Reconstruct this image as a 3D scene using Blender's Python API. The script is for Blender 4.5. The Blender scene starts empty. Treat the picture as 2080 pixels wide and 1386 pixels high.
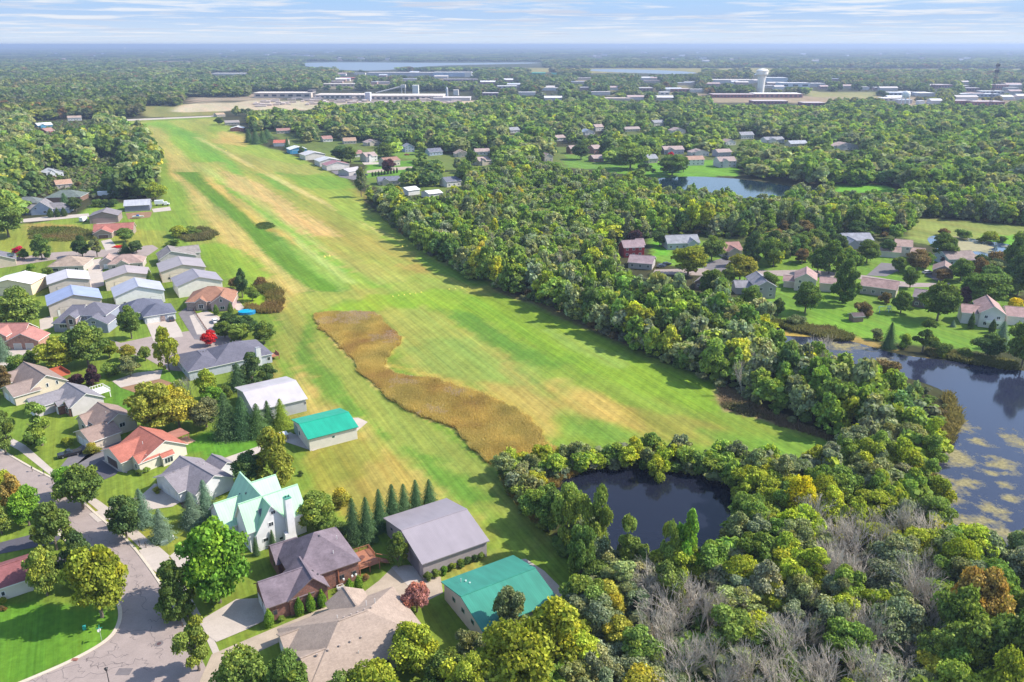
import bpy, math, random
import numpy as np
from mathutils import Vector, Matrix
R=math.radians
sc=bpy.context.scene
COL=sc.collection
rnd=random.Random(7)
F=1618.;H=100.;PT=math.atan(602/F);CP,SP=math.cos(PT),math.sin(PT)
def G(x,y,z=0.):
    # photo point -> place on the level z (camera at 100 m, 28 mm lens, pitched down 20.4 degrees)
    u=(x-1040)/F;v=(y-693)/F;d=v*CP+SP;f=CP-v*SP;t=(H-z)/d
    return Vector((u*t,f*t,z))
def proj(X,Y,Z):
    dz=H-Z;dep=Y*CP+dz*SP;v=(dz*CP-Y*SP)/dep
    return 1040+F*X/dep,693+F*v,dep
def hgt(P,yt):
    v=(yt-693)/F;d=v*CP+SP;f=CP-v*SP
    return H-d*P[1]/f

# ---------------------------------------------------------------- tagging
def tag(o,label=None,cat=None,group=None,kind=None):
    if label:o['label']=label
    if cat:o['category']=cat
    if group:o['group']=group
    if kind:o['kind']=kind
    return o
def empty(name,loc=(0,0,0),rz=0,label=None,cat=None,group=None):
    o=bpy.data.objects.new(name,None);COL.objects.link(o);o.location=loc;o.rotation_euler=(0,0,rz)
    o.empty_display_size=.3
    return tag(o,label,cat,group)
# ---------------------------------------------------------------- mesh builder
class MB:
    def __init__(s):s.v=[];s.f=[];s.m=[];s.uv=[]
    def face(s,pts,m=0,uv=None):
        b=len(s.v);s.v+=[tuple(p) for p in pts];s.f.append(tuple(range(b,b+len(pts))));s.m.append(m)
        s.uv+=(uv if uv else [(p[0]+p[1],p[2]) for p in pts])
    def box(s,x0,x1,y0,y1,z0,z1,m=0,M=None,tp=1.):
        cx,cy=(x0+x1)/2,(y0+y1)/2
        def P(x,y,z,k=1.):
            p=Vector((cx+(x-cx)*k,cy+(y-cy)*k,z));return M@p if M else p
        a=[P(x0,y0,z0),P(x1,y0,z0),P(x1,y1,z0),P(x0,y1,z0),P(x0,y0,z1,tp),P(x1,y0,z1,tp),P(x1,y1,z1,tp),P(x0,y1,z1,tp)]
        for q in ((0,1,5,4),(1,2,6,5),(2,3,7,6),(3,0,4,7),(4,5,6,7),(3,2,1,0)):
            pts=[a[i] for i in q];s.face(pts,m)
    def tube(s,p,q,r0,r1,n=6,m=0,cap=True):
        p=Vector(p);q=Vector(q);d=(q-p).normalized();a=d.orthogonal().normalized();b=d.cross(a)
        A=[p+(a*math.cos(k*2*math.pi/n)+b*math.sin(k*2*math.pi/n))*r0 for k in range(n)]
        B=[q+(a*math.cos(k*2*math.pi/n)+b*math.sin(k*2*math.pi/n))*r1 for k in range(n)]
        for k in range(n):
            j=(k+1)%n;s.face([A[k],A[j],B[j],B[k]],m)
        if cap:s.face(B,m);s.face(A[::-1],m)
    def prism(s,poly,z0,z1,m=0):
        n=len(poly);s.face([(p[0],p[1],z1) for p in poly],m);s.face([(p[0],p[1],z0) for p in poly][::-1],m)
        for k in range(n):
            a=poly[k];b=poly[(k+1)%n];s.face([(a[0],a[1],z0),(b[0],b[1],z0),(b[0],b[1],z1),(a[0],a[1],z1)],m)
    def mesh(s,name,mats,smooth=False):
        me=bpy.data.meshes.new(name);me.from_pydata(s.v,[],s.f)
        for m in (mats if isinstance(mats,(list,tuple)) else [mats]):me.materials.append(m)
        me.polygons.foreach_set('material_index',s.m)
        l=me.uv_layers.new(name='UVMap');l.data.foreach_set('uv',[c for p in s.uv for c in p])
        if smooth:me.polygons.foreach_set('use_smooth',[True]*len(s.f))
        me.update();return me
    def build(s,name,mats,parent=None,smooth=False,**k):
        o=bpy.data.objects.new(name,s.mesh(name,mats,smooth));COL.objects.link(o)
        if parent:o.parent=parent
        return tag(o,**k) if k else o
# ---------------------------------------------------------------- materials
MATS={}
def newmat(name):
    m=bpy.data.materials.new(name);m.use_nodes=True;nt=m.node_tree
    b=nt.nodes['Principled BSDF'];return m,nt,b
def N(nt,t,**k):
    n=nt.nodes.new(t)
    for a,v in k.items():
        if a[0]=='i' and a[1:].isdigit():n.inputs[int(a[1:])].default_value=v
        else:setattr(n,a,v)
    return n
def L(nt,a,b):nt.links.new(a,b)
def mixc(nt,fac,a,b,mode='MIX'):
    n=N(nt,'ShaderNodeMix',data_type='RGBA',blend_type=mode);
    for i,v in ((0,fac),(6,a),(7,b)):
        if hasattr(v,'is_linked') or isinstance(v,bpy.types.NodeSocket):L(nt,v,n.inputs[i])
        else:n.inputs[i].default_value=v if i==0 else (*v[:3],1)
    return n.outputs[2]
def ramp(nt,fac,lo,hi,a=0.,b=1.):
    n=N(nt,'ShaderNodeMapRange');n.inputs[1].default_value=lo;n.inputs[2].default_value=hi
    n.inputs[3].default_value=a;n.inputs[4].default_value=b;L(nt,fac,n.inputs[0]);return n.outputs[0]
def noise(nt,vec,scale,det=3,rough=.55):
    n=N(nt,'ShaderNodeTexNoise');n.inputs['Scale'].default_value=scale;n.inputs['Detail'].default_value=det;n.inputs['Roughness'].default_value=rough
    if vec is not None:L(nt,vec,n.inputs['Vector'])
    return n.outputs[0]
def worldpos(nt,rot=0.,sx=1.,sy=1.,sz=1.):
    g=N(nt,'ShaderNodeNewGeometry');m=N(nt,'ShaderNodeVectorRotate',rotation_type='Z_AXIS');m.inputs['Angle'].default_value=-rot
    L(nt,g.outputs['Position'],m.inputs['Vector'])
    k=N(nt,'ShaderNodeVectorMath',operation='MULTIPLY');L(nt,m.outputs[0],k.inputs[0]);k.inputs[1].default_value=(sx,sy,sz);return k.outputs[0]
def uvv(nt,sx=1.,sy=1.):
    g=N(nt,'ShaderNodeTexCoord');k=N(nt,'ShaderNodeVectorMath',operation='MULTIPLY');L(nt,g.outputs['UV'],k.inputs[0]);k.inputs[1].default_value=(sx,sy,1);return k.outputs[0]
def simple(name,c,rough=.8,var=.12,scale=1.5,metal=0.,spec=.3):
    key=(name,tuple(c))
    if key in MATS:return MATS[key]
    m,nt,b=newmat(name);b.inputs['Roughness'].default_value=rough;b.inputs['Metallic'].default_value=metal;b.inputs['Specular IOR Level'].default_value=spec
    f=noise(nt,worldpos(nt),scale,3)
    k=ramp(nt,f,.25,.75,1-var,1+var)
    L(nt,mixc(nt,1.,c,k,'MULTIPLY'),b.inputs['Base Color']);MATS[key]=m;return m
def shingle(c,var=.2):
    key=('shingle',tuple(c))
    if key in MATS:return MATS[key]
    m,nt,b=newmat('roof_shingles');b.inputs['Roughness'].default_value=.9;b.inputs['Specular IOR Level'].default_value=.15
    t=N(nt,'ShaderNodeTexBrick',offset=.5);t.inputs['Scale'].default_value=1.;t.inputs['Brick Width'].default_value=.45;t.inputs['Row Height'].default_value=.2
    t.inputs['Mortar Size'].default_value=.015;t.inputs['Color1'].default_value=(*[x*.89 for x in c],1);t.inputs['Color2'].default_value=(*[x*1.11 for x in c],1);t.inputs['Mortar'].default_value=(*[x*.8 for x in c],1)
    L(nt,uvv(nt),t.inputs['Vector'])
    f=noise(nt,worldpos(nt),.5,4);k=ramp(nt,f,.3,.7,1-var,1+var)
    f2=noise(nt,uvv(nt,3,.35),1.2,3);k2=ramp(nt,f2,.3,.7,.93,1.07)
    o=mixc(nt,1.,t.outputs[0],k,'MULTIPLY');o=mixc(nt,1.,o,k2,'MULTIPLY');L(nt,o,b.inputs['Base Color']);MATS[key]=m;return m
def metal(c,rough=.45,pitch=.42,streak=.13):
    key=('metal',tuple(c))
    if key in MATS:return MATS[key]
    m,nt,b=newmat('ribbed_metal');b.inputs['Roughness'].default_value=rough;b.inputs['Specular IOR Level'].default_value=.4
    w=N(nt,'ShaderNodeTexWave',wave_type='BANDS',bands_direction='X',wave_profile='SIN');w.inputs['Scale'].default_value=.314/pitch
    L(nt,uvv(nt),w.inputs['Vector']);k=ramp(nt,w.outputs['Fac'],.82,1.,1.,.86)
    f=noise(nt,uvv(nt,1.,.12),.9,3);f_=noise(nt,worldpos(nt),.22,3);k2=ramp(nt,f,.3,.7,1-streak,1+streak);k3=ramp(nt,f_,.3,.7,.92,1.08)
    o=mixc(nt,1.,c,k,'MULTIPLY');o=mixc(nt,1.,o,k2,'MULTIPLY');o=mixc(nt,1.,o,k3,'MULTIPLY');L(nt,o,b.inputs['Base Color'])
    bp=N(nt,'ShaderNodeBump');bp.inputs['Strength'].default_value=.35;bp.inputs['Distance'].default_value=.03;L(nt,k,bp.inputs['Height']);L(nt,bp.outputs[0],b.inputs['Normal'])
    MATS[key]=m;return m
def siding(c,pitch=.2,vert=False):
    key=('siding',tuple(c),vert)
    if key in MATS:return MATS[key]
    m,nt,b=newmat('wall_siding');b.inputs['Roughness'].default_value=.6;b.inputs['Specular IOR Level'].default_value=.25
    w=N(nt,'ShaderNodeTexWave',wave_type='BANDS',bands_direction='X' if vert else 'Y',wave_profile='SAW');w.inputs['Scale'].default_value=.314/pitch
    L(nt,uvv(nt),w.inputs['Vector']);k=ramp(nt,w.outputs['Fac'],.0,.15,.78,1.)
    f=noise(nt,worldpos(nt),.6,3);k2=ramp(nt,f,.3,.7,.93,1.07)
    o=mixc(nt,1.,c,k,'MULTIPLY');o=mixc(nt,1.,o,k2,'MULTIPLY');L(nt,o,b.inputs['Base Color']);MATS[key]=m;return m
def brick(c,c2=None):
    key=('brick',tuple(c))
    if key in MATS:return MATS[key]
    m,nt,b=newmat('brickwork');b.inputs['Roughness'].default_value=.9
    t=N(nt,'ShaderNodeTexBrick',offset=.5);t.inputs['Brick Width'].default_value=.3;t.inputs['Row Height'].default_value=.12;t.inputs['Scale'].default_value=1.;t.inputs['Mortar Size'].default_value=.012
    t.inputs['Color1'].default_value=(*c,1);t.inputs['Color2'].default_value=(*(c2 or [x*.5 for x in c]),1);t.inputs['Mortar'].default_value=(.2,.17,.15,1);t.inputs['Bias'].default_value=-.1
    L(nt,uvv(nt),t.inputs['Vector']);f=noise(nt,worldpos(nt),1.3,4,.7);k=ramp(nt,f,.3,.7,.65,1.4)
    L(nt,mixc(nt,1.,t.outputs[0],k,'MULTIPLY'),b.inputs['Base Color']);MATS[key]=m;return m
def glass():
    if 'glass' in MATS:return MATS['glass']
    m,nt,b=newmat('window_glass');b.inputs['Base Color'].default_value=(.03,.04,.05,1);b.inputs['Roughness'].default_value=.08;b.inputs['Specular IOR Level'].default_value=.6
    MATS['glass']=m;return m
WHITE=(.72,.71,.68)
# leaf materials: colour comes from the object (single trees) or from the scattered point (woodland)
def leafmat(kind):
    if ('leaf',kind) in MATS:return MATS[('leaf',kind)]
    m,nt,b=newmat('foliage_'+kind);nt.nodes.remove(b);out=[n for n in nt.nodes if n.type=='OUTPUT_MATERIAL'][0]
    if kind=='single':
        c=N(nt,'ShaderNodeObjectInfo').outputs['Color']
    else:
        a=N(nt,'ShaderNodeAttribute',attribute_type='INSTANCER',attribute_name='tint');c=a.outputs['Color']
    a=N(nt,'ShaderNodeAttribute',attribute_type='GEOMETRY',attribute_name='vary');v=a.outputs['Vector']
    sp=N(nt,'ShaderNodeSeparateXYZ');L(nt,v,sp.inputs[0])
    c2=mixc(nt,1.,c,sp.outputs[0],'MULTIPLY')
    warm=mixc(nt,1.,c2,(1.45,1.12,.6),'MULTIPLY');c3=mixc(nt,sp.outputs[1],c2,warm)
    d=N(nt,'ShaderNodeBsdfDiffuse');L(nt,c3,d.inputs[0]);t=N(nt,'ShaderNodeBsdfTranslucent')
    tc=mixc(nt,1.,c3,(1.1,1.25,.6),'MULTIPLY');L(nt,tc,t.inputs[0])
    mx=N(nt,'ShaderNodeMixShader');mx.inputs[0].default_value=.34;L(nt,d.outputs[0],mx.inputs[1]);L(nt,t.outputs[0],mx.inputs[2]);L(nt,mx.outputs[0],out.inputs[0])
    MATS[('leaf',kind)]=m;return m
def bark(c=(.16,.13,.10)):return simple('bark',c,.95,.25,3.)
# ---------------------------------------------------------------- ground sheet
RWY=R(116.5)
def P2(pts):return np.array([[G(x,y).x,G(x,y).y] for x,y in pts])
def inside(px,py,poly):
    n=len(poly);c=np.zeros(len(px),bool);j=n-1
    for i in range(n):
        xi,yi=poly[i];xj,yj=poly[j]
        if yi!=yj:
            k=((yi>py)!=(yj>py))&(px<(xj-xi)*(py-yi)/(yj-yi)+xi);c^=k
        j=i
    return c
def sdf(px,py,poly):
    d=np.full(len(px),1e9);n=len(poly)
    for i in range(n):
        ax,ay=poly[i];bx,by=poly[(i+1)%n];ex,ey=bx-ax,by-ay;l=ex*ex+ey*ey+1e-9
        t=np.clip(((px-ax)*ex+(py-ay)*ey)/l,0,1);d=np.minimum(d,(px-ax-t*ex)**2+(py-ay-t*ey)**2)
    d=np.sqrt(d);return np.where(inside(px,py,poly),d,-d)
def vn(x,y,s,seed):
    # smooth value noise, -1..1
    x=x/s+seed*17.13;y=y/s+seed*7.7;xi=np.floor(x);yi=np.floor(y);fx=x-xi;fy=y-yi;fx=fx*fx*(3-2*fx);fy=fy*fy*(3-2*fy)
    h=lambda a,b:(np.sin(a*127.1+b*311.7+seed*3.3)*43758.5453)%1.
    return 2*((h(xi,yi)*(1-fx)+h(xi+1,yi)*fx)*(1-fy)+(h(xi,yi+1)*(1-fx)+h(xi+1,yi+1)*fx)*fy)-1
GREEN=(.125,.205,.028);LAWN=(.11,.175,.024);DGREEN=(.045,.13,.014);TAN=(.31,.245,.085);PALE=(.20,.255,.07);DRY=(.25,.19,.045);BRIGHT=(.145,.25,.02);OLIVE=(.13,.15,.035)
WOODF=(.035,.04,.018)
FIELD=[(-400,1700),(-400,440),(-60,450),(60,455),(150,440),(200,410),(290,415),(330,400),(318,330),(310,300),(250,252),(262,245),(440,236),(470,262),(500,285),(545,302),(600,318),(655,345),(702,362),(735,398),(742,425),(790,455),(838,497),(885,525),(935,552),(1000,579),(1080,611),(1160,646),(1255,694),(1362,740),(1468,776),(1472,830),(1560,852),(1640,880),(1712,902),(1700,935),(1610,965),(1480,935),(1300,918),(1150,925),(1040,955),(1030,1010),(1070,1060),(1120,1110),(1180,1160),(1200,1215),(1150,1260),(1120,1330),(900,1330),(800,1500),(700,1700)]
PATCH=[
 (FIELD,GREEN,3,1),
 # left meadow and yards
 ([(-300,470),(150,455),(330,470),(330,505),(-300,540)],(.16,.20,.035),6,.9),
 ([(60,455),(150,458),(160,480),(60,485)],(.25,.17,.06),5,.7),
 # residential lawns
 ([(-400,520),(420,520),(560,640),(560,760),(620,870),(590,980),(700,1080),(1000,1300),(900,1700),(-400,1700)],LAWN,4,1),
 # taxi strip curving along the houses
 ([(395,500),(470,560),(540,610),(575,660),(560,720),(600,780),(640,850),(700,960),(800,1100),(900,1190),(1130,1130),(1080,1060),(1000,960),(900,880),(780,800),(700,720),(640,660),(620,640),(640,610),(560,560),(470,500),(420,440),(350,330),(250,250),(300,240),(370,330)],(.17,.21,.045),5,1),
 ([(330,330),(400,420),(470,490),(600,570),(640,600),(700,590),(620,550),(520,480),(440,400),(380,330)],TAN,8,.85),
 ([(400,440),(500,520),(620,600),(580,640),(560,700),(575,760),(625,850),(560,780),(540,700),(560,640),(500,560)],TAN,6,.55),
 ([(640,650),(630,720),(700,800),(800,880),(900,940),(990,1010),(940,1020),(820,930),(700,850),(600,760),(600,690)],(.07,.17,.02),6,.8),
 ([(600,690),(640,800),(720,890),(820,960),(930,1030),(1010,1100),(900,1080),(780,1000),(680,910),(610,850),(585,760)],TAN,9,.75),
 ([(600,900),(720,880),(860,960),(960,1040),(1040,1110),(960,1130),(860,1060),(700,1060),(600,1000)],(.24,.20,.05),10,.75),
 ([(640,905),(700,880),(760,900),(740,960),(650,990),(600,960)],(.15,.19,.03),9,.6),
 ([(960,1040),(1060,1080),(1130,1150),(1180,1200),(1060,1140),(1000,1120)],(.12,.20,.025),8,.7),
 # runway strip
 ([(250,250),(440,240),(1000,575),(980,620),(760,610),(620,600),(500,500),(350,330)],(.21,.245,.055),6,.9),
 ([(265,252),(345,245),(480,350),(420,350),(330,300)],(.13,.26,.03),10,.8),
 ([(335,250),(400,270),(470,320),(560,370),(640,430),(560,420),(450,340),(350,270)],(.09,.23,.03),10,.8),
 ([(420,360),(520,400),(640,480),(720,540),(620,520),(540,470),(450,400)],TAN,12,.75),
 ([(470,300),(560,370),(640,430),(760,480),(820,500),(880,540),(760,520),(640,470),(520,380)],(.22,.22,.055),10,.7),
 ([(590,500),(640,500),(760,545),(860,545),(760,570),(650,540)],(.26,.2,.06),12,.7),
 ([(380,330),(450,330),(540,400),(600,450),(520,450),(440,380)],(.22,.22,.07),14,.6),
 ([(355,350),(400,355),(470,420),(560,500),(680,580),(720,600),(640,600),(560,540),(480,470),(410,400)],DGREEN,7,.95),
 ([(400,355),(455,400),(530,450),(575,470),(520,470),(450,430)],DRY,6,.85),
 ([(420,345),(520,410),(620,480),(740,560),(800,600),(770,600),(650,520),(540,440),(460,385)],(.09,.24,.025),5,.85),
 ([(450,370),(560,450),(700,530),(560,465)],(.2,.28,.08),4,.5),
 ([(560,475),(640,520),(720,560),(690,590),(600,530),(540,490)],(.19,.27,.08),6,.5),
 ([(500,455),(540,448),(568,462),(520,470)],DGREEN,3,.5),
 ([(700,560),(850,560),(980,590),(900,600),(760,600)],(.17,.26,.04),10,.8),
 ([(830,480),(930,540),(1000,575),(940,575),(860,530),(780,480)],BRIGHT,8,.8),
 ([(425,345),(470,372),(560,432),(640,480),(730,545),(790,592),(770,598),(690,540),(600,478),(520,425),(440,370)],(.13,.255,.03),4,.8),
 ([(350,345),(372,343),(420,380),(470,420),(520,455),(570,490),(620,540),(650,580),(640,590),(590,560),(540,505),(480,455),(420,405),(375,370)],(.05,.145,.018),6,.9),
 ([(400,330),(440,350),(560,430),(660,500),(780,575),(770,578),(640,500),(540,432),(430,358),(392,335)],(.28,.30,.11),3,.55),
 ([(396,279),(404,279),(520,338),(640,399),(760,460),(828,496),(820,497),(752,463),(630,402),(512,342)],(.36,.33,.14),1.6,.75),
 ([(820,496),(832,496),(920,535),(1000,575),(985,577),(905,540)],(.25,.30,.13),3,.7),
 ([(430,335),(500,360),(600,430),(690,480),(640,478),(560,430),(470,380)],(.34,.265,.12),9,.75),
 ([(640,500),(720,520),(800,555),(860,580),(780,575),(700,545)],(.33,.26,.11),9,.65),
 ([(270,250),(330,262),(380,330),(430,400),(520,470),(600,540),(640,590),(600,595),(520,530),(430,450),(370,380),(310,300)],(.30,.26,.10),7,.6),
 # yards right of the runway
 ([(440,236),(500,285),(600,318),(700,365),(740,420),(830,495),(700,440),(560,340),(420,265)],(.15,.23,.035),6,.9),
 ([(440,265),(500,280),(500,300),(440,290)],TAN,9,.8),
 ([(500,315),(620,335),(660,350),(600,360),(520,350)],(.2,.22,.06),9,.8),
 ([(560,350),(700,362),(720,385),(600,380)],(.10,.21,.025),8,.8),
 ([(700,380),(740,395),(760,430),(720,410)],(.2,.2,.04),8,.6),
 ([(740,410),(830,490),(900,530),(850,520),(770,455)],(.17,.25,.03),5,.9),
 # cross strip
 ([(700,590),(860,575),(1000,575),(1010,590),(860,598),(700,612),(610,640),(560,640),(600,600)],(.19,.23,.05),7,.8),
 ([(740,600),(900,590),(1000,600),(1080,650),(980,640),(860,625),(750,640),(660,630)],BRIGHT,7,.85),
 # near right field
 ([(760,640),(860,620),(980,680),(1120,760),(1260,820),(1180,880),(1050,800),(900,760),(790,740),(830,700)],(.20,.235,.055),12,.8),
 ([(830,680),(950,690),(1050,740),(1100,800),(1000,780),(880,740)],(.14,.23,.05),12,.7),
 ([(920,620),(1000,660),(1120,740),(1290,800),(1440,830),(1470,790),(1340,740),(1200,680),(1080,620),(1000,590)],(.125,.235,.02),9,.95),
 ([(900,640),(960,640),(1040,700),(1120,740),(1060,735),(980,690)],(.055,.155,.02),9,.7),
 ([(1050,640),(1180,690),(1300,740),(1240,745),(1130,700)],(.16,.27,.06),8,.6),
 ([(1130,700),(1200,730),(1300,790),(1230,780)],(.055,.15,.02),12,.6),
 ([(1010,790),(1120,790),(1250,830),(1280,850),(1150,850),(1110,900),(1040,830)],(.28,.225,.065),12,.8),
 ([(1150,850),(1250,860),(1300,890),(1200,900),(1140,890)],(.09,.19,.03),10,.7),
 ([(1300,850),(1420,850),(1560,860),(1500,890),(1340,880)],(.17,.17,.04),14,.7),
 ([(1440,870),(1640,890),(1700,910),(1600,950),(1450,915)],(.09,.20,.025),9,.85),
 ([(1170,890),(1300,895),(1400,915),(1250,910)],(.13,.23,.025),9,.7),
 ([(980,690),(1060,740),(1100,790),(1110,840),(1090,870)],(.22,.2,.06),6,.5),
 ([(640,642),(700,638),(760,640),(780,662),(812,688),(780,730),(800,762),(880,778),(960,800),(1070,852),(1100,905),(1145,922),(1060,945),(1015,952),(985,930),(920,868),(850,845),(760,785),(720,735),(650,665)],(.44,.34,.13),1.5,1),
 ([(400,352),(440,378),(490,418),(545,455),(520,462),(470,425),(430,392),(398,362)],(.31,.26,.07),3,.75),
 ([(355,350),(402,350),(430,378),(470,412),(520,455),(575,500),(620,540),(690,588),(640,592),(600,568),(560,535),(512,486),(468,441),(425,405),(390,377)],(.065,.155,.012),2.2,.93),
 ([(575,480),(640,520),(720,578),(700,590),(640,560),(560,500)],(.10,.21,.03),4,.7),
 ([(592,485),(605,485),(690,545),(720,575),(700,572),(650,535)],(.20,.30,.09),3,.7),
 ([(640,478),(760,530),(900,568),(985,580),(960,590),(860,580),(760,570),(690,530)],(.19,.25,.05),6,.7),
 ([(855,520),(930,545),(1000,578),(960,583),(880,555),(830,520)],(.10,.22,.02),4,.8),
 # mown edge along reeds
 ([(795,690),(820,685),(785,735),(900,765),(1000,800),(1085,850),(1115,905),(1095,905),(1070,860),(990,812),(890,775),(775,740),(775,725)],(.30,.27,.06),2.5,.8),
 # lawns near houses
 ([(395,500),(450,492),(500,510),(550,560),(500,585),(440,560),(400,530)],(.13,.235,.022),6,.9),
 ([(-100,1210),(240,1240),(245,1290),(150,1350),(-100,1420)],(.075,.20,.018),3,.9),
 ([(370,905),(400,880),(480,870),(560,885),(540,905),(430,940)],(.06,.185,.016),3,.9),
 ([(230,780),(330,745),(400,745),(340,800),(260,840),(180,850)],(.06,.16,.018),4,.7),
 ([(60,1030),(140,1000),(360,1060),(420,1160),(300,1200),(260,1080)],(.17,.18,.03),5,.6),
 # yards scattered through the middle woods
 ([(500,262),(620,262),(800,275),(1000,295),(1240,300),(1240,340),(1000,350),(800,345),(700,330),(600,300)],(.10,.15,.035),12,.85),
 ([(735,340),(860,350),(960,350),(960,390),(900,400),(820,395),(745,375)],(.10,.16,.03),5,.9),
 ([(1240,250),(1700,262),(1760,310),(1500,330),(1240,320)],(.09,.13,.035),14,.7),
 ([(1230,452),(1500,446),(1900,452),(1900,500),(1240,500)],(.05,.075,.02),8,.9),
 # right residential lawns
 ([(1320,470),(1480,500),(1620,520),(1900,520),(2050,540),(2080,640),(2080,700),(2000,715),(1880,705),(1800,690),(1740,690),(1690,672),(1640,660),(1580,650),(1560,600),(1480,590),(1440,560),(1330,530)],(.10,.195,.025),4,1),
 ([(1325,492),(1360,492),(1362,520),(1330,520)],(.09,.25,.02),3,1),
 ([(1650,620),(1740,640),(1840,680),(1760,688),(1690,668),(1640,655)],(.11,.23,.025),4,1),
 ([(1840,440),(2200,470),(2200,520),(1980,510),(1850,490)],(.15,.2,.05),6,.9),
 ([(1990,476),(2200,480),(2200,500),(2010,500)],(.09,.25,.02),4,1),
 # mid pond lawns
 ([(1240,330),(1500,325),(1500,358),(1340,362),(1240,350)],(.09,.22,.02),6,1),
 ([(1700,370),(1810,378),(1810,392),(1700,390)],(.09,.26,.02),5,1),
 ([(1150,315),(1290,320),(1290,350),(1150,340)],(.09,.2,.03),6,.8),
 ([(740,330),(880,325),(880,350),(740,362)],(.08,.2,.02),5,1),
 ([(790,300),(860,300),(860,322),(790,322)],(.1,.2,.03),5,.8),
 # clearings in the left wood
 ([(145,330),(250,330),(290,370),(240,385),(150,372)],(.11,.2,.025),5,1),
 ([(170,368),(240,372),(260,395),(170,390)],(.09,.19,.02),4,1),
 ([(-100,300),(20,300),(30,400),(-100,420)],(.12,.18,.03),5,.8),
 ([(290,215),(440,210),(440,234),(290,240)],(.17,.19,.06),15,.9),
 # town and works yards far off
 ([(505,206),(960,205),(980,214),(900,222),(560,224),(440,226),(350,228),(380,212)],(.36,.33,.26),20,.9),
 ([(380,196),(560,190),(560,204),(380,208)],(.35,.3,.25),20,.6),
 ([(1390,190),(1780,196),(2080,205),(2080,222),(1900,225),(1780,215),(1400,206)],(.26,.22,.16),25,.8),
 ([(1630,185),(1780,188),(1780,200),(1640,198)],(.2,.21,.09),15,.9),
 ([(640,160),(900,160),(920,178),(640,180)],(.3,.27,.2),25,.5),
 ([(1240,172),(1400,172),(1400,196),(1240,196)],(.25,.24,.13),25,.5),
 ([(1010,157),(1200,157),(1200,166),(1010,166)],(.3,.27,.2),25,.5),
 ([(1060,138),(2080,140),(2300,146),(2300,152),(1060,148)],(.2,.2,.07),40,.9),
 ([(300,125),(400,125),(400,132),(300,132)],(.25,.2,.1),60,.8),
 # shore strips and bare soil
 ([(1462,778),(1480,790),(1560,835),(1640,866),(1720,893),(1715,905),(1640,882),(1560,855),(1465,832),(1458,800)],(.20,.15,.09),3,.95),
 ([(1000,577),(1100,607),(1180,645),(1300,700),(1290,708),(1160,656),(1090,622),(1000,590)],(.14,.11,.07),3,.7),
 ([(1690,668),(1760,690),(1830,715),(1900,728),(1890,735),(1800,720),(1690,684)],(.24,.2,.07),3,.8),
]
def axis_lin(segs):
    a=[]
    for lo,hi,st in segs:a+=list(np.arange(lo,hi,st))
    return a
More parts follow.
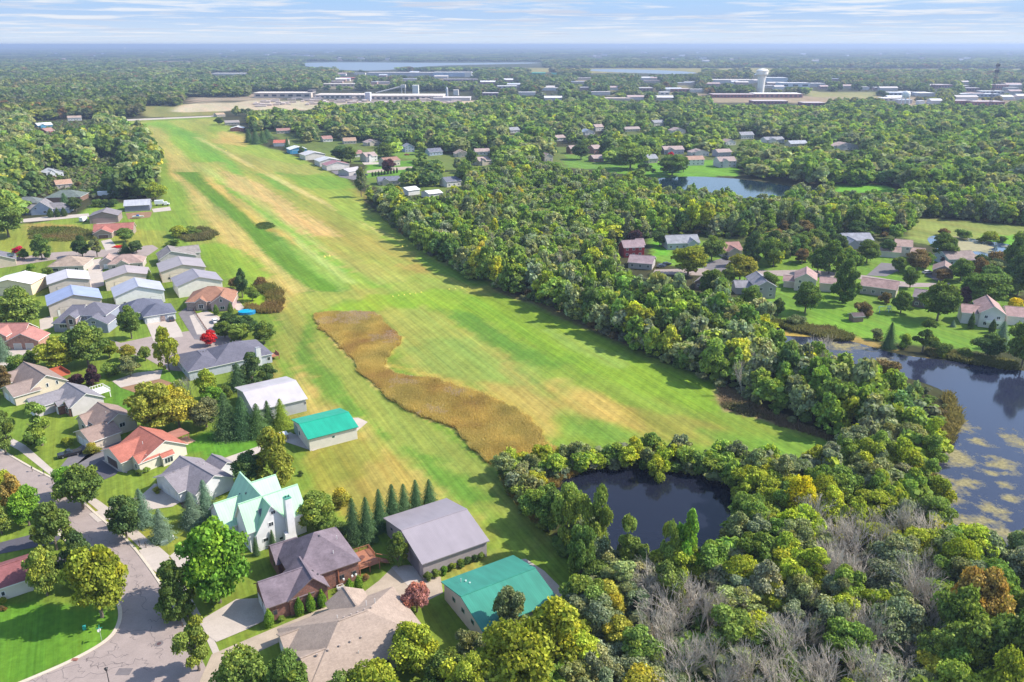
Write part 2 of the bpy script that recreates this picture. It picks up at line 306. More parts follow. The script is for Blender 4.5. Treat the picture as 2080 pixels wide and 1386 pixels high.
def make_ground():
    xp=axis_lin([(0,230,1.6),(230,420,3.),(420,900,7.)]);x=900.
    while x<60000:xp.append(x);x*=1.12
    xp.append(60000.);xs=np.array([-q for q in xp[:0:-1]]+xp)
    ys=axis_lin([(-200,60,40),(60,420,1.6),(420,900,3.2),(900,1500,7)]);y=1500.
    while y<60000:ys.append(y);y*=1.035
    ys.append(60000.);ys=np.array(ys)
    nx,ny=len(xs),len(ys);X,Y=np.meshgrid(xs,ys);x=X.ravel();y=Y.ravel()
    jx=x.copy();jy=y.copy()
    co=np.stack([jx,jy,np.zeros_like(jx)],1)
    i=np.arange(nx*ny).reshape(ny,nx);f=np.stack([i[:-1,:-1],i[:-1,1:],i[1:,1:],i[1:,:-1]],2).reshape(-1,4)
    me=bpy.data.meshes.new('ground');me.vertices.add(len(co));me.vertices.foreach_set('co',co.ravel())
    me.loops.add(f.size);me.loops.foreach_set('vertex_index',f.ravel().astype(np.int32));me.polygons.add(len(f))
    me.polygons.foreach_set('loop_start',np.arange(0,f.size,4,dtype=np.int32));me.polygons.foreach_set('loop_total',np.full(len(f),4,np.int32));me.update(calc_edges=True)
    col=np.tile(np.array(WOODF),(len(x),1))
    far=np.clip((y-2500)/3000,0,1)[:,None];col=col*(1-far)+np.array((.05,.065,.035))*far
    c,s=math.cos(RWY),math.sin(RWY);a=x*c+y*s;b=-x*s+y*c
    for k,(poly,cl,soft,al) in enumerate(PATCH):
        q=P2(poly);m=(x>q[:,0].min()-3*soft)&(x<q[:,0].max()+3*soft)&(y>q[:,1].min()-3*soft)&(y<q[:,1].max()+3*soft)
        if not m.any():continue
        d=sdf(x[m],y[m],q);w=soft*.6*vn(a[m]/8,b[m],max(soft,3),k+1)*(.5 if soft<3.5 else 1)+soft*.35*vn(a[m],b[m],max(soft*.4,2),k+50)
        t=np.clip((d+w)/(soft*.62)+.5,0,1);t=(t*t*(3-2*t)*al)[:,None];col[m]=col[m]*(1-t)+np.array(cl)*t
    # broad worn / lush drifts, drawn out along the strip
    g=1+.13*vn(a/14,b,4,91)+.1*vn(a/6,b,16,92);wm=.5+.5*vn(a/9,b,9,93)
    col=col*np.array([1.13,1.03,.86])*g[:,None]*(1+np.array([.16,.02,.1])*(wm[:,None]-.5)*1.4)
    lum=(col@np.array([.25,.65,.1]))[:,None];col=col*.98+lum*.02
    at=me.color_attributes.new('col','FLOAT_COLOR','POINT');at.data.foreach_set('color',np.concatenate([np.clip(col,0,1),np.ones((len(x),1))],1).ravel())
    m,nt,bs=newmat('grass_and_soil');bs.inputs['Roughness'].default_value=.95;bs.inputs['Specular IOR Level'].default_value=.1
    at=N(nt,'ShaderNodeAttribute',attribute_type='GEOMETRY',attribute_name='col');c=at.outputs['Color']
    f1=ramp(nt,noise(nt,worldpos(nt,RWY,.06,1.,1.),.8,4),.3,.7,.84,1.16)
    f2=ramp(nt,noise(nt,worldpos(nt),.9,5,.7),.3,.7,.82,1.18)
    f3=ramp(nt,noise(nt,worldpos(nt),.12,4,.6),.3,.7,.88,1.12)
    w=N(nt,'ShaderNodeTexWave',wave_type='BANDS',bands_direction='Y',wave_profile='SIN');w.inputs['Scale'].default_value=.314/3.2;w.inputs['Distortion'].default_value=.6;w.inputs['Detail'].default_value=1.;w.inputs['Detail Scale'].default_value=.4
    L(nt,worldpos(nt,R(67)),w.inputs['Vector']);f4=ramp(nt,w.outputs['Fac'],0,1,.955,1.045)
    w2=N(nt,'ShaderNodeTexWave',wave_type='BANDS',bands_direction='Y',wave_profile='SIN');w2.inputs['Scale'].default_value=.314/4.4;w2.inputs['Distortion'].default_value=.4
    L(nt,worldpos(nt,RWY+R(4)),w2.inputs['Vector']);f5=ramp(nt,w2.outputs['Fac'],0,1,.96,1.04)
    f6=ramp(nt,noise(nt,worldpos(nt,RWY,.05,1.,1.),.30,5,.65),.42,.62,0.,.6)
    f7=ramp(nt,noise(nt,worldpos(nt,RWY,.02,1.,1.),1.7,3,.6),.35,.65,.9,1.1)
    for k in (f1,f2,f3,f4,f5,f7):c=mixc(nt,1.,c,k,'MULTIPLY')
    warm=mixc(nt,1.,c,(1.24,1.05,.95),'MULTIPLY');c=mixc(nt,f6,c,warm)
    L(nt,c,bs.inputs['Base Color']);me.materials.append(m)
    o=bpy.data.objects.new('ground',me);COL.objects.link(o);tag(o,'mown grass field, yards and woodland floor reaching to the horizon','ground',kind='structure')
make_ground()
def sheet(name,pts,mt,z,label,cat,kind='structure',world=False,smooth=0):
    p=[(G(x,y).x,G(x,y).y) for x,y in pts] if not world else pts
    for _ in range(smooth):
        q=[]
        for i in range(len(p)):
            a=p[i];b=p[(i+1)%len(p)];q+=[(a[0]*.75+b[0]*.25,a[1]*.75+b[1]*.25),(a[0]*.25+b[0]*.75,a[1]*.25+b[1]*.75)]
        p=q
    me=bpy.data.meshes.new(name);import bmesh
    bm=bmesh.new();vs=[bm.verts.new((a,b,z)) for a,b in p];f=bm.faces.new(vs)
    if f.normal.z<0:f.normal_flip()
    bmesh.ops.triangulate(bm,faces=[f]);bm.normal_update()
    for f in bm.faces:
        if f.normal.z<0:f.normal_flip()
    bm.to_mesh(me);bm.free();me.materials.append(mt)
    o=bpy.data.objects.new(name,me);COL.objects.link(o);return tag(o,label,cat,kind=kind)
# --- road materials
def roadmat(name,c,patch=.1):
    m,nt,b=newmat(name);b.inputs['Roughness'].default_value=.92;b.inputs['Specular IOR Level'].default_value=.15
    f=ramp(nt,noise(nt,worldpos(nt),.35,5,.6),.3,.7,1-patch,1+patch);g=ramp(nt,noise(nt,worldpos(nt),4.,4,.7),.3,.7,.9,1.1)
    o=mixc(nt,1.,c,f,'MULTIPLY');o=mixc(nt,1.,o,g,'MULTIPLY');L(nt,o,b.inputs['Base Color']);return m
ASPH=roadmat('worn_asphalt',(.29,.235,.212));DRIVE=roadmat('driveway_asphalt',(.16,.145,.15));CONC=roadmat('concrete',(.42,.36,.31),.08);BLK=roadmat('sealed_asphalt',(.09,.085,.10))
GRAV=roadmat('gravel',(.36,.29,.22),.14);KERB=roadmat('kerb_concrete',(.5,.43,.34),.06);MULCH=roadmat('mulch',(.10,.05,.035),.3);SOIL=roadmat('bare_soil',(.24,.14,.08),.2)
# main street (left), widening into the corner at the bottom
street=[(-40,890),(60,948),(128,985),(196,1045),(258,1098),(298,1146),(332,1196),(372,1262),(395,1310),(430,1380),(460,1480),(300,1600),(-300,1640),(-300,1500),(0,1410),(60,1380),(150,1340),(215,1302),(240,1270),(244,1235),(225,1200),(190,1160),(120,1085),(40,1020),(-60,960)]
sheet('road',street,ASPH,.03,'worn grey residential street curving through the corner','road')
# kerbs: real steps
def kerb(pts,name='kerb',w=.5,h=.13,label='pale concrete kerb along the street edge'):
    P=[G(x,y) for x,y in pts];Q=[]
    for i in range(len(P)-1):
        for k in range(6):
            t=k/6.;p0=P[max(i-1,0)];p1=P[i];p2=P[i+1];p3=P[min(i+2,len(P)-1)]
            Q.append(.5*((2*p1)+(p2-p0)*t+(2*p0-5*p1+4*p2-p3)*t*t+(3*p1-p0-3*p2+p3)*t**3))
    Q.append(P[-1]);mb=MB();prev=None
    for i,p in enumerate(Q):
        d=(Q[min(i+1,len(Q)-1)]-Q[max(i-1,0)]).normalized();n=Vector((-d.y,d.x,0));a=p+n*w/2;b=p-n*w/2
        if prev:
            a0,b0=prev
            mb.face([(a0.x,a0.y,h),(b0.x,b0.y,h),(b.x,b.y,h),(a.x,a.y,h)][::-1]);mb.face([(b0.x,b0.y,0),(b0.x,b0.y,h),(b.x,b.y,h),(b.x,b.y,0)]);mb.face([(a0.x,a0.y,0),(a.x,a.y,0),(a.x,a.y,h),(a0.x,a0.y,h)])
        prev=(a,b)
    return mb.build(name,KERB,label=label,cat='kerb',kind='structure')
kerb([(-60,1428),(60,1380),(150,1340),(215,1302),(240,1270),(243,1235),(225,1200)],label='pale kerb curving round the corner lawn',w=.7)
kerb([(190,1160),(120,1085),(40,1020),(-60,960)],label='kerb on the far left side of the street')
kerb([(-40,890),(60,948),(128,985),(196,1045),(258,1098),(298,1146),(332,1196),(372,1262),(395,1310)],label='kerb along the house side of the street')
walk=[(-40,850),(0,878),(52,905),(103,950),(132,972),(205,1020),(262,1062),(345,1135),(378,1195),(408,1250),(440,1310),(470,1380),(455,1380),(422,1305),(392,1250),(362,1200),(325,1150),(245,1076),(186,1026),(118,978),(90,956),(38,915),(-10,888),(-60,860)]
sheet('pavement',walk,CONC,.045,'pale concrete pavement beside the street','pavement')
for nm,pts,mt,lb in [
 ('driveway',[(118,978),(176,925),(232,890),(262,905),(240,925),(150,985),(120,1005),(100,990)],DRIVE,'grey asphalt driveway under the black pickup'),
 ('driveway',[(110,965),(150,915),(185,893),(215,905),(190,925),(150,948)],DRIVE,'worn asphalt drive beside the tan split-level house'),
 ('driveway',[(186,950),(205,935),(245,952),(235,965),(212,975)],BLK,'dark sealed drive of the red-roofed house'),
 ('driveway',[(208,936),(225,930),(262,948),(258,962),(240,958)],CONC,'pale apron before the red-roofed garage'),
 ('driveway',[(286,1008),(314,983),(330,985),(368,1020),(350,1030),(318,1034),(240,1048),(198,1062),(180,1045)],CONC,'concrete drive of the grey-roofed house'),
 ('driveway',[(282,1118),(322,1110),(345,1130),(320,1165),(300,1150)],CONC,'concrete drive apron of the white house'),
 ('driveway',[(345,1130),(395,1090),(450,1130),(410,1150),(365,1160)],CONC,'concrete drive running under the bright green maple'),
 ('driveway',[(405,1262),(480,1218),(540,1215),(560,1250),(500,1280),(440,1305),(420,1290)],CONC,'broad concrete drive of the brick house'),
 ('driveway',[(405,1386),(430,1330),(560,1275),(650,1238),(730,1210),(770,1180),(800,1150),(832,1148),(860,1170),(895,1172),(900,1205),(850,1230),(800,1215),(720,1245),(600,1290),(470,1350),(440,1400)],GRAV,'pale gravel lane between the brick and tan-roofed houses'),
 ('driveway',[(795,1153),(840,1150),(857,1178),(828,1190)],CONC,'concrete apron at the grey barn door'),
 ('driveway',[(-20,1108),(90,1080),(130,1088),(110,1105),(-20,1130)],BLK,'dark driveway crossing the left yard'),
 ('driveway',[(20,1180),(50,1155),(140,1125),(160,1135),(75,1175),(45,1195)],BLK,'dark drive beside the maroon-roofed garage'),
 ('driveway',[(445,935),(540,902),(590,878),(600,885),(560,905),(470,945)],CONC,'pale concrete path to the green-roofed hangar'),
 ('driveway',[(576,897),(636,917),(723,883),(719,878),(714,873),(705,868),(640,890),(585,880),(570,880)],CONC,'concrete slab round the green-roofed hangar'),
 ('driveway',[(708,850),(728,849),(747,858),(720,881),(700,870)],CONC,'pale concrete apron at the right end of the green-roofed hangar'),
 ('driveway',[(1045,1138),(1068,1136),(1105,1160),(1160,1215),(1150,1225),(1110,1200)],CONC,'concrete apron behind the teal-roofed barn'),
 ('road',[(225,690),(245,697),(310,683),(390,672),(455,668),(470,690),(440,720),(380,735),(370,755),(340,752),(290,725),(240,715)],ASPH,'end of the inner lane with turning circle'),
 ('driveway',[(294,650),(330,646),(352,645),(368,672),(372,684),(312,694)],CONC,'concrete forecourt with a parked dark car'),
 ('driveway',[(362,637),(385,620),(430,672),(420,690),(395,690)],DRIVE,'grey drive between the two hipped houses'),
 ('driveway',[(385,642),(420,632),(455,648),(468,668),(455,680),(400,680)],CONC,'tan paved court before the brown-roofed house'),
 ('driveway',[(80,650),(108,640),(108,665),(82,672)],CONC,'paved strip beside the slate-roofed house'),
 ('driveway',[(-20,700),(20,712),(70,695),(85,715),(40,745),(-20,750)],CONC,'pale court before the pink-roofed garage'),
 ('driveway',[(178,530),(205,525),(212,580),(180,590)],CONC,'narrow paved way between two hangars'),
 ('road',[(-40,530),(60,520),(110,513),(230,506),(310,498),(322,505),(300,520),(230,522),(110,528),(0,545),(-40,550)],ASPH,'pale cross lane behind the hangar row'),
 ('driveway',[(205,490),(225,486),(240,505),(215,510)],CONC,'short drive to the red-roofed house'),
 ('driveway',[(30,447),(100,440),(180,434),(182,440),(110,447),(40,453)],CONC,'pale drive looping to the hangar in the meadow'),
 ('driveway',[(190,452),(238,445),(240,452),(200,457)],CONC,'apron before the brown hangar'),
 ('driveway',[(255,433),(310,430),(305,442),(260,446)],SOIL,'reddish bare lot with a parked boat'),
 ('driveway',[(308,425),(345,420),(348,428),(312,432)],CONC,'pad beneath the white lorry'),
 ('road',[(205,243),(250,243),(440,235),(440,237.5),(260,246),(205,246)],CONC,'pale country road at the end of the airstrip'),
 ('driveway',[(228,775),(275,758),(330,752),(325,770),(245,788)],CONC,'white concrete slab in the back yard'),
 ('soil',[(245,788),(325,770),(350,778),(355,788),(320,802),(280,800)],SOIL,'bare reddish garden plot beside the slab'),
 ('soil',[(362,1015),(395,1000),(418,1010),(400,1035),(372,1033)],MULCH,'dark mulch bed in front of the grey-roofed house'),
 ('driveway',[(672,348),(708,344),(722,352),(735,360),(718,366),(690,360)],DRIVE,'tarmac yard before the maroon-trimmed hangar'),
 ('driveway',[(745,347),(800,340),(850,338),(850,342),(745,352)],GRAV,'gravel lane behind the hangar row'),
 ('road',[(1330,548),(1430,545),(1560,550),(1640,548),(1760,560),(1850,575),(1930,575),(1925,583),(1830,584),(1740,566),(1560,560),(1420,560),(1325,557)],ASPH,'residential street through the right-hand houses'),
 ('driveway',[(1420,540),(1475,522),(1500,525),(1480,548),(1450,552)],DRIVE,'drive of the red-brown roofed house'),
 ('driveway',[(1760,560),(1790,534),(1815,536),(1835,545),(1800,562)],DRIVE,'asphalt drive of the two-storey beige house'),
 ('driveway',[(1880,560),(1895,552),(1925,560),(1910,575)],DRIVE,'asphalt drive of the brown gabled house'),
 ('driveway',[(735,330),(790,330),(800,333),(740,335)],CONC,'distant drive by the white gabled house'),
]:
    sheet(nm,pts,mt,{ASPH:.03,DRIVE:.06,CONC:.075,BLK:.065,GRAV:.05,SOIL:.04,MULCH:.055}[mt]+.0035*(hash(pts[0])%5),lb,'road' if nm=='road' else 'driveway' if nm!='soil' else 'soil')
# patched cracks in the asphalt
crk=MB();rc=random.Random(3)
def crack(a,b,n=7,wob=.7,w=.085):
    A=G(*a);B=G(*b);d=(B-A);nn=Vector((-d.y,d.x,0)).normalized();pts=[A+d*(k/n)+nn*rc.uniform(-wob,wob)*(0 if k in(0,n) else 1) for k in range(n+1)]
    for p,q in zip(pts,pts[1:]):
        t=(q-p).normalized();m=Vector((-t.y,t.x,0))*w/2
        crk.face([(*(p+m).xy,.036),(*(p-m).xy,.036),(*(q-m).xy,.036),(*(q+m).xy,.036)][::-1])
for a,b in [((225,1110),(250,1135)),((250,1135),(275,1160)),((272,1180),(285,1205)),((258,1215),(292,1180)),((280,1200),(300,1240)),((240,1285),(300,1278)),((322,1305),(308,1272)),((322,1310),(352,1290)),((322,1312),(325,1338)),((300,1312),(320,1308)),((140,1386),(240,1355)),((240,1355),(290,1337)),((95,1370),(160,1350)),((160,1350),(165,1370)),((180,1335),(200,1360)),((170,1340),(250,1330)),((200,1352),(255,1345)),((225,1345),(262,1352)),((215,1330),(240,1312)),((290,1337),(300,1362)),((350,1290),(360,1330)),((88,1375),(95,1400)),((130,1355),(130,1386)),((205,1100),(235,1108)),((130,1050),(160,1065)),((160,1075),(185,1100)),((60,990),(95,1010)),((245,1180),(260,1190)),((265,1170),(290,1172)),((185,1350),(215,1352)),((175,1345),(190,1322)),((268,1290),(276,1300)),((240,1245),(262,1240)),((228,1300),(238,1320)),((245,1335),(262,1330)),((60,1385),(100,1370)),((300,1262),(332,1258))]:crack(a,b)
crk.build('road_cracks',simple('crack_sealant',(.14,.115,.11),.7),label='dark wandering sealant lines over cracks in the street',cat='road marks',kind='structure')
mh=MB();c=G(323,1308)
mh.prism([(c.x+.75*math.cos(k*.5236),c.y+.75*math.sin(k*.5236)) for k in range(12)],.03,.045);mh.build('manhole_surround',simple('patch',(.15,.13,.13),.8),label='round dark patch round the manhole in the street',cat='road marks',kind='structure')
mh=MB();mh.prism([(c.x+.38*math.cos(k*.5236),c.y+.38*math.sin(k*.5236)) for k in range(12)],.045,.06);mh.build('manhole_cover',simple('iron',(.09,.05,.05),.6),label='round iron manhole cover in the street corner',cat='manhole cover')
mh=MB();c=G(252,1365);mh.box(c.x-1.2,c.x+1.2,c.y-.8,c.y+.8,.03,.042,M=None);mh.build('road_patch',simple('patch',(.15,.13,.13),.8),label='square dark asphalt patch near the lamp post',cat='road marks',kind='structure')
mh=MB();c=G(152,1341);mh.box(c.x-.5,c.x+.5,c.y-.3,c.y+.3,.1,.16);mh.build('storm_drain',simple('iron2',(.25,.10,.07),.7),label='rusty drain grate in the corner kerb',cat='drain')
# ---------------------------------------------------------------- water
def watermat(name,c,algae=None,scale=.06,thr=.6,rough=.08):
    m,nt,b=newmat(name);b.inputs['Roughness'].default_value=rough;b.inputs['IOR'].default_value=1.33;b.inputs['Specular IOR Level'].default_value=.42
    w=worldpos(nt)
    if algae:
        f=noise(nt,w,scale,6,.62);k=ramp(nt,f,thr-.02,thr+.03)
        L(nt,mixc(nt,k,c,algae),b.inputs['Base Color']);L(nt,ramp(nt,k,0,1,rough,.85),b.inputs['Roughness'])
        L(nt,ramp(nt,k,0,1,.6,.1),b.inputs['Specular IOR Level'])
    else:b.inputs['Base Color'].default_value=(*c,1)
    bp=N(nt,'ShaderNodeBump');bp.inputs['Strength'].default_value=.12;bp.inputs['Distance'].default_value=.05;L(nt,noise(nt,w,2.2,3),bp.inputs['Height']);L(nt,bp.outputs[0],b.inputs['Normal'])
    return m
def rivermat():
    m,nt,b=newmat('backwater');b.inputs['IOR'].default_value=1.4;w=worldpos(nt);acc=None
    for (x,y,rx,ry) in ((1985,1072,9.5,9,),(2012,1032,3.5,5),(1925,1062,6,3),(2030,945,5.5,4),(1912,985,5,9),(1965,985,4,3),(1945,930,5,6),(2062,1012,3,2),(2082,905,4,8),(2040,985,3,2),(1990,900,3,3),(1960,870,3,4),(1905,1030,3,6),(1890,1000,3,10),(2078,1085,3,2),(1800,735,4,4),(1720,705,10,5),(2010,960,7,2)):
        p=G(x,y);v=N(nt,'ShaderNodeVectorMath',operation='SUBTRACT');L(nt,w,v.inputs[0]);v.inputs[1].default_value=p
        d=N(nt,'ShaderNodeVectorMath',operation='MULTIPLY');L(nt,v.outputs[0],d.inputs[0]);d.inputs[1].default_value=(1/rx,1/ry,0);l=N(nt,'ShaderNodeVectorMath',operation='LENGTH');L(nt,d.outputs[0],l.inputs[0])
        if acc is None:acc=l.outputs['Value']
        else:
            q=N(nt,'ShaderNodeMath',operation='MINIMUM');L(nt,acc,q.inputs[0]);L(nt,l.outputs['Value'],q.inputs[1]);acc=q.outputs[0]
    n1=noise(nt,w,.22,7,.68);q=N(nt,'ShaderNodeMath',operation='MULTIPLY_ADD');L(nt,n1,q.inputs[0]);q.inputs[1].default_value=5.;L(nt,acc,q.inputs[2])
    k=ramp(nt,q.outputs[0],2.6,3.5,1,0);n2=ramp(nt,noise(nt,w,1.3,4,.7),.35,.7,.55,1.2)
    ac=mixc(nt,1.,(.27,.235,.12),n2,'MULTIPLY');L(nt,mixc(nt,k,(.02,.024,.045),ac),b.inputs['Base Color']);L(nt,ramp(nt,k,0,1,.09,.9),b.inputs['Roughness']);L(nt,ramp(nt,k,0,1,.6,.05),b.inputs['Specular IOR Level'])
    return m
sheet('pond_water',[(1095,985),(1120,975),(1190,955),(1260,950),(1340,955),(1430,965),(1480,985),(1500,1020),(1480,1080),(1440,1125),(1360,1160),(1290,1140),(1220,1110),(1160,1070),(1110,1030)],watermat('dark_pond_water',(.010,.012,.022)),.05,'small dark blue pond ringed by willows','pond',smooth=2)
river=[(1555,655),(1620,668),(1700,686),(1760,702),(1830,722),(1900,730),(2000,742),(2120,760),(2300,790),(2300,1300),(2200,1200),(2080,1150),(1980,1130),(1900,1085),(1875,1040),(1885,960),(1925,900),(1950,860),(1930,800),(1870,775),(1790,755),(1700,735),(1640,720),(1570,700)]
sheet('river_water',river,rivermat(),.05,'blue backwater with floating algae beside the right-hand woods','river',smooth=2)
def algae(cx,cy,rx,ry,seed,lab,mt=None):
    r=random.Random(seed);p=G(cx,cy);pts=[]
    for i in range(40):
        a=i*6.283/40;q=1+.12*math.sin(2*a+seed)+.08*math.sin(5*a+seed*2);pts.append((p.x+rx*q*math.cos(a),p.y+ry*q*math.sin(a)))
    sheet('algae_mat',pts,mt,.075+.003*(seed%4),lab,'algae',kind='stuff',world=True)
algae(1635,678,11,3.6,10,'yellow shallow algae at the head of the backwater',roadmat('yellow_algae',(.33,.23,.045),.2))
algae(1955,500,16,10,11,'pale weed covering the right-hand marsh pond',roadmat('marsh_weed',(.28,.25,.14),.15))
sheet('marsh_pond',[(1880,478),(1950,480),(2000,490),(2060,497),(2075,520),(2000,528),(1930,520),(1890,500)],watermat('marsh_water',(.03,.05,.09),(.25,.23,.12),.05,.52),.05,'marshy pond by the right-hand houses','pond',smooth=2)
sheet('mid_pond',[(1330,362),(1400,358),(1480,362),(1540,368),(1600,378),(1680,385),(1690,402),(1620,408),(1500,402),(1380,392),(1335,378)],watermat('mid_pond_water',(.006,.018,.03)),.05,'blue pond in the middle woods','pond',smooth=2)
lw=watermat('lake_water',(.15,.18,.21),rough=.35)
sheet('lake',[(612,128),(700,126.5),(900,128.5),(1080,127),(1100,129),(980,131.5),(880,134),(830,139),(770,144),(700,143),(650,139),(600,131)],lw,.05,'broad pale lake near the horizon','lake',smooth=1)
sheet('lake',[(1180,140.5),(1300,141),(1420,146.5),(1400,152),(1300,149),(1200,145)],lw,.05,'thin strip of pale lake beyond the town','lake',smooth=1)
sheet('lake',[(1460,147),(1540,149.5),(1540,153),(1465,151)],lw,.05,'small lake inlet left of the tall water tower','lake',smooth=1)
sheet('lake',[(2030,144),(2200,146),(2200,152),(2040,150)],lw,.05,'lake sliver at the far right','lake',smooth=1)
sheet('garden_pond',[(490,600),(515,595),(540,600),(548,615),(530,628),(500,625)],roadmat('duckweed',(.2,.3,.015),.1),.05,'lime green duckweed pond beside the brown-roofed house','pond',smooth=2)
# ---------------------------------------------------------------- houses
FRAME=simple('painted_trim',WHITE,.5,.04)
class House:
    def __init__(s,name,px,z,ang,label,cat='house',group=None,world=None,side=0):
        p=Vector(world) if world else G(px[0],px[1],z)
        s.r=empty(name,(p.x,p.y,0),R(ang),label,cat,group);s.trim=FRAME;s.roof=None;s.wall=None
    def part(s,name,mb,mats,label=None,parent=None):
        o=mb.build(name,mats,parent or s.r)
        if label:o['label']=label
        return o
    def wing(s,u0,u1,v0,v1,he,hr,axis='u',hipA=False,hipB=False,rf=.5,roof=None,wall=None,trim=None,o=.45,z0=0,th=.2,lab=None,wlab=None):
        roof=roof or s.roof;wall=wall or s.wall;trim=trim or s.trim
        if axis=='u':Ln,W=u1-u0,v1-v0;T=lambda x,y,z:(u0+x,v0+y,z)
        else:Ln,W=v1-v0,u1-u0;T=lambda x,y,z:(u1-y,v0+x,z);rf=1-rf
        yr=W*rf;a=min(W/2,Ln/2) if hipA else 0;b=Ln-(min(W/2,Ln/2) if hipB else 0)
        if b-a<.05:b=a+.05
        E=[(0,0,he),(Ln,0,he),(Ln,W,he),(0,W,he)];Ra=(a,yr,hr);Rb=(b,yr,hr)
        mb=MB()
        def plane(pts,ua,va):
            # ua: eave direction index pts[0]->pts[1]
            p0=Vector(pts[0]);e=(Vector(pts[1])-p0).normalized();n=(Vector(pts[1])-p0).cross(Vector(pts[2])-p0).normalized();w=n.cross(e)
            uv=[((Vector(p)-p0).dot(e),(Vector(p)-p0).dot(w)) for p in pts]
            mb.face([T(*p) for p in pts],0,uv);mb.face([T(p[0],p[1],p[2]-th) for p in pts][::-1],1,uv[::-1])
        plane([E[0],E[1],Rb,Ra],0,0);plane([E[2],E[3],Ra,Rb],0,0)
        if hipA:plane([E[3],E[0],Ra],0,0)
        if hipB:plane([E[1],E[2],Rb],0,0)
        per=[E[0],E[1]]+([] if hipB else [Rb])+[E[2],E[3]]+([] if hipA else [Ra])
        for k in range(len(per)):
            p=per[k];q=per[(k+1)%len(per)]
            mb.face([T(p[0],p[1],p[2]-th),T(q[0],q[1],q[2]-th),T(*q),T(*p)],1)
        rm=s.part('roof',mb,[roof,trim],lab)
        # ridge cap
        if b-a>1:
            rc_=MB();A=T(a,yr,0);B=T(b,yr,0);x0,x1=min(A[0],B[0]),max(A[0],B[0]);y0,y1=min(A[1],B[1]),max(A[1],B[1]);dx,dy=(.0,.16) if axis=='u' else (.16,.0)
            rc_.box(x0-dx,x1+dx,y0-dy,y1+dy,hr-.03,hr+.05);c=rc_.build('ridge_cap',roof,rm)
        # walls
        wb=MB();t2=th+.02
        sl=(hr-he)/max(yr,.1);sr=(hr-he)/max(W-yr,.1);zl=he+sl*o-t2;zr=he+sr*o-t2;zt=hr-t2
        if hipA or hipB:zl=zr=min(zl,zr)
        x0=o;x1=Ln-o;y0=o;y1=W-o;h=lambda y,z:(y,z)
        def q(pts):wb.face([T(*p) for p in pts],0,[((p[0]+p[1]),p[2]) for p in pts])
        q([(x0,y0,z0),(x1,y0,z0),(x1,y0,zl),(x0,y0,zl)]);q([(x1,y1,z0),(x0,y1,z0),(x0,y1,zr),(x1,y1,zr)])
        def end(x,hip,fl):
            pts=[(x,y0,z0),(x,y1,z0),(x,y1,zr)]+([] if hip else [(x,yr,zt)])+[(x,y0,zl)]
            q(pts if not fl else pts[::-1])
        end(x1,hipB,0);end(x0,hipA,1)
        s.part('wall',wb,wall,wlab)
        s.last=(u0+o,u1-o,v0+o,v1-o);return s
    def _b(s,side,t,z,w,h,out,th):
        a,b,c,d=s.last
        if side=='S':return (a+t-w/2,a+t+w/2,c-out-th/2,c-out+th/2,z,z+h)
        if side=='N':return (a+t-w/2,a+t+w/2,d+out-th/2,d+out+th/2,z,z+h)
        if side=='W':return (a-out-th/2,a-out+th/2,c+t-w/2,c+t+w/2,z,z+h)
        return (b+out-th/2,b+out+th/2,c+t-w/2,c+t+w/2,z,z+h)
    def win(s,side,t,z,w=1.1,h=1.2,name='window',frame=None,n=1):
        f=MB();f.box(*s._b(side,t,z,w,h,.0,.12));o=s.part(name,f,frame or s.trim)
        for k in range(n):
            g=MB();ww=(w-.2)/n;g.box(*s._b(side,t-w/2+.1+ww*(k+.5),z+.1,ww-.08,h-.2,.06,.03));g.build('pane',glass(),o)
        return s
    def door(s,side,t,w=2.5,h=2.2,z=.02,name='garage_door',c=WHITE,mat=None):
        f=MB();f.box(*s._b(side,t,z,w+.24,h+.12,.0,.1));o=s.part('door_frame',f,s.trim)
        g=MB();n=4 if name=='garage_door' else 1
        for k in range(n):g.box(*s._b(side,t,z+h*k/n+.02,w,h/n-.03,.06,.05))
        g.build(name,mat or simple('door_paint',c,.55,.05),o);return s
    def box(s,name,x0,x1,y0,y1,z0,z1,mt,tp=1.,label=None):
        mb=MB();mb.box(x0,x1,y0,y1,z0,z1,tp=tp);s.part(name,mb,mt,label);return s
    def vents(s,pts,name='roof_vent',c=(.12,.11,.12)):
        for u,v,z in pts:
            mb=MB();mb.box(u-.16,u+.16,v-.16,v+.16,z-.15,z+.22,tp=.8);s.part(name,mb,simple('vent_metal',c,.6,.05))
        return s
    def pipe(s,u,v,z,h=.6):
        mb=MB();mb.tube((u,v,z-.3),(u,v,z+h),.07,.07,6);s.part('vent_pipe',mb,simple('pipe_paint',(.6,.58,.55),.5,.05));return s
    def corner(s,c=WHITE):
        a,b,c0,d=s.last;mb=MB()
        for x,y in ((a,c0),(b,c0),(a,d),(b,d)):mb.box(x-.09,x+.09,y-.09,y+.09,0,2.4)
        s.part('corner_trim',mb,s.trim);return s
BR_SH=(.165,.125,.13);BR_BRICK=brick((.26,.085,.05),(.13,.05,.035))
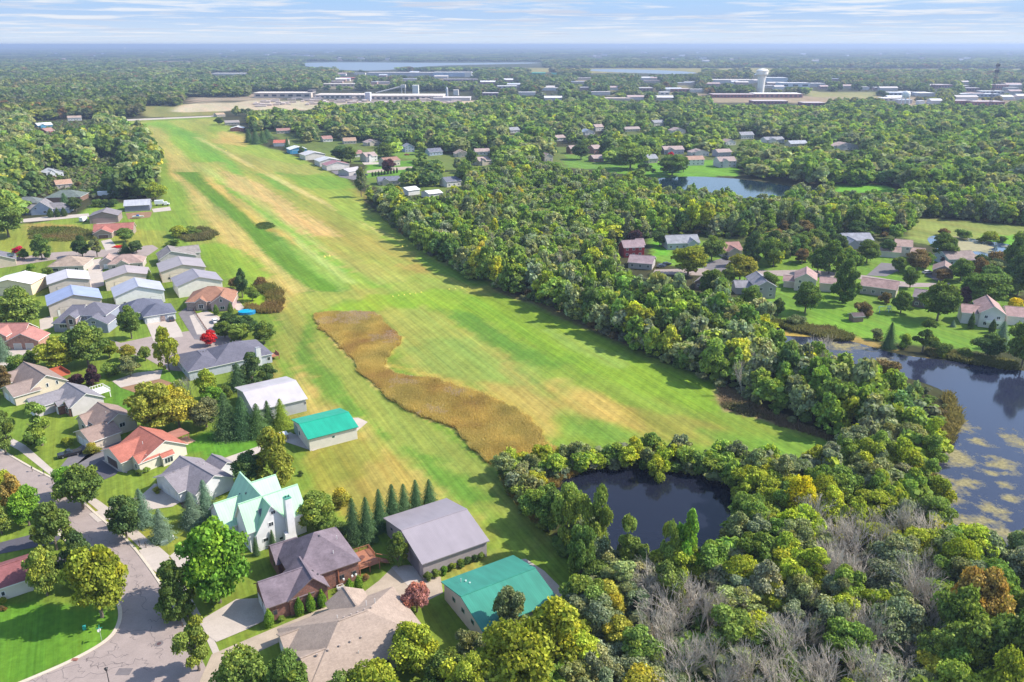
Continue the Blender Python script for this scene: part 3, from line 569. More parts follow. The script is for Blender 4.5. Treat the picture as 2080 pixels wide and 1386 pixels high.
# brick house
h=House('brick_house',(540.2,1237.3),3.6,32,'large brown brick house with a dark purple-grey hipped roof beside the gravel lane')
h.roof=shingle((.17,.135,.155));h.wall=BR_BRICK;h.trim=simple('brown_trim',(.16,.11,.09),.6,.05)
h.wing(0,9.2,0,8.6,3.6,6.7).win('S',1.2,1.3,.9,1.1);h.door('W',2.4,2.6,2.3).door('W',5.6,2.6,2.3)
h.wing(3.9,12.1,-.35,7.5,3.7,7.0,'v',rf=.62).win('S',4.6,1.1,1.1,1.2)
h.wing(6.3,19.8,3.3,17.3,4.5,9.5,'u',True,True).win('S',9,1.4,1.2,1.1,n=2).win('S',11.6,1.4,1.,1.).win('E',3,2.2,1.6,1.4,n=2).win('E',7.5,.4,1.8,2.3,n=2)
h.wing(5.4,11,11.9,19.4,3.6,6.0).win('W',3,1.2,1.,1.3)
h.vents([(13.8,9.4,8.9),(10.1,3.3,5.9),(10.8,2.6,5.3)]).pipe(15.2,5.9,6.4).pipe(17.3,9.6,7.0)
h.box('downpipe',15.0,15.2,3.55,3.72,0,4.3,simple('copper',(.35,.13,.07),.5,.1))
for u,v in ((11.6,.6),(12.6,2.8),(15.9,2.9),(17.7,3.),(18.5,3.)):h.box('wall_light',u-.16,u+.16,v-.0,v+.3,1.6,1.95,FRAME)
# its deck with steps
dk=empty('wooden_deck',(0,0,0),0,'reddish wooden deck with railings and a flight of steps at the brick house','deck');o_=G(540.2,1237.3,3.6);dk.location=(o_.x,o_.y,0);dk.rotation_euler=(0,0,R(32))
DW=simple('cedar_boards',(.33,.14,.08),.75,.2,4.);mb=MB();mb.box(19.5,24.2,4.6,10.4,1.5,1.65);mb.build('deck_floor',DW,dk)
mb=MB()
for u,v in ((19.9,4.7),(22,4.7),(24.1,4.7),(24.1,7.4),(24.1,10.3),(21.9,10.3)):mp=MB();mp.box(u-.08,u+.08,v-.08,v+.08,0,2.6);mp.build('post',DW,dk)
mb=MB();mb.box(19.6,24.15,4.66,4.74,2.5,2.6);mb.box(24.06,24.14,6.8,10.3,2.5,2.6);mb.box(19.6,24.15,10.26,10.34,2.5,2.6)
for k in range(20):u=19.7+k*.235;mb.box(u-.03,u+.03,4.67,4.73,1.65,2.5);mb.box(u-.03,u+.03,10.27,10.33,1.65,2.5)
for k in range(14):v=6.9+k*.25;mb.box(24.07,24.13,v-.03,v+.03,1.65,2.5)
mb.build('railing',DW,dk)
mb=MB()
for k in range(8):mb.box(24.2+k*.34,24.56+k*.34,4.9,6.5,1.42-k*.19,1.5-k*.19)
mb.face([(24.2,4.85,1.5),(26.9,4.85,0),(26.9,4.85,.22),(24.2,4.85,1.72)]);mb.face([(24.2,6.55,1.5),(26.9,6.55,0),(26.9,6.55,.22),(24.2,6.55,1.72)][::-1])
mb.tube((24.2,4.8,2.5),(26.9,4.8,1.0),.06,.06,5);mb.tube((24.2,6.6,2.5),(26.9,6.6,1.0),.06,.06,5);mb.tube((26.9,4.8,0),(26.9,4.8,1.1),.07,.07,5);mb.tube((26.9,6.6,0),(26.9,6.6,1.1),.07,.07,5)
mb.build('steps',DW,dk)
tb=empty('patio_table',(0,0,0),0,'round brown patio table on the reddish deck','table');tb.location=(dk.matrix_basis@Vector((21.4,7.2,1.65)));mb=MB();mb.tube((0,0,.66),(0,0,.72),.6,.6,12);mb.build('table_top',simple('brown_top',(.16,.07,.05),.5),tb);mb=MB();mb.tube((0,0,0),(0,0,.66),.06,.06,6);mb.build('leg',simple('brown_top',(.16,.07,.05),.5),tb)
# white house with mint metal roof
h=House('white_house',(608.3,1046.8),5,38,'tall white house with steep pale mint green metal roofs and a white chimney')
h.roof=metal((.37,.59,.39),.6,.55,.1);h.wall=siding((.72,.71,.70),.25);h.trim=simple('white_trim',(.75,.74,.72),.5,.03)
h.wing(-11.4,1.8,0,7.8,5,10.2,o=.4).win('E',3.8,5.2,1.4,1.3).win('E',3.8,1.5,1.6,1.6,n=2)
h.wing(-10.1,-2.1,-.6,17.3,4,10,'v',o=.4).win('S',4.0,7.6,1.1,.9,n=2).win('S',3.3,5.0,1.2,1.,n=2).win('S',1.8,1.8,1.3,.9).win('S',5.4,.9,1.6,.7).win('N',3.6,4.6,1.2,1.2)
h.wing(-14.1,-7.6,7.2,17.,3.4,7.3,o=.45).win('W',2.4,2.4,.9,1.6).win('W',5.8,1.0,1.1,1.4).door('W',8.,1.,2.1,name='door')
h.wing(-6,.2,8.6,15.8,5.6,9.4,o=.4).win('E',3.,2,1.4,1.3)
h.box('chimney',-3.4,-1.7,-1.6,.1,0,10.6,siding((.74,.72,.72),.25),tp=.86);h.box('chimney_cap',-3.25,-1.85,-1.45,-.05,10.6,10.8,metal((.08,.28,.2)));h.box('chimney_shoulder',-4.4,-1.5,-1.7,-.2,0,2.6,siding((.74,.72,.72),.25),tp=.8)
for u in (-2.9,-2.2):
    mb=MB();mb.tube((u,-.75,10.8),(u,-.75,11.25),.14,.14,6);h.part('chimney_pot',mb,simple('pot',(.05,.12,.1),.5))
for (u,v,z,ry) in ((-7.6,1.7,7.7,0),):
    mb=MB();M_=Matrix.Translation((u,v,z))@Matrix.Rotation(math.atan(5.2/3.9),4,'X');mb.box(-.45,.45,-.9,.9,.0,.14,M=M_);o=h.part('skylight',mb,simple('skylight_frame',(.25,.28,.28),.4));mb=MB();mb.box(-.36,.36,-.8,.8,.14,.17,M=M_);mb.build('pane',glass(),o)
for v,z in ((12.6,6.5),(5.2+1.2,5.9)):
    mb=MB();M_=Matrix.Translation((-9.0,v,z-.2+(.0)))@Matrix.Rotation(-math.atan(6/4),4,'Y');M_=Matrix.Translation((-8.3,v,4+1.5*(-8.3+10.1)+.02))@Matrix.Rotation(-math.atan(1.5),4,'Y');mb.box(-.6,.6,-.4,.4,0,.12,M=M_);h.part('skylight',mb,glass())
h.vents([(-7.4,10.6,8.1)])
# tan-roofed ranch
h=House('tan_roofed_house',(588.5,1329.2),3,32,'sprawling low house with a pale tan shingle hip roof at the bottom centre')
h.roof=shingle((.33,.255,.205),.08);h.wall=siding((.5,.47,.42));h.trim=simple('tan_trim',(.5,.44,.38),.6)
h.wing(0,22.3,-9.7,7.4,3,7,'u',True,True).win('S',13.2,.9,1.2,1.4).win('S',16,.9,2.4,1.6,n=2).win('S',8.6,.2,1.9,2.1,n=2).win('S',6.,.2,1.9,2.1,n=2)
h.wing(.6,9,-9.4,.6,3.02,5.25).win('W',2,1,1.2,1.3).win('W',6,1,1.2,1.3)
h.wing(-.5,4,1.2,6.2,3.0,4.35,o=.3).door('W',2.3,2.2,2.1)
h.wing(9.6,17.2,3.2,9.6,3,5.2,'v',o=.4).win('N',3,1,1.2,1.3)
h.vents([(3.2+k*1.95,-5.1,5.25) for k in range(5)],c=(.38,.31,.27)).vents([(9.8+k*1.25,-.55,6.75) for k in range(5)],c=(.38,.31,.27))
h.pipe(9.6,-7.2,4.1,.5).pipe(14.6,1.3,6.1,.9).pipe(16.2,1.2,6.,.9).pipe(8.9,.5,6.2,.7)
# teal-roofed barn
TEAL=metal((.035,.215,.15),.5,.42,.14)
h=House('teal_barn',(986,1280),4,31.5,'wide tan barn with a teal green metal roof and three gable windows','barn')
h.roof=TEAL;h.wall=siding((.47,.42,.36),.3,True);h.trim=simple('teal_trim',(.05,.22,.17),.5)
h.wing(-.6,15.6,0,16.1,4,6.0);
for t in (4.,7.6,11.2):h.win('W',t,2.2,1.1,.9)
h.box('hangar_door',15.2,15.35,1.6,14.5,.05,3.8,siding((.66,.64,.6),.5,True)).pipe(2.2,13.2,4.6,.9)
h.vents([(3.,12.7,4.9),(3.2,11.5,5.1),(3.4,3.,4.8)],c=(.5,.6,.55))
# grey barn
h=House('grey_barn',(857,1147),4,31.6,'grey metal barn with a plain mauve-grey roof beside the spruce row','barn')
h.roof=metal((.27,.235,.255),.5,.3,.05);h.wall=siding((.34,.29,.29),.3,True);h.trim=simple('grey_trim',(.3,.27,.28),.5)
h.wing(0,15.4,0,19.4,4,6.4).win('W',15.4,2.6,1.2,.8).door('W',4,4.2,3.3,c=(.17,.15,.17)).win('E',10,1.4,1.2,1.)
# second grey barn
h=House('long_grey_barn',(514.3,835.9),4,32.8,'long light grey metal barn behind three spruces','barn')
h.roof=metal((.46,.42,.43),.4,.3,.04);h.wall=siding((.42,.42,.42),.3,True)
h.wing(0,15.7,0,19.6,4.1,6.3).win('W',12.5,1.2,1.,1.2).door('W',15.6,2.2,2.2).box('wall_lamp',14.9,15.1,.3,.45,2.4,3.,simple('dark_lamp',(.05,.05,.05),.4))
# green-roofed hangar
h=House('green_hangar',(639.8,890.2),3.6,32,'small cream hangar with a bright green metal roof on a concrete slab','hangar')
h.roof=metal((.012,.30,.19),.5,.42,.1);h.wall=siding((.62,.58,.50),.3,True);h.trim=simple('green_trim',(.05,.2,.15),.5)
h.wing(-1.9,12.1,0,14,3.7,5.3,o=.4).win('W',8.2,1.2,.9,1.1).door('W',11.4,3.,2.6,c=(.3,.38,.36)).win('S',6.6,2.2,.7,.5)
# dark hip house by the red maple
h=House('slate_hip_house',(422.3,743.9),3.2,35.6,'large house with a broad dark slate hip roof and a pale chimney')
h.roof=shingle((.13,.125,.155),.1);h.wall=siding((.42,.44,.48),.2)
h.wing(1,21,-1.4,15.5,3.2,7.0,'u',True,True);h.win('S',3,.9,2,1.4,n=2).win('S',6.2,.7,1.2,1.7).win('S',12,.8,2,1.5,n=2).win('S',18,1,1.3,1.2).win('E',6,.9,1.4,1.3)
h.wing(-6.6,6.2,-1.5,16.5,3.2,5.5,'v',True,True,o=.4).win('W',6,1,1.,1.1).win('W',9,1,1.,1.1).win('S',4.5,1,1.4,1.2)
h.box('chimney',15.3,16.9,-1.7,-.3,0,6.2,siding((.6,.6,.6)),tp=.95).box('chimney_cap',15.4,16.8,-1.6,-.4,6.2,6.4,simple('cap',(.25,.25,.27)))
h.vents([(7.6+k*1.1,8.2,6.75) for k in range(5)]).vents([(.3+k*.9,8.6,5.3) for k in range(3)])
h.box('deck',20.8,23.6,.5,4.2,1.2,1.4,DW).box('deck_rail',23.5,23.6,.5,4.2,1.4,2.3,DW).box('deck_post',23.4,23.6,.5,.7,0,1.3,DW)
# red roof house
h=House('red_roofed_house',(369.8,898.5),3,51,'cream house with a salmon red shingle roof and a bay window')
h.roof=shingle((.36,.13,.095),.12);h.wall=siding((.64,.58,.48),.2)
h.wing(-12.6,.4,-2.3,10.7,3,6.4,'v',rf=.56).win('S',1.6,.9,1.0,1.2)
h.wing(-15.5,-7,1.4,12,3,5.4).door('W',5.2,5.,2.2,c=(.10,.07,.06))
h.wing(-13,-7,-2.4,2.,3,4.6,o=.35).win('W',1.8,.9,.9,1.3)
h.wing(-7.4,-3.9,-3.4,-1.2,2.5,3.3,o=.25,trim=FRAME).win('S',1.5,.6,2.4,1.5,n=3)
h.pipe(-8.6,3.2,5.2,.5).pipe(-10.3,-1.4,3.8,.5)
h.box('patio_slab',.6,5.4,3.4,8.,.02,.1,simple('tan_slab',(.55,.33,.22),.8)).box('pergola_beam',.2,4.2,4.2,4.35,2.5,2.65,DW).box('pergola_beam',.2,4.2,8.2,8.35,2.5,2.65,DW).box('pergola_roof',.2,4.4,4.,8.6,2.65,2.75,shingle((.33,.15,.11),.12))
for v in (4.2,8.2):h.box('pergola_post',4.05,4.2,v,v+.15,0,2.6,DW)
# tan split-level
h=House('tan_gabled_house',(186.8,898.7),2.8,51,'tan gabled house with a low garage wing facing the black pickup')
h.roof=shingle((.26,.185,.155),.12);h.wall=siding((.56,.48,.39),.2)
h.wing(4.4,14.6,3.9,15.8,3.6,6.4,'v').win('S',5.3,2.0,1.7,1.3,n=2)
h.wing(-.5,8,0,9.9,2.8,4.95).door('W',3.2,2.5,2.1).door('W',6.4,2.5,2.1)
h.wing(3.3,9,10.8,17.2,2.9,5.1,o=.4).win('W',2.4,1,1.4,1.2)
h.wing(4.2,7,12.8,15.4,3.2,4.5,o=.25).vents([(.8+1.2,5.2,4.8),(3,5.2,4.8)]).pipe(8.2,8.5,5.6,.5)
# grey gabled with deck
h=House('grey_gabled_house',(150.6,824.8),3,50,'grey-roofed house with red brick porch and a white railed rear deck')
h.roof=shingle((.215,.2,.215),.12);h.wall=siding((.50,.46,.46),.2)
h.wing(-1.4,8.5,-.7,12.4,3,5.9,'v')
h.wing(-8.4,1.6,6.6,14.,3,5.1).door('W',3.4,4.6,2.1)
h.wing(-1.7,3.6,-.2,4.,2.9,4.7,o=.3,wall=BR_BRICK).win('W',1.8,.8,1.6,1.5,n=2)
h.wing(-3.2,0,3.4,6.4,2.9,4.,o=.3,wall=BR_BRICK).door('W',1.3,1.1,2.1,name='door')
h.box('deck_floor',8.6,12.6,5.2,10.2,1.9,2.05,FRAME)
mb=MB()
for a in np.arange(8.7,12.7,.8):mb.box(a-.05,a+.05,5.2,5.3,2.05,3.);mb.box(a-.05,a+.05,10.1,10.2,2.05,3.)
for a in np.arange(5.2,10.3,.8):mb.box(12.5,12.6,a-.05,a+.05,2.05,3.)
mb.box(8.6,12.6,5.2,5.3,2.95,3.05);mb.box(8.6,12.6,10.1,10.2,2.95,3.05);mb.box(12.5,12.6,5.2,10.2,2.95,3.05)
for a,b in ((12.4,5.4),(12.4,10)):mb.box(a-.1,a+.1,b-.1,b+.1,0,2)
h.part('deck_railing',mb,FRAME)
# beige gabled
h=House('beige_gabled_house',(34.9,806.7),3,50,'beige two-storey gabled house with a brown roof and red rear deck')
h.roof=shingle((.25,.19,.165),.12);h.wall=siding((.58,.50,.38),.2)
h.wing(3.4,15,1.2,18.3,3,6.7,'v').win('S',5.2,2.7,.8,1.3).win('S',8.,2.7,.8,1.3).box('air_conditioner',8.2,9.1,.4,1.2,0,1.,FRAME)
h.wing(-.9,7,.4,10.6,3,5.2).door('W',2.8,2.5,2.1).door('W',6.4,2.5,2.1)
h.wing(2.9,9,13,20.4,3,5.2,o=.4).win('W',3,1,1.2,1.2)
h.box('deck_floor',15,18.6,9,16,1.9,2.05,simple('red_deck',(.38,.10,.05),.7,.15)).box('deck_rail',18.5,18.6,9,16,2.05,2.95,simple('red_deck',(.38,.10,.05),.7,.15)).box('deck_rail',15,18.6,15.9,16,2.05,2.95,simple('red_deck',(.38,.10,.05),.7,.15))
# grey-roofed house with two garage doors
h=House('grey_roofed_house',(476.8,950.5),3,51,'white house with a slate grey roof and shaded double garage')
h.roof=shingle((.225,.2,.215),.08);h.wall=siding((.66,.66,.68),.2)
h.wing(-13,-2.5,-4.3,11,3,5.9,'v',hipB=False).win('S',2.5,1,1.4,1.2,n=2)
h.wing(-15,-6,-.4,11.2,3,5.5,o=.6).door('W',3.2,2.5,2.2).door('W',6.4,2.5,2.2)
h.wing(-3.5,1.4,1.2,8,3,4.6,'v',o=.3)
h.vents([(-7.6+0*k,-2.6+2.1*k,5.6) for k in range(5)]).vents([(-12.6,5.4,5.4),(-10.8,5.4,5.4)]).pipe(-5.2,4.6,4.6,.5)
# hangars row
def hangar(a,b,hr,dep,roof,wall,label,he=5.,trim=None,doorc=None,name='hangar',pw=None,z0=0,doors=True):
    A=G(*a,he);B=G(*b,he);W=(B-A).length;ang=math.degrees(math.atan2(B.y-A.y,B.x-A.x))
    h=House(name,None,0,ang,label,'hangar','aircraft hangars beside the airstrip',world=(A.x,A.y,0))
    wall=tuple(min(.72,a*b) for a,b in zip(wall,(1.4,1.32,1.22)));h.roof=metal(roof,.45);h.wall=siding(wall,.3,True);h.trim=trim or simple('hangar_trim',[x*.5 for x in wall],.5)
    h.wing(0,W,0,dep,he,hr,'v',o=.5)
    if doors:h.door('S',W/2-.2,W*.62,he*.68,name='hangar_door',mat=siding(doorc or [x*1.08 for x in wall],.6,True)).win('W',dep*.5,1.6,1.1,1.)
    return h
z8=lambda x,y:(80+x/6.931,480+y/6.931)
z9=lambda x,y:(300+x/6.93,480+y/6.93)
hangar(z8(105,685),z8(720,608),6.9,16.5,(.5,.46,.47),(.34,.31,.31),'hangar with a pale silver roof behind the blue-grey one')
h=hangar(z8(105,985),z8(890,875),8.1,16.1,(.27,.31,.46),(.37,.34,.33),'hangar with a blue-grey metal roof behind the slate-roofed house');h.door('S',4,2.6,2.6)
hangar(z8(905,622),z8(1585,540),7.3,14.4,(.34,.28,.27),(.50,.44,.37),'hangar with a brownish roof and a tan sliding door')
h=hangar(z8(1045,862),z8(1770,765),8.2,15.4,(.36,.36,.42),(.50,.52,.52),'large pale hangar with a light grey roof and three small gable windows',doors=False)
for t in (3.2,6.,8.8):h.win('S',t,1.6,.9,.8,n=2)
h.door('S',15.2,4.4,2.9)
hangar(z9(170,510),z9(825,435),7.4,17.5,(.31,.265,.26),(.46,.41,.35),'taupe-roofed hangar with a framed side door').win('S',3,1.2,1,1)
hangar(z9(405,715),z9(1065,625),8.0,15.8,(.27,.24,.26),(.50,.50,.47),'hangar with a mauve-grey roof behind the brown-roofed brick house',doors=False)
h=hangar((-27,579),(63,577.5),7.1,14.5,(.72,.69,.64),(.52,.44,.33),'hangar with a glaring white roof at the left edge')
h=House('taupe_gabled_house',z9(155,290),5,29,'two-storey taupe house with a long roof sloping towards the lawn')
h.roof=shingle((.25,.22,.205));h.wall=siding((.42,.39,.37));h.wing(0,17.2,0,14,3.6,7.,'v',rf=.34).win('S',3.4,2.,1.8,1.3,n=3).win('S',7.6,3.4,.9,.5)
h.wing(9,20,6,17,3.6,6.2).win('E',3,.8,1.6,1.6)
# blue-grey house facing the lane
h=House('slate_roofed_house',(103.8,657.5),3.5,2,'two-storey grey house with slate roof, arched entry window and pink stone porch')
h.roof=shingle((.14,.135,.165),.12);h.wall=siding((.27,.29,.35),.2)
ST=brick((.38,.27,.24),(.28,.2,.18))
h.wing(0,10,0,15,3.5,8.3,'u',True,False).win('S',3.6,1.6,3.,1.4,n=3).win('W',5,1,1,1.2)
h.wing(6.4,19.2,2.6,15,5.6,9,'u',True,True).win('S',4,4.2,2.2,.7,n=2).win('S',10.6,4.4,1.6,.7,n=2)
h.wing(5.4,9.6,-.7,7,5.6,7.2,'v',o=.3,wall=ST).win('S',1.8,3.2,1.6,2.,n=1).door('S',1.8,1.2,2.3,name='door')
h.wing(10.6,21.3,-1.6,7,3.5,6.4,'v').win('S',4.9,3.6,1.6,1.1,n=2).door('S',5,5,2.2,c=(.5,.5,.52))
# dark hip house with white garage door
h=House('dark_hip_house',z8(1460,1140),3,31,'low house with a dark hip roof and white garage doors')
h.roof=shingle((.115,.12,.16),.1);h.wall=siding((.36,.38,.44),.2)
h.wing(-6.9,9.7,6.6,20.5,3,6.5,'u',True,True)
h.wing(.0,12,0,13,3,5.9,'u',True,True).door('S',3.2,4.9,2.2).door('S',9.4,2.6,2.2).box('stone_pier',6,7.6,.2,.5,0,2.2,ST)
# brown roofed house by the pool
h=House('brown_roofed_house',(383,615.6),3.5,9,'brick house with a reddish-brown roof and pointed gables beside the pool')
h.roof=shingle((.29,.15,.10),.12);h.wall=brick((.42,.32,.26),(.3,.22,.18))
h.wing(-1.6,16.9,.8,16,3.5,7.6,'u',True,True).win('W',6,1,1.2,1.3)
h.wing(8.4,17.4,-2.4,9,3.5,6.5,'v',wall=siding((.40,.29,.28),.2)).win('S',4,3.8,1,1.3).win('S',4.2,.8,1.8,1.3,n=2)
h.wing(2.2,7,-.2,6,3.5,5.2,'v',o=.35).win('S',2,.8,1.9,1.8,n=2)
# two hip bungalows by the cross lane
h=House('hip_bungalow',z8(145,435),3,9,'brown hip-roofed bungalow with a white-trimmed porch north of the silver hangar')
h.roof=shingle((.30,.23,.18));h.wall=siding((.46,.42,.37));h.wing(-1.6,14.8,0,15,3,6.3,'u',True,True).win('S',3,.8,3,1.4,n=3).win('S',8,.4,1.8,1.9,n=2).win('S',12.4,.9,1.8,1.3,n=2)
h=House('hip_bungalow',z8(945,405),3,16,'pinkish-brown roofed bungalow with a small front gable')
h.roof=shingle((.31,.22,.19));h.wall=siding((.46,.40,.35));h.wing(0,16,0,12,3,6.2,'u',True,True).win('S',2.4,.9,1.6,1.3,n=2).win('S',13.4,.9,1,1.3);h.wing(4,10,-1.4,6,3,5.,'v',o=.35).win('S',2.4,.9,2,1.2,n=2)
h.wing(-4.4,3,4,13,3,5.6,'v').door('S',3.4,3,2.2)
# left edge houses
h=House('pink_roofed_house',(14,711),0,2,'brick house with a pinkish red roof and two pale garage doors at the left edge')
h.roof=shingle((.37,.17,.145),.1);h.wall=brick((.42,.2,.14),(.32,.16,.12))
h.wing(-12,4.6,3,14,3.4,7,'u',False,False);h.wing(.2,11.6,-.2,8,3.2,6.,'v').door('S',3.2,2.5,2.1,c=(.45,.42,.38)).door('S',7.3,2.5,2.1,c=(.45,.42,.38)).vents([(5.,.2,4.6)])
h.wing(-5.6,.2,1,8,4.6,6.6,'v',o=.3).win('S',2.6,2.6,2,1.8)
h=House('maroon_roofed_garage',(-20,1232),0,37,'pale garage with a maroon roof at the lower left edge','garage')
h.roof=shingle((.22,.085,.085),.12);h.wall=siding((.66,.6,.5));h.wing(-6,8.2,0,9.5,3,5.,'u').win('S',8,1,.8,1)
h=House('dark_roofed_house',(-28,548),0,31,'corner of a grey house with solar panels at the left edge')
h.roof=shingle((.16,.15,.17));h.wall=siding((.5,.42,.32));h.wing(-4,13,0,12,3.4,6.8,'v').box('solar_panel',9,12.4,2,9,4.7,4.82,glass())
# meadow buildings
h=House('brown_hangar',(181,455.5),0,16,'taupe hangar with a wide brown door in the left meadow','hangar','aircraft hangars beside the airstrip')
h.roof=shingle((.2,.18,.19));h.wall=siding((.28,.215,.2),.3,True);h.trim=simple('dk',(.1,.08,.08),.5);h.wing(0,16.6,0,15,4.2,6.8,'v').door('S',8,13,3.1,name='hangar_door',mat=siding((.30,.21,.2),.8))
h=House('slate_barn',(254,431),0,18,'dark grey metal barn with a paler roof facing the field','barn')
h.roof=metal((.38,.38,.41));h.wall=siding((.19,.19,.25),.3,True);h.wing(-.5,15.2,0,14,3.8,6.4,'u')
h=House('red_tile_house',(186,486),0,15,'low house with a red-brown roof behind the cross lane');h.roof=shingle((.33,.13,.105));h.wall=siding((.3,.24,.2))
h.wing(0,21,5,15,3,6.2,'u').win('S',15,.8,1.6,1.3,n=2);h.wing(1,11,-1,9,3,5.4,'v').door('S',4.8,5,2.1,c=(.14,.08,.07))
h=House('hip_farmhouse',(62,438),0,14,'two-storey grey farmhouse with steep slate roofs left of the loop drive');h.roof=shingle((.2,.185,.19));h.wall=siding((.34,.38,.46))
h.wing(0,13,0,13,3.4,8.4,'v').win('S',3,3.6,1.4,1.1,n=2).win('S',8,1,2,1.4,n=2);h.wing(10,22,2,13,3.2,6.2,'u',False,True).win('S',8,1,1.6,1.3);h.wing(-6,4,3,12,3,5.6,'u')
h=House('green_hip_house',(92,412),0,8,'hip house with a dark green-grey roof and brown walls');h.roof=shingle((.13,.155,.14));h.wall=siding((.22,.14,.11));h.wing(0,23,0,17,3.4,7,'u',True,True)
h=House('cream_cottage',(35,423),0,8,'small cream cottage with a dark grey hip roof');h.roof=shingle((.14,.155,.15));h.wall=siding((.62,.54,.36));h.wing(-4,14,0,13,3.2,6.2,'u',True,True).win('S',6,.9,1.2,1.2)
GH='houses among the woods right of the airstrip'
# houses given by the foot of their front wall: (x0,y0,x1,y1, depth, eaves, ridge, ridge axis, roof, wall, label)
PINK=(.36,.275,.25);GREYR=(.27,.27,.29);DKR=(.15,.155,.19);REDB=(.32,.18,.155);WHT=(.62,.6,.56);BGE=(.50,.44,.36);TANW=(.42,.37,.32)
def cott(x0,y0,x1,y1,dep,he,hr,ax,roof,wall,label,wins=True,met=False,group=GH,cat='house',name='house',extra=None,door=None):
    A=G(x0,y0);B=G(x1,y1);W=(B-A).length;ang=math.degrees(math.atan2(B.y-A.y,B.x-A.x))
    h=House(name,None,0,ang,label,cat,group,world=(A.x,A.y,0));h.roof=(metal if met else shingle)(roof);h.wall=siding(wall,.3,met)
    h.wing(-.45,W+.45,-.45,dep+.45,he,hr,ax)
    if wins:
        n=max(2,int(W/3.2))
        for k in range(n):
            if door and abs((k+.5)/n-.5)<.3:continue
            h.win('S',W*(k+.5)/n,.95,1.3,1.3,n=2)
            if he>4.6:h.win('S',W*(k+.5)/n,3.6,1.3,1.2,n=2)
    if door:h.door('S',W/2,door,min(he*.75,3.4),name='garage_door' if door<6 else 'hangar_door',mat=siding([min(.75,q*1.1) for q in wall],.7,True))
    for e in extra or ():h.wing(*e)
    return h
cott(1267,524,1306,522,8,5.2,8,'u',(.30,.22,.23),(.33,.035,.04),'two-storey red house with a mauve roof at the wood edge',extra=[(7.5,12,2,9,5.6,8.2,'u')])
cott(1276,545,1324,549,10,3,5.6,'u',(.31,.23,.24),(.42,.38,.37),'long mauve-roofed garage below the red house',cat='garage',name='garage',door=None)
cott(1356,508,1420,506,11,3.4,6.6,'u',GREYR,(.40,.43,.48),'grey-roofed bungalow with a white front gable',extra=[(10,16,-2,6,3.4,5.6,'v')])
cott(1468,523,1507,521,11,3.2,6.4,'u',REDB,(.48,.42,.36),'red-brown roofed bungalow with a white garage door',extra=[(1.5,8.5,-2.4,5,3.2,5.3,'v')])
cott(1411,586,1440,590,9,3,5.4,'v',PINK,(.2,.14,.12),'small house with a tan roof half hidden by trees')
cott(1534,607,1574,607,15,5.2,7.8,'v',(.26,.245,.26),(.37,.35,.32),'grey two-storey house with a grey gable facing the woods',extra=[(-7,1,6,14,3,5.2,'u')])
cott(1612,590,1655,594,12,5.2,8,'v',(.33,.22,.20),(.55,.49,.42),'beige two-storey house with a pink-brown gable roof',extra=[(10,18.5,2,10,3.8,5.6,'u'),(-5,1,3,10,3,4.8,'u')])
cott(1746,596,1818,606,10.5,3.6,6.,'u',(.30,.2,.18),(.40,.35,.30),'long ranch house with a reddish-brown roof and rear steps')
cott(1852,623,1886,628,9,4.4,6.6,'u',(.24,.19,.19),(.16,.12,.11),'dark brown house half behind the big maple')
cott(1815,520,1849,523,11,5.2,7.6,'u',(.36,.25,.21),(.58,.54,.47),'two-storey cream house with a pink-tan roof by the marsh pond',extra=[(-7,3,-5,3,3,5,'u'),(7,14,-4,6,3,5,'u')])
cott(1716,501,1772,500,11,3.2,6,'u',(.27,.27,.30),(.42,.42,.40),'grey-roofed bungalow at the upper right of the street',extra=[(-1,5,-6,3,3,5,'v')])
cott(1925,541,1982,539,11,3.4,6,'u',(.27,.21,.19),(.36,.40,.44),'low pinkish-roofed house behind the marsh pond')
cott(1893,562,1936,567,10,3.2,5.8,'v',(.28,.2,.18),(.26,.19,.16),'brown gabled house with a van in its drive')
cott(1972,556,1998,554,9,3.2,5.6,'u',(.25,.2,.21),(.3,.26,.26),'mauve-roofed cottage at the far right street end')
h=cott(1986,664,2036,669,15,5.6,8.6,'v',(.36,.235,.215),(.62,.58,.53),'tall cream house with a pink roof and balcony at the right edge',extra=[(-6.,1.5,2,11,4.4,6.6,'u'),(10,22,6,17,3.6,6.,'u')])
h.box('balcony',2,7,-1.8,-.1,2.4,2.6,FRAME).box('balcony_rail',2,7,-1.8,-1.7,2.6,3.5,FRAME)
cott(1733,655,1753,654,3.4,2.3,3.3,'u',(.12,.09,.09),(.24,.16,.13),'little brown garden shed on the lawn by the backwater',wins=False,cat='shed',name='garden_shed',group=None)
GM='farm and hangar buildings right of the airstrip'
cott(590,313.5,624,311.5,16,4.2,6.4,'v',(.66,.66,.66),(.06,.25,.42),'blue hangar with a white roof, far right of the airstrip',met=True,wins=False,door=12,group=GM,cat='hangar',name='hangar')
cott(621,326,661,323,17,4.4,6.8,'v',(.52,.48,.46),(.6,.56,.5),'cream hangar with a pale roof next to the blue hangar',met=True,wins=False,door=13,group=GM,cat='hangar',name='hangar')
cott(650,339,692,336,16,4.4,6.8,'v',(.52,.50,.48),(.56,.53,.48),'pale hangar partly behind the maroon-trimmed one',met=True,wins=False,door=12,group=GM,cat='hangar',name='hangar')
cott(664,347,710,343.5,13,4.2,6.8,'v',(.32,.13,.13),(.62,.57,.52),'white hangar with a maroon roof, nearest of its row',met=True,wins=False,door=11,group=GM,cat='hangar',name='hangar')
cott(709,358,737,353,12,3.4,5.4,'u',(.42,.38,.39),(.4,.37,.36),'grey shed beside two parked trailers',met=True,wins=False,group=GM,cat='shed',name='shed')
cott(556,298,585,297.5,15,3.6,6,'u',(.42,.13,.09),(.62,.58,.53),'white building with a red roof between pines',wins=False,door=9,group=GM)
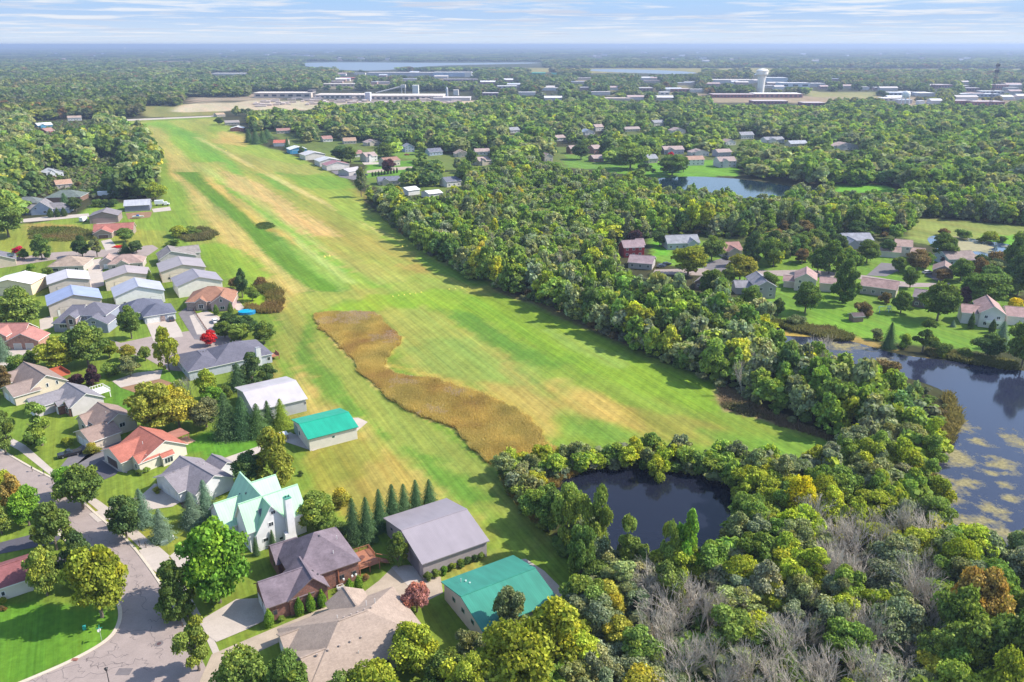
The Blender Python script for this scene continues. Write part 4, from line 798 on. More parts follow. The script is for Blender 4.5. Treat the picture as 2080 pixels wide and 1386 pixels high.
cott(468,267.5,495,267,15,3.6,5.8,'v',(.66,.63,.62),(.3,.11,.10),'small maroon barn with a white roof near the airstrip end',met=True,wins=False,door=9,group=GM,cat='barn',name='barn')
cott(458,255,487,254,16,3.4,5.6,'u',(.3,.26,.24),(.42,.38,.33),'brown low building behind the maroon barn',group=GM)
cott(441,238,458,237,12,3.2,5.4,'u',(.42,.3,.2),(.4,.35,.28),'tan cottage at the country road',group=GM)
MID=[(563,272,590,271,REDB,BGE,3.4,'brown-roofed farmhouse among dark pines'),(657,289,676,288,REDB,WHT,3.2,'white cottage with a rust roof behind the red-roofed building'),(699,293,724,292,(.36,.24,.17),BGE,3.,'low orange-roofed shed in the trees'),
(746,297,774,295,PINK,BGE,3.4,'pink-roofed bungalow behind the hangar row'),(721,320,737,319,REDB,WHT,3.2,'brown-roofed wing beside the white gabled house'),(745,330,767,328,PINK,WHT,5.,'white gabled house facing the airstrip'),(783,339,813,336,(.3,.17,.13),BGE,4.6,'big brown-roofed cream house behind the hangars'),
(823,310,842,309,GREYR,(.35,.4,.48),5.2,'blue-grey two-storey house near a yellow tree'),(873,317,899,315,DKR,(.35,.42,.5),3.4,'slate-roofed blue bungalow right of the yellow tree'),(770,377,813,375,DKR,TANW,3.2,'dark roof just showing over the tree line by the airstrip'),(908,381,937,378,DKR,WHT,4.,'white house with a slate roof inside the wood'),
(926,320,952,319,(.38,.28,.22),BGE,3.2,'tan-roofed bungalow right of the slate-roofed one'),(966,316,995,315,PINK,WHT,3.4,'pale pink-roofed house on the lane'),(974,337,998,335,PINK,BGE,4.,'pink-brown roofed house behind round maples'),(1037,271,1056,270,GREYR,WHT,3.4,'lone white house with a grey roof in the woods'),
(1106,329,1123,328,PINK,TANW,4.6,'narrow tan house between dark maples'),(1159,313,1178,312,PINK,(.24,.12,.1),4.8,'brown two-storey house between two dark maples'),(1207,313,1222,312,PINK,(.3,.17,.14),4.8,'rust-walled house right of a tall maple'),(1206,330,1226,329,PINK,(.28,.16,.14),3.4,'brown house in maple shade'),
(1183,275,1208,274,(.27,.32,.4),WHT,3.6,'blue-roofed white house left of the golden trees'),(1210,267,1226,266,PINK,WHT,4.8,'white two-storey house right of a yellow tree'),(1131,287,1149,286,PINK,WHT,3.4,'low pale house at a small clearing'),(1329,257,1349,256,GREYR,WHT,4.6,'white house high in the woods'),(1366,272,1392,271,PINK,WHT,3.6,'pale house left of the poplars'),
(1270,268,1300,267,(.34,.28,.26),BGE,3.,'long low house in the upper tree belt'),(1349,314,1389,313,PINK,(.4,.37,.4),4.4,'lilac-grey house with a pink roof behind the crimson tree'),(1317,332,1336,331,GREYR,TANW,4.,'grey house left of the crimson tree'),(1405,318,1440,317,PINK,WHT,3.6,'pale house second from the pond'),(1396,337,1430,336,(.38,.24,.18),WHT,5.,'cream house with a salmon roof on the pond lawn'),
(1461,341,1495,340,PINK,(.5,.48,.5),5.4,'three-storey white house with balcony by the pond'),(1458,320,1486,319,PINK,(.34,.33,.38),4.6,'grey house behind the pond-side white one'),(1474,296,1494,295,PINK,WHT,3.4,'pale roof above the pond lane'),(1505,283,1531,282,GREYR,WHT,4.4,'white house with a grey roof above the pond'),
(1556,291,1593,290,GREYR,WHT,3.4,'grey-roofed bungalow on the upper lane'),(1606,299,1640,298,(.36,.37,.4),BGE,3.2,'silver-roofed bungalow on the upper lane'),(1690,306,1743,304,PINK,(.45,.45,.48),4.2,'pinkish roofed double house in the right woods'),
(138,246,166,245,(.36,.27,.22),WHT,4,'white house by the country road at the left'),(78,262,108,260,(.6,.6,.6),(.08,.28,.42),4,'blue building with a white roof in the left woods'),(95,272,112,270,REDB,(.4,.12,.12),3,'red shed beside the blue building'),(96,362,130,358,(.45,.46,.48),(.5,.52,.55),4,'pale grey house at the edge of the left clearing'),(116,384,148,381,(.38,.24,.17),TANW,3,'orange-roofed bungalow behind the farmhouse')]
for i,(x0,y0,x1,y1,rf,wl,he,lb) in enumerate(MID):
    h=cott(x0,y0,x1,y1,10+(i*7)%4,he,he+2.5+(i%3)*.3,'v' if i%4==3 else 'u',rf,wl,lb)
    if i%2 and (x1-x0)>20:
        W=(G(x1,y1)-G(x0,y0)).length;h.wing(W*.12,W*.5,-2.2,5,he,he+2.,'v')
# the white roofs peeping over the wood edge
cott(830,398,853,395,12,3.6,5.2,'u',(.68,.66,.62),WHT,'white metal roof peeping over the wood edge',met=True,wins=False,group=GM,cat='hangar',name='hangar')
cott(872,405,899,402,12,3.6,5.,'u',(.68,.66,.62),WHT,'second white metal roof inside the wood edge',met=True,wins=False,group=GM,cat='hangar',name='hangar')
# ---------------------------------------------------------------- works, town and towers
GT='commercial buildings of the far town'
CR=(.62,.52,.45);FW=siding((.5,.42,.36),2.,True)
def block(x0,y0,x1,dep,h,c,label,name='commercial_building',roof=(.5,.46,.43),group=GT,wins=0,cat='building',gable=0):
    A=G(x0,y0);B=G(x1,y0);W=B.x-A.x;r=empty(name,(A.x,A.y,0),0,label,cat,group)
    mb=MB();mb.box(0,W,0,dep,0,h);mb.build('wall',simple('render',c,.8,.08,.1),r)
    mb=MB()
    if gable:
        mb.face([(-1,-1,h),(W+1,-1,h),(W+1,dep/2,h+gable),(-1,dep/2,h+gable)]);mb.face([(W+1,dep+1,h),(-1,dep+1,h),(-1,dep/2,h+gable),(W+1,dep/2,h+gable)]);mb.face([(-1,dep+1,h),(-1,-1,h),(-1,dep/2,h+gable)]);mb.face([(W+1,-1,h),(W+1,dep+1,h),(W+1,dep/2,h+gable)])
    else:mb.box(-.4,W+.4,-.4,dep+.4,h,h+.7)
    mb.build('roof',simple('flat_roof',roof,.8,.08,.05),r)
    for k in range(wins):
        mb=MB();w=W/(wins*1.8);x=W*(k+.5)/wins;mb.box(x-w/2,x+w/2,-.15,.1,h*.3,h*.72);mb.build('window',simple('dark_window',(.06,.06,.08),.3),r)
    return r
GF='buildings of the pale concrete works'
block(516,199,632,40,9,(.55,.45,.38),'long low shed with a pale roof at the left end of the works','works_shed',(.66,.58,.5),GF,7)
block(626,198,636,30,13,(.1,.09,.09),'dark block at the end of the long low shed','works_shed',(.15,.13,.13),GF)
block(742,206,752,18,15,(.45,.45,.52),'grey-blue cube standing in the works yard','works_block',(.6,.6,.6),GF)
block(740,204,900,60,8,(.58,.48,.42),'wide pale production hall of the works','works_hall',(.66,.57,.5),GF,14)
block(640,201,742,50,7,(.6,.5,.44),'low pale hall in the middle of the works','works_hall',(.62,.53,.46),GF,10)
block(838,191,850,15,17,(.7,.68,.62),'tall cream concrete silo block of the works','silo_block',(.7,.68,.62),GF)
block(921,194,931,16,10,(.64,.6,.56),'pale box building at the right end of the works','works_block',(.66,.6,.56),GF)
block(880,205,955,40,5,(.5,.46,.48),'low grey store at the right end of the works','works_shed',(.55,.5,.48),GF)
r=empty('conveyor_tower',tuple(G(820,191)),0,'pale conveyor tower with a long sloping gallery','tower');mb=MB()
for a in (-4,4):
    for b in (-4,4):mb.box(a-.6,a+.6,b-.6,b+.6,0,18)
mb.box(-5,5,-5,5,13,19);mb.build('tower_frame',simple('pale_steel',(.6,.55,.5),.6),r);mb=MB();mb.tube((-5,0,15),(-60,0,2),1.6,1.6,6);mb.build('conveyor_gallery',simple('pale_steel',(.6,.55,.5),.6),r)
r=empty('silo_spire',tuple(G(908,196)),0,'slim grey silo with a pointed top beside the works','silo');mb=MB();mb.tube((0,0,0),(0,0,15),2.4,2.4,10);mb.build('silo_body',simple('grey_steel',(.5,.5,.52),.5),r);mb=MB();mb.tube((0,0,15),(0,0,19),2.4,.3,10);mb.build('silo_cone',simple('grey_steel',(.5,.5,.52),.5),r)
# stacks of product in the yard
pm=simple('stacked_blocks',(.50,.41,.36),.9,.2,.2);sr=random.Random(5);sp=MB();sp.box(-8,8,-3,3,0,3.2)
spm=sp.mesh('block_stack',pm)
for i in range(120):
    x=sr.uniform(520,930);y=sr.uniform(201,214)
    if x<600:y=sr.uniform(203,218)
    p=G(x,y);o=bpy.data.objects.new('block_stack',spm);COL.objects.link(o);o.location=p;o.scale=(sr.uniform(.5,1.3),sr.uniform(.6,1.6),sr.uniform(.6,1.2));o.rotation_euler=(0,0,R(sr.choice((0,0,90))+12))
    tag(o,'stack of tan concrete blocks stored in the works yard','stack','concrete block stacks in the works yard')
TOWN=[(746,155,880,50,11,(.45,.43,.45),(.52,.47,.44),'very long pale warehouse by the lake',0),(880,156,958,60,13,(.4,.46,.55),(.5,.48,.47),'bluish warehouse beside the long pale one',0),(944,157,958,20,15,(.68,.62,.55),(.66,.6,.55),'bright white end block of the warehouses',0),
(430,154,500,40,7,(.62,.55,.5),(.7,.66,.6),'pale flat building in the left forest',0),(655,176,720,30,6,(.55,.45,.38),(.6,.54,.48),'tan row of low shops beyond the works',8),(690,162,722,22,5,(.6,.12,.1),(.62,.2,.18),'low building with a red front beyond the works',3),(900,166,970,26,6,(.3,.22,.25),(.45,.4,.4),'long brown-fronted shops right of the works',9),
(1080,153,1108,30,8,(.08,.38,.26),(.1,.5,.36),'green-roofed hall in the far town',0),(1120,153,1132,20,6,(.1,.4,.3),(.1,.5,.36),'small green-roofed annex in the far town',0),(1010,180,1050,30,5,(.5,.48,.48),(.62,.6,.58),'white flat-roofed building in the mid woods',4),
(980,196,1012,25,6,(.3,.2,.22),(.5,.45,.45),'brown-fronted building beside the works',5),(1298,186,1326,22,7,(.32,.2,.22),(.6,.58,.58),'brick block with a white roof left of the town',4),(1362,187,1400,24,6,(.36,.16,.14),(.5,.4,.38),'low brick building left of the tall water tower',5),(1340,193,1360,18,5,(.6,.58,.56),(.66,.62,.6),'small white building in the town trees',2),
(1230,205,1280,25,4,(.55,.46,.38),(.56,.46,.38),'tan low roof beside the mid belt trees',0),(1446,170,1530,50,9,(.5,.46,.45),(.58,.52,.47),'long flat warehouse left of the tall water tower',0),(1556,168,1600,50,12,(.5,.54,.6),(.5,.5,.5),'blue-grey warehouse behind the tall water tower',0),(1585,178,1645,40,10,(.58,.62,.68),(.52,.5,.5),'white warehouse with blue doorway right of the tall water tower',3),(1645,177,1676,36,8,(.42,.4,.42),(.48,.46,.44),'grey warehouse end right of the white one',0),
(1448,199,1532,35,6,(.28,.1,.1),(.45,.36,.35),'long red-brick school wing left of the water tower foot',12),(1534,199,1630,45,7,(.36,.16,.15),(.7,.66,.62),'brick school block with a bright white roof',10),(1530,212,1600,30,5,(.34,.14,.13),(.5,.42,.4),'front brick school wing',10),(1632,216,1676,30,5,(.3,.12,.12),(.46,.38,.36),'small brick building right of the school',6),
(1806,195,1840,30,6,(.5,.5,.55),(.6,.6,.62),'pale hall behind the legged water tower',4),(1794,206,1836,26,5,(.56,.52,.5),(.72,.68,.64),'white-roofed hall left of the legged water tower',4),(1858,194,1890,26,5,(.55,.55,.58),(.68,.66,.66),'flat white roof right of the legged water tower',4),(1866,213,1878,12,6,(.7,.68,.66),(.7,.68,.66),'little white shed right of the legged water tower',0),
(1900,180,1935,24,8,(.36,.18,.18),(.5,.4,.38),'brick apartment block in the right trees',6),(1936,214,1975,28,7,(.34,.15,.14),(.44,.36,.35),'red-brick block at the right end of the town',7),(1978,216,2040,32,7,(.34,.15,.14),(.44,.36,.35),'second red-brick block at the right end of the town',9),(1950,197,2030,30,5,(.4,.42,.48),(.5,.5,.52),'long blue-grey shops in front of the mast',10),(1994,191,2040,24,5,(.5,.48,.5),(.62,.6,.6),'white low shops right of the mast',6),(2012,182,2048,26,10,(.42,.18,.16),(.46,.36,.34),'red-brick apartments beyond the mast',7),(1962,186,1990,20,7,(.34,.2,.22),(.5,.45,.45),'brown apartments left of the mast',5),(2044,176,2078,26,7,(.46,.36,.32),(.55,.45,.4),'tan block at the right horizon edge',4)]
for x0,y,x1,dep,h_,c,rf,lb,w in TOWN:block(x0,y,x1,dep,h_,c,lb,roof=rf,wins=w)
tr=random.Random(21);TB=[]
for (xa,xb,ya,yb,n) in ((640,900,150,172,16),(960,1420,160,206,22),(1400,1800,160,192,12),(1780,2080,168,212,20),(100,900,104,124,22),(1100,2050,104,128,24)):
    for _ in range(n):
        x=tr.uniform(xa,xb);y=ya+(yb-ya)*tr.random();q=(y-91)*.16+2;c=tr.choice(((.6,.55,.52),(.5,.45,.45),(.62,.6,.6),(.38,.25,.23),(.5,.42,.36)));rf=tr.choice(((.62,.6,.6),(.5,.45,.42),(.4,.3,.28),(.45,.47,.52)))
        x1=x+q*tr.uniform(.8,2.2)
        far=y<135
        block(x,y,x1,30 if far else 18,9 if far else 6,c,'tiny pale building lost in the far forest' if far else 'small low building among the trees of the far town','far_building',rf,'tiny buildings in the far forest' if far else 'small buildings of the far town',gable=0 if tr.random()<.5 else 3)
        TB.append((x,y,x1))
# tall pedestal water tower
def water_tower(px,y,hh,label,legs=False,s=1.):
    r=empty('water_tower',tuple(G(px,y)),0,label,'water tower');wp=simple('tank_paint',(.78,.74,.68) if not legs else (.72,.72,.72),.45,.04)
    mb=MB()
    if not legs:
        prof=[(8.4,0),(7.6,3),(7.6,20),(8.4,32),(9.6,37)];
        for (a,z),(b,w) in zip(prof,prof[1:]):mb.tube((0,0,z),(0,0,w),a,b,24,cap=False)
        mb.build('pedestal',wp,r,smooth=True);mb=MB();prof=[(9.6,37),(11.6,39),(12.4,40.5),(12.4,46),(12.9,46.4),(12.9,47.4),(12.,48),(10,50),(5,51.6),(.3,52.2)]
        for (a,z),(b,w) in zip(prof,prof[1:]):mb.tube((0,0,z),(0,0,w),a,b,24,cap=False)
        mb.build('tank',wp,r,smooth=True);mb=MB();mb.tube((0,0,52),(0,0,54.5),.25,.15,6);mb.tube((2,0,50.8),(2,0,53),.15,.1,6);mb.build('antenna',simple('grey_steel',(.5,.5,.52),.5),r)
    else:
        prof=[(.4,18),(4.2,19.5),(6.,22),(6.2,25.5),(5.4,27.8),(3.2,29.4),(.3,30)];
        for (a,z),(b,w) in zip(prof,prof[1:]):mb.tube((0,0,z),(0,0,w),a,b,20,cap=False)
        mb.build('tank',wp,r,smooth=True)
        for k in range(6):
            a=k*math.pi/3;mb=MB();mb.tube((8*math.cos(a),8*math.sin(a),0),(5.8*math.cos(a),5.8*math.sin(a),22.5),.45,.45,6);mb.build('leg',wp,r)
        mb=MB()
        for z,q in ((7.5,7.2),(15,6.5)):
            for k in range(6):
                a=k*math.pi/3;b=a+math.pi/3;mb.tube((q*math.cos(a),q*math.sin(a),z),(q*math.cos(b),q*math.sin(b),z),.2,.2,5)
        mb.tube((0,0,0),(0,0,19),1.,1.,10);mb.build('bracing',wp,r)
    r.scale=(s,s,s);return r
water_tower(1544,191,51,'tall white pedestal water tower rising over the far town')
water_tower(1836,224,30,'smaller white water tower standing on legs right of the town',True)
wr=[(254,104,.75,'tiny pale water tower on the left horizon'),(766,101.5,.8,'tiny white water tower on the horizon above the lake'),(811,100.5,.5,'faint water tower right of the one above the lake'),(1271,102,.8,'tiny white water tower on the horizon right of centre')]
for x,y,s,lb in wr:water_tower(x,y,51,lb,False,s*1.6)
# lattice mast
r=empty('radio_mast',tuple(G(2009,225)),0,'dark guyed lattice mast at the right of the town','mast');mb=MB();T_=2.;
pts=[Vector((T_*math.cos(k*2.094),T_*math.sin(k*2.094),0)) for k in range(3)];HM=hgt(G(2009,225),128)
n=24
for i in range(n):
    z0=HM*i/n;z1=HM*(i+1)/n
    for k in range(3):
        mb.tube(pts[k]+Vector((0,0,z0)),pts[k]+Vector((0,0,z1)),.28,.28,4,cap=False);mb.tube(pts[k]+Vector((0,0,z0)),pts[(k+1)%3]+Vector((0,0,z1)),.18,.18,4,cap=False)
mb.build('lattice',simple('dark_steel',(.10,.09,.12),.6),r);mb=MB();mb.box(-2.5,2.5,-2.5,2.5,HM*.8,HM*.86);mb.box(-2.2,2.2,-2.2,2.2,HM*.93,HM*.97);mb.build('antenna',simple('dark_steel',(.10,.09,.12),.6),r)
# ---------------------------------------------------------------- trees
def leafmesh(name,C,Nn,S,vary,warm,mat,asp=1.,extra=None):
    # one quad per leaf clump: centre C, facing Nn, size S
    n=len(C);rg=np.random.RandomState(len(name)+n)
    t=rg.normal(size=(n,3));a=np.cross(Nn,t);a/=np.linalg.norm(a,axis=1)[:,None]+1e-9;b=np.cross(Nn,a)
    s=S[:,None];V=np.stack([C-a*s-b*s*asp*.55,C+a*s*.75-b*s*asp*.9,C+a*s+b*s*asp*.6,C-a*s*.6+b*s*asp],1).reshape(-1,3)
    f=np.arange(4*n).reshape(n,4);vy=np.stack([vary,warm,np.zeros(n)],1)
    if extra is not None:
        ev,ef,evy=extra;f=np.concatenate([f,ef+len(V)]);V=np.concatenate([V,ev]);vy=np.concatenate([vy,evy])
    me=bpy.data.meshes.new(name);me.vertices.add(len(V));me.vertices.foreach_set('co',V.ravel());me.loops.add(f.size);me.loops.foreach_set('vertex_index',f.ravel().astype(np.int32))
    me.polygons.add(len(f));me.polygons.foreach_set('loop_start',np.arange(0,f.size,4,dtype=np.int32));me.polygons.foreach_set('loop_total',np.full(len(f),4,np.int32));me.update(calc_edges=True)
    at=me.attributes.new('vary','FLOAT_VECTOR','FACE');at.data.foreach_set('vector',vy.ravel().astype(np.float32))
    me.materials.append(mat);return me
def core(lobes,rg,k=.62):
    # inner leaf mass of each bough: solid hull added to block light, toned darker
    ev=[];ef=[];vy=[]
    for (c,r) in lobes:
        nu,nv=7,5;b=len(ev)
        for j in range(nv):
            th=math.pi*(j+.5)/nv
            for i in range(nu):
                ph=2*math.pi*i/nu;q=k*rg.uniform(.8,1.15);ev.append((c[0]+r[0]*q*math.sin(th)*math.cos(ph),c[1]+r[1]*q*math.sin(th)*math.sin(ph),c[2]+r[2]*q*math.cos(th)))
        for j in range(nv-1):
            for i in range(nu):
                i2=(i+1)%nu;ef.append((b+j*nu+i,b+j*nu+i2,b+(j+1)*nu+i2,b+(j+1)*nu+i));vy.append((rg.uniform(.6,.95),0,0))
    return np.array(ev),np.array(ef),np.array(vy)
def lobes_for(shape,rg):
    Ls=[]
    if shape=='round':
        sx,sy=rg.uniform(.86,1.12,2)
        for k in range(44):
            z=rg.uniform(-.85,1);a=rg.uniform(0,6.283);q=math.sqrt(max(0,1-z*z))*rg.uniform(.58,.92);r=rg.uniform(.07,.16)*(1.25 if k%5==0 else 1)
            Ls.append(((.39*q*math.cos(a)*sx,.39*q*math.sin(a)*sy,.52+.37*z*rg.uniform(.88,1.06)),(r,r*rg.uniform(.8,1.2),r*.8)))
        Ls.append(((0,0,.5),(.29,.29,.35)))
    elif shape=='oval':
        for k in range(42):
            z=rg.uniform(.08,.93);a=rg.uniform(0,6.283);q=.38*math.sin(math.pi*min(1,(z-.02)/.95)**.75)**.8*rg.uniform(.8,1.12);r=rg.uniform(.06,.13)
            Ls.append(((q*math.cos(a),q*math.sin(a),z),(r,r,r*.85)))
        Ls.append(((0,0,.48),(.27,.27,.36)))
    elif shape=='wide':
        sx,sy=rg.uniform(.8,1.15,2)
        for k in range(34):
            a=rg.uniform(0,6.283);q=rg.uniform(.08,.44);z=.78-.9*q*q+rg.uniform(-.3,.1);r=rg.uniform(.08,.17)
            Ls.append(((q*math.cos(a),q*math.sin(a),z),(r,r,r*.75)))
    elif shape=='open':
        for k in range(17):
            a=rg.uniform(0,6.283);z=rg.uniform(.2,.93);q=rg.uniform(.05,.38)*(1.15-z*.6);r=rg.uniform(.07,.15)
            Ls.append(((q*math.cos(a),q*math.sin(a),z),(r,r,r*.8)))
    elif shape=='poplar':
        for k in range(20):
            a=rg.uniform(0,6.283);z=rg.uniform(.22,.95);q=rg.uniform(.05,.3)*(1.2-abs(z-.5));r=rg.uniform(.1,.16)
            Ls.append(((q*math.cos(a),q*math.sin(a),z),(r,r,r*1.1)))
    elif shape=='shrub':
        for k in range(14):
            a=rg.uniform(0,6.283);q=rg.uniform(0,.33);z=rg.uniform(.25,.75)-.5*q;r=rg.uniform(.13,.24)
            Ls.append(((q*math.cos(a),q*math.sin(a),max(.15,z)),(r,r,r*1.1)))
    elif shape=='column':
        for k in range(9):
            z=.08+.1*k;q=.42*math.sin(math.pi*min(1,z+.12)**.8)**.6;Ls.append(((0,0,z),(max(.12,q),max(.12,q),.12)))
    return Ls
def crown_mesh(name,shape,n,size,seed,mat):
    rg=np.random.RandomState(seed);lo=n<800
    if shape=='spruce':
        z=rg.uniform(0,1,n)**1.25*.95+.03;tier=np.floor(z*13);fr=z*13-tier;rad=.6*(1-z)**.7*(1.12-.5*fr)
        a=rg.uniform(0,6.283,n);lump=1+.2*np.sin(a*5+tier*2.3)+.08*np.sin(a*9+tier*1.1);q=rad*lump*np.sqrt(rg.uniform(.45,1,n))
        C=np.stack([q*np.cos(a),q*np.sin(a),z+.02-.05*q*2],1);Nn=np.stack([np.cos(a)*.55,np.sin(a)*.55,np.full(n,.9)],1)+rg.normal(size=(n,3))*.35
        Nn/=np.linalg.norm(Nn,axis=1)[:,None];S=size*rg.uniform(.6,1.2,n)*(1.1-.5*z);v=rg.uniform(.65,1.25,n)*(1+.15*np.sin(tier*1.7+a*3));w=np.zeros(n)
        m=14;ev=[];ef=[];evy=[]
        for j,(zz,rr) in enumerate(((.06,.36),(.35,.25),(.65,.13),(.92,.02))):
            for i in range(m):ev.append((rr*math.cos(i*6.283/m),rr*math.sin(i*6.283/m),zz))
        for j in range(3):
            for i in range(m):ef.append((j*m+i,j*m+(i+1)%m,(j+1)*m+(i+1)%m,(j+1)*m+i));evy.append((.8,0,0))
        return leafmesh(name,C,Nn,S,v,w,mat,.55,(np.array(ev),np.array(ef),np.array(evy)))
    Ls=lobes_for(shape,rg);c=np.array([l[0] for l in Ls]);r=np.array([l[1] for l in Ls]);wt=(r[:,0]**2);wt/=wt.sum()
    k=rg.choice(len(Ls),n,p=wt);d=rg.normal(size=(n,3));d[:,2]=np.where(d[:,2]<-.3,-d[:,2]*.6,d[:,2]);d/=np.linalg.norm(d,axis=1)[:,None]
    C=c[k]+d*r[k]*(rg.uniform(.72,1.12,(n,1))+.22*(rg.uniform(0,1,(n,1))**6));Nn=d+rg.normal(size=(n,3))*(.42 if lo else .8);Nn[:,2]+=.25;Nn/=np.linalg.norm(Nn,axis=1)[:,None]
    lv=rg.uniform(.82,1.2,len(Ls));lw=rg.uniform(0,1,len(Ls))**3;v=lv[k]*(rg.uniform(.8,1.25,n) if lo else rg.uniform(.5,1.5,n));w=np.clip(lw[k]*.7+rg.uniform(-.2,.25,n),0,1)
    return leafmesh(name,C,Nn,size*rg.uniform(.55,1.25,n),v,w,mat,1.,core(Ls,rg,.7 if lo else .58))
def trunk_mesh(name,shape,seed,mat):
    r=random.Random(seed);mb=MB();top={'spruce':.9,'column':.5,'shrub':.3}.get(shape,.55);w=.028
    mb.tube((0,0,-.01),(0,0,top*.45),w*1.25,w*.85,7,cap=False);mb.tube((0,0,top*.45),(0,0,top),w*.85,w*.35,6)
    if shape not in('spruce','column'):
        for k in range(6):
            a=k*1.05+r.uniform(-.3,.3);z=top*r.uniform(.3,.75);q=r.uniform(.18,.3);mb.tube((0,0,z),(q*math.cos(a),q*math.sin(a),z+r.uniform(.12,.28)),w*.5,w*.2,5)
    return mb.mesh(name,mat)
def dead_mesh(name,seed,mat,dens=1.,spread=.62):
    r=random.Random(seed);mb=MB()
    def grow(p,d,l,w,dep):
        q=p+d*l;mb.tube(p,q,w,w*.68,4 if dep<2 else 3,cap=False)
        if dep>=6 or w<.0019:return
        nb=3 if dep<2 else 2
        for k in range(nb):
            ax=Vector((r.gauss(0,1),r.gauss(0,1),r.gauss(0,.5)));e=(d+ax.normalized()*r.uniform(.3,spread+.1)+Vector((0,0,.12))).normalized();grow(q,e,l*r.uniform(.66,.9),w*.72,dep+1)
        if dep<3:grow(p+d*l*r.uniform(.4,.7),(d+Vector((r.gauss(0,1),r.gauss(0,1),.2)).normalized()*.8).normalized(),l*.6,w*.5,dep+2)
    for s in range(int(1+dens*1.5)):
        a=r.uniform(0,6.283);grow(Vector((.02*math.cos(a),.02*math.sin(a),0)),Vector((.33*math.cos(a),.33*math.sin(a),1)).normalized(),.27,.0125,0)
    return mb.mesh(name,mat)
LS=leafmat('single');LP=leafmat('wood');BK=bark();GB=simple('grey_bark',(.46,.405,.33),.9,.2,.5)
HI={};LO={}
def proto(shape,v,lod,mat):
    key=(shape,v,lod,mat.name)
    if key not in HI:
        n,s={'hi':(9000,.0205),'mid':(2800,.035),'low':(520,.075),'far':(150,.13)}[lod]
        if shape=='spruce':n=int(n*.8)
        if shape=='column':n=int(n*.5);s*=1.2
        if shape=='shrub':n=int(n*.45);s*=1.25
        HI[key]=crown_mesh('crown',shape,n,s,hash((len(shape),v))%997+v*13,mat)
    return HI[key]
TRK={}
def trunk(shape,v):
    k=(shape,v)
    if k not in TRK:TRK[k]=trunk_mesh('trunk',shape,v+3,BK)
    return TRK[k]
DEAD=[]
TINT={'g':(.088,.132,.034),'g2':(.108,.155,.038),'dg':(.055,.09,.034),'gg':(.13,.15,.072),'sg':(.115,.135,.085),'yg':(.17,.20,.028),'lg':(.14,.19,.042),'bg':(.11,.20,.028),'y':(.40,.34,.02),'oy':(.19,.19,.035),'o':(.20,.145,.045),'br':(.13,.095,.045),
 'r':(.36,.025,.03),'cr':(.30,.02,.05),'p':(.065,.035,.045),'pk':(.27,.125,.12),'bs':(.12,.17,.115),'sp':(.07,.12,.05),'pn':(.08,.13,.042),'dead':(.3,.25,.2)}
ti=[0]
def tree(x,yb,yt,w,kind,tint,label=None,group=None,cat=None,lod='hi',P=None,hgt_=None,wm=None,name=None,var=.12):
    ti[0]+=1;r=random.Random(ti[0]*77)
    P=P or G(x,yb);hh=hgt_ or hgt(P,yt);dep=P.y*CP+H*SP;wm=wm or w*dep/F
    nm=name or {'spruce':'spruce_tree','column':'arborvitae','shrub':'shrub','dead':'bare_tree','poplar':'poplar_tree'}.get(kind,'broadleaf_tree')
    cat=cat or {'spruce':'spruce','column':'evergreen','shrub':'shrub','dead':'bare tree','poplar':'poplar'}.get(kind,'tree')
    e=empty(nm,P,r.uniform(0,6.28),label,cat,group)
    if kind=='dead':
        if not DEAD:
            for s in range(4):DEAD.append(dead_mesh('branches',s+11,GB,1.2,.55))
        o=bpy.data.objects.new('branches',DEAD[ti[0]%4]);COL.objects.link(o);o.parent=e;o.scale=(wm*1.15,wm*1.15,hh);return e
    o=bpy.data.objects.new('crown',proto(kind,ti[0]%5,lod,LS));COL.objects.link(o);o.parent=e;o.scale=(wm*1.04*r.uniform(.9,1.12),wm*1.04*r.uniform(.9,1.12),hh)
    c=TINT[tint];k=1.65*(1+r.uniform(-var,var));wm=wm*(1.42*r.uniform(.92,1.1) if kind=='spruce' else 1);hh=hh*(r.uniform(.93,1.08) if kind=='spruce' else 1);o.color=(c[0]*k*(1+r.uniform(-var,var)*.6),c[1]*k,c[2]*k,1)
    if kind not in('shrub',):
        t=bpy.data.objects.new('trunk',trunk(kind,ti[0]%3));COL.objects.link(t);t.parent=e;t.scale=(wm*.8+1.5,wm*.8+1.5,hh)
    return e
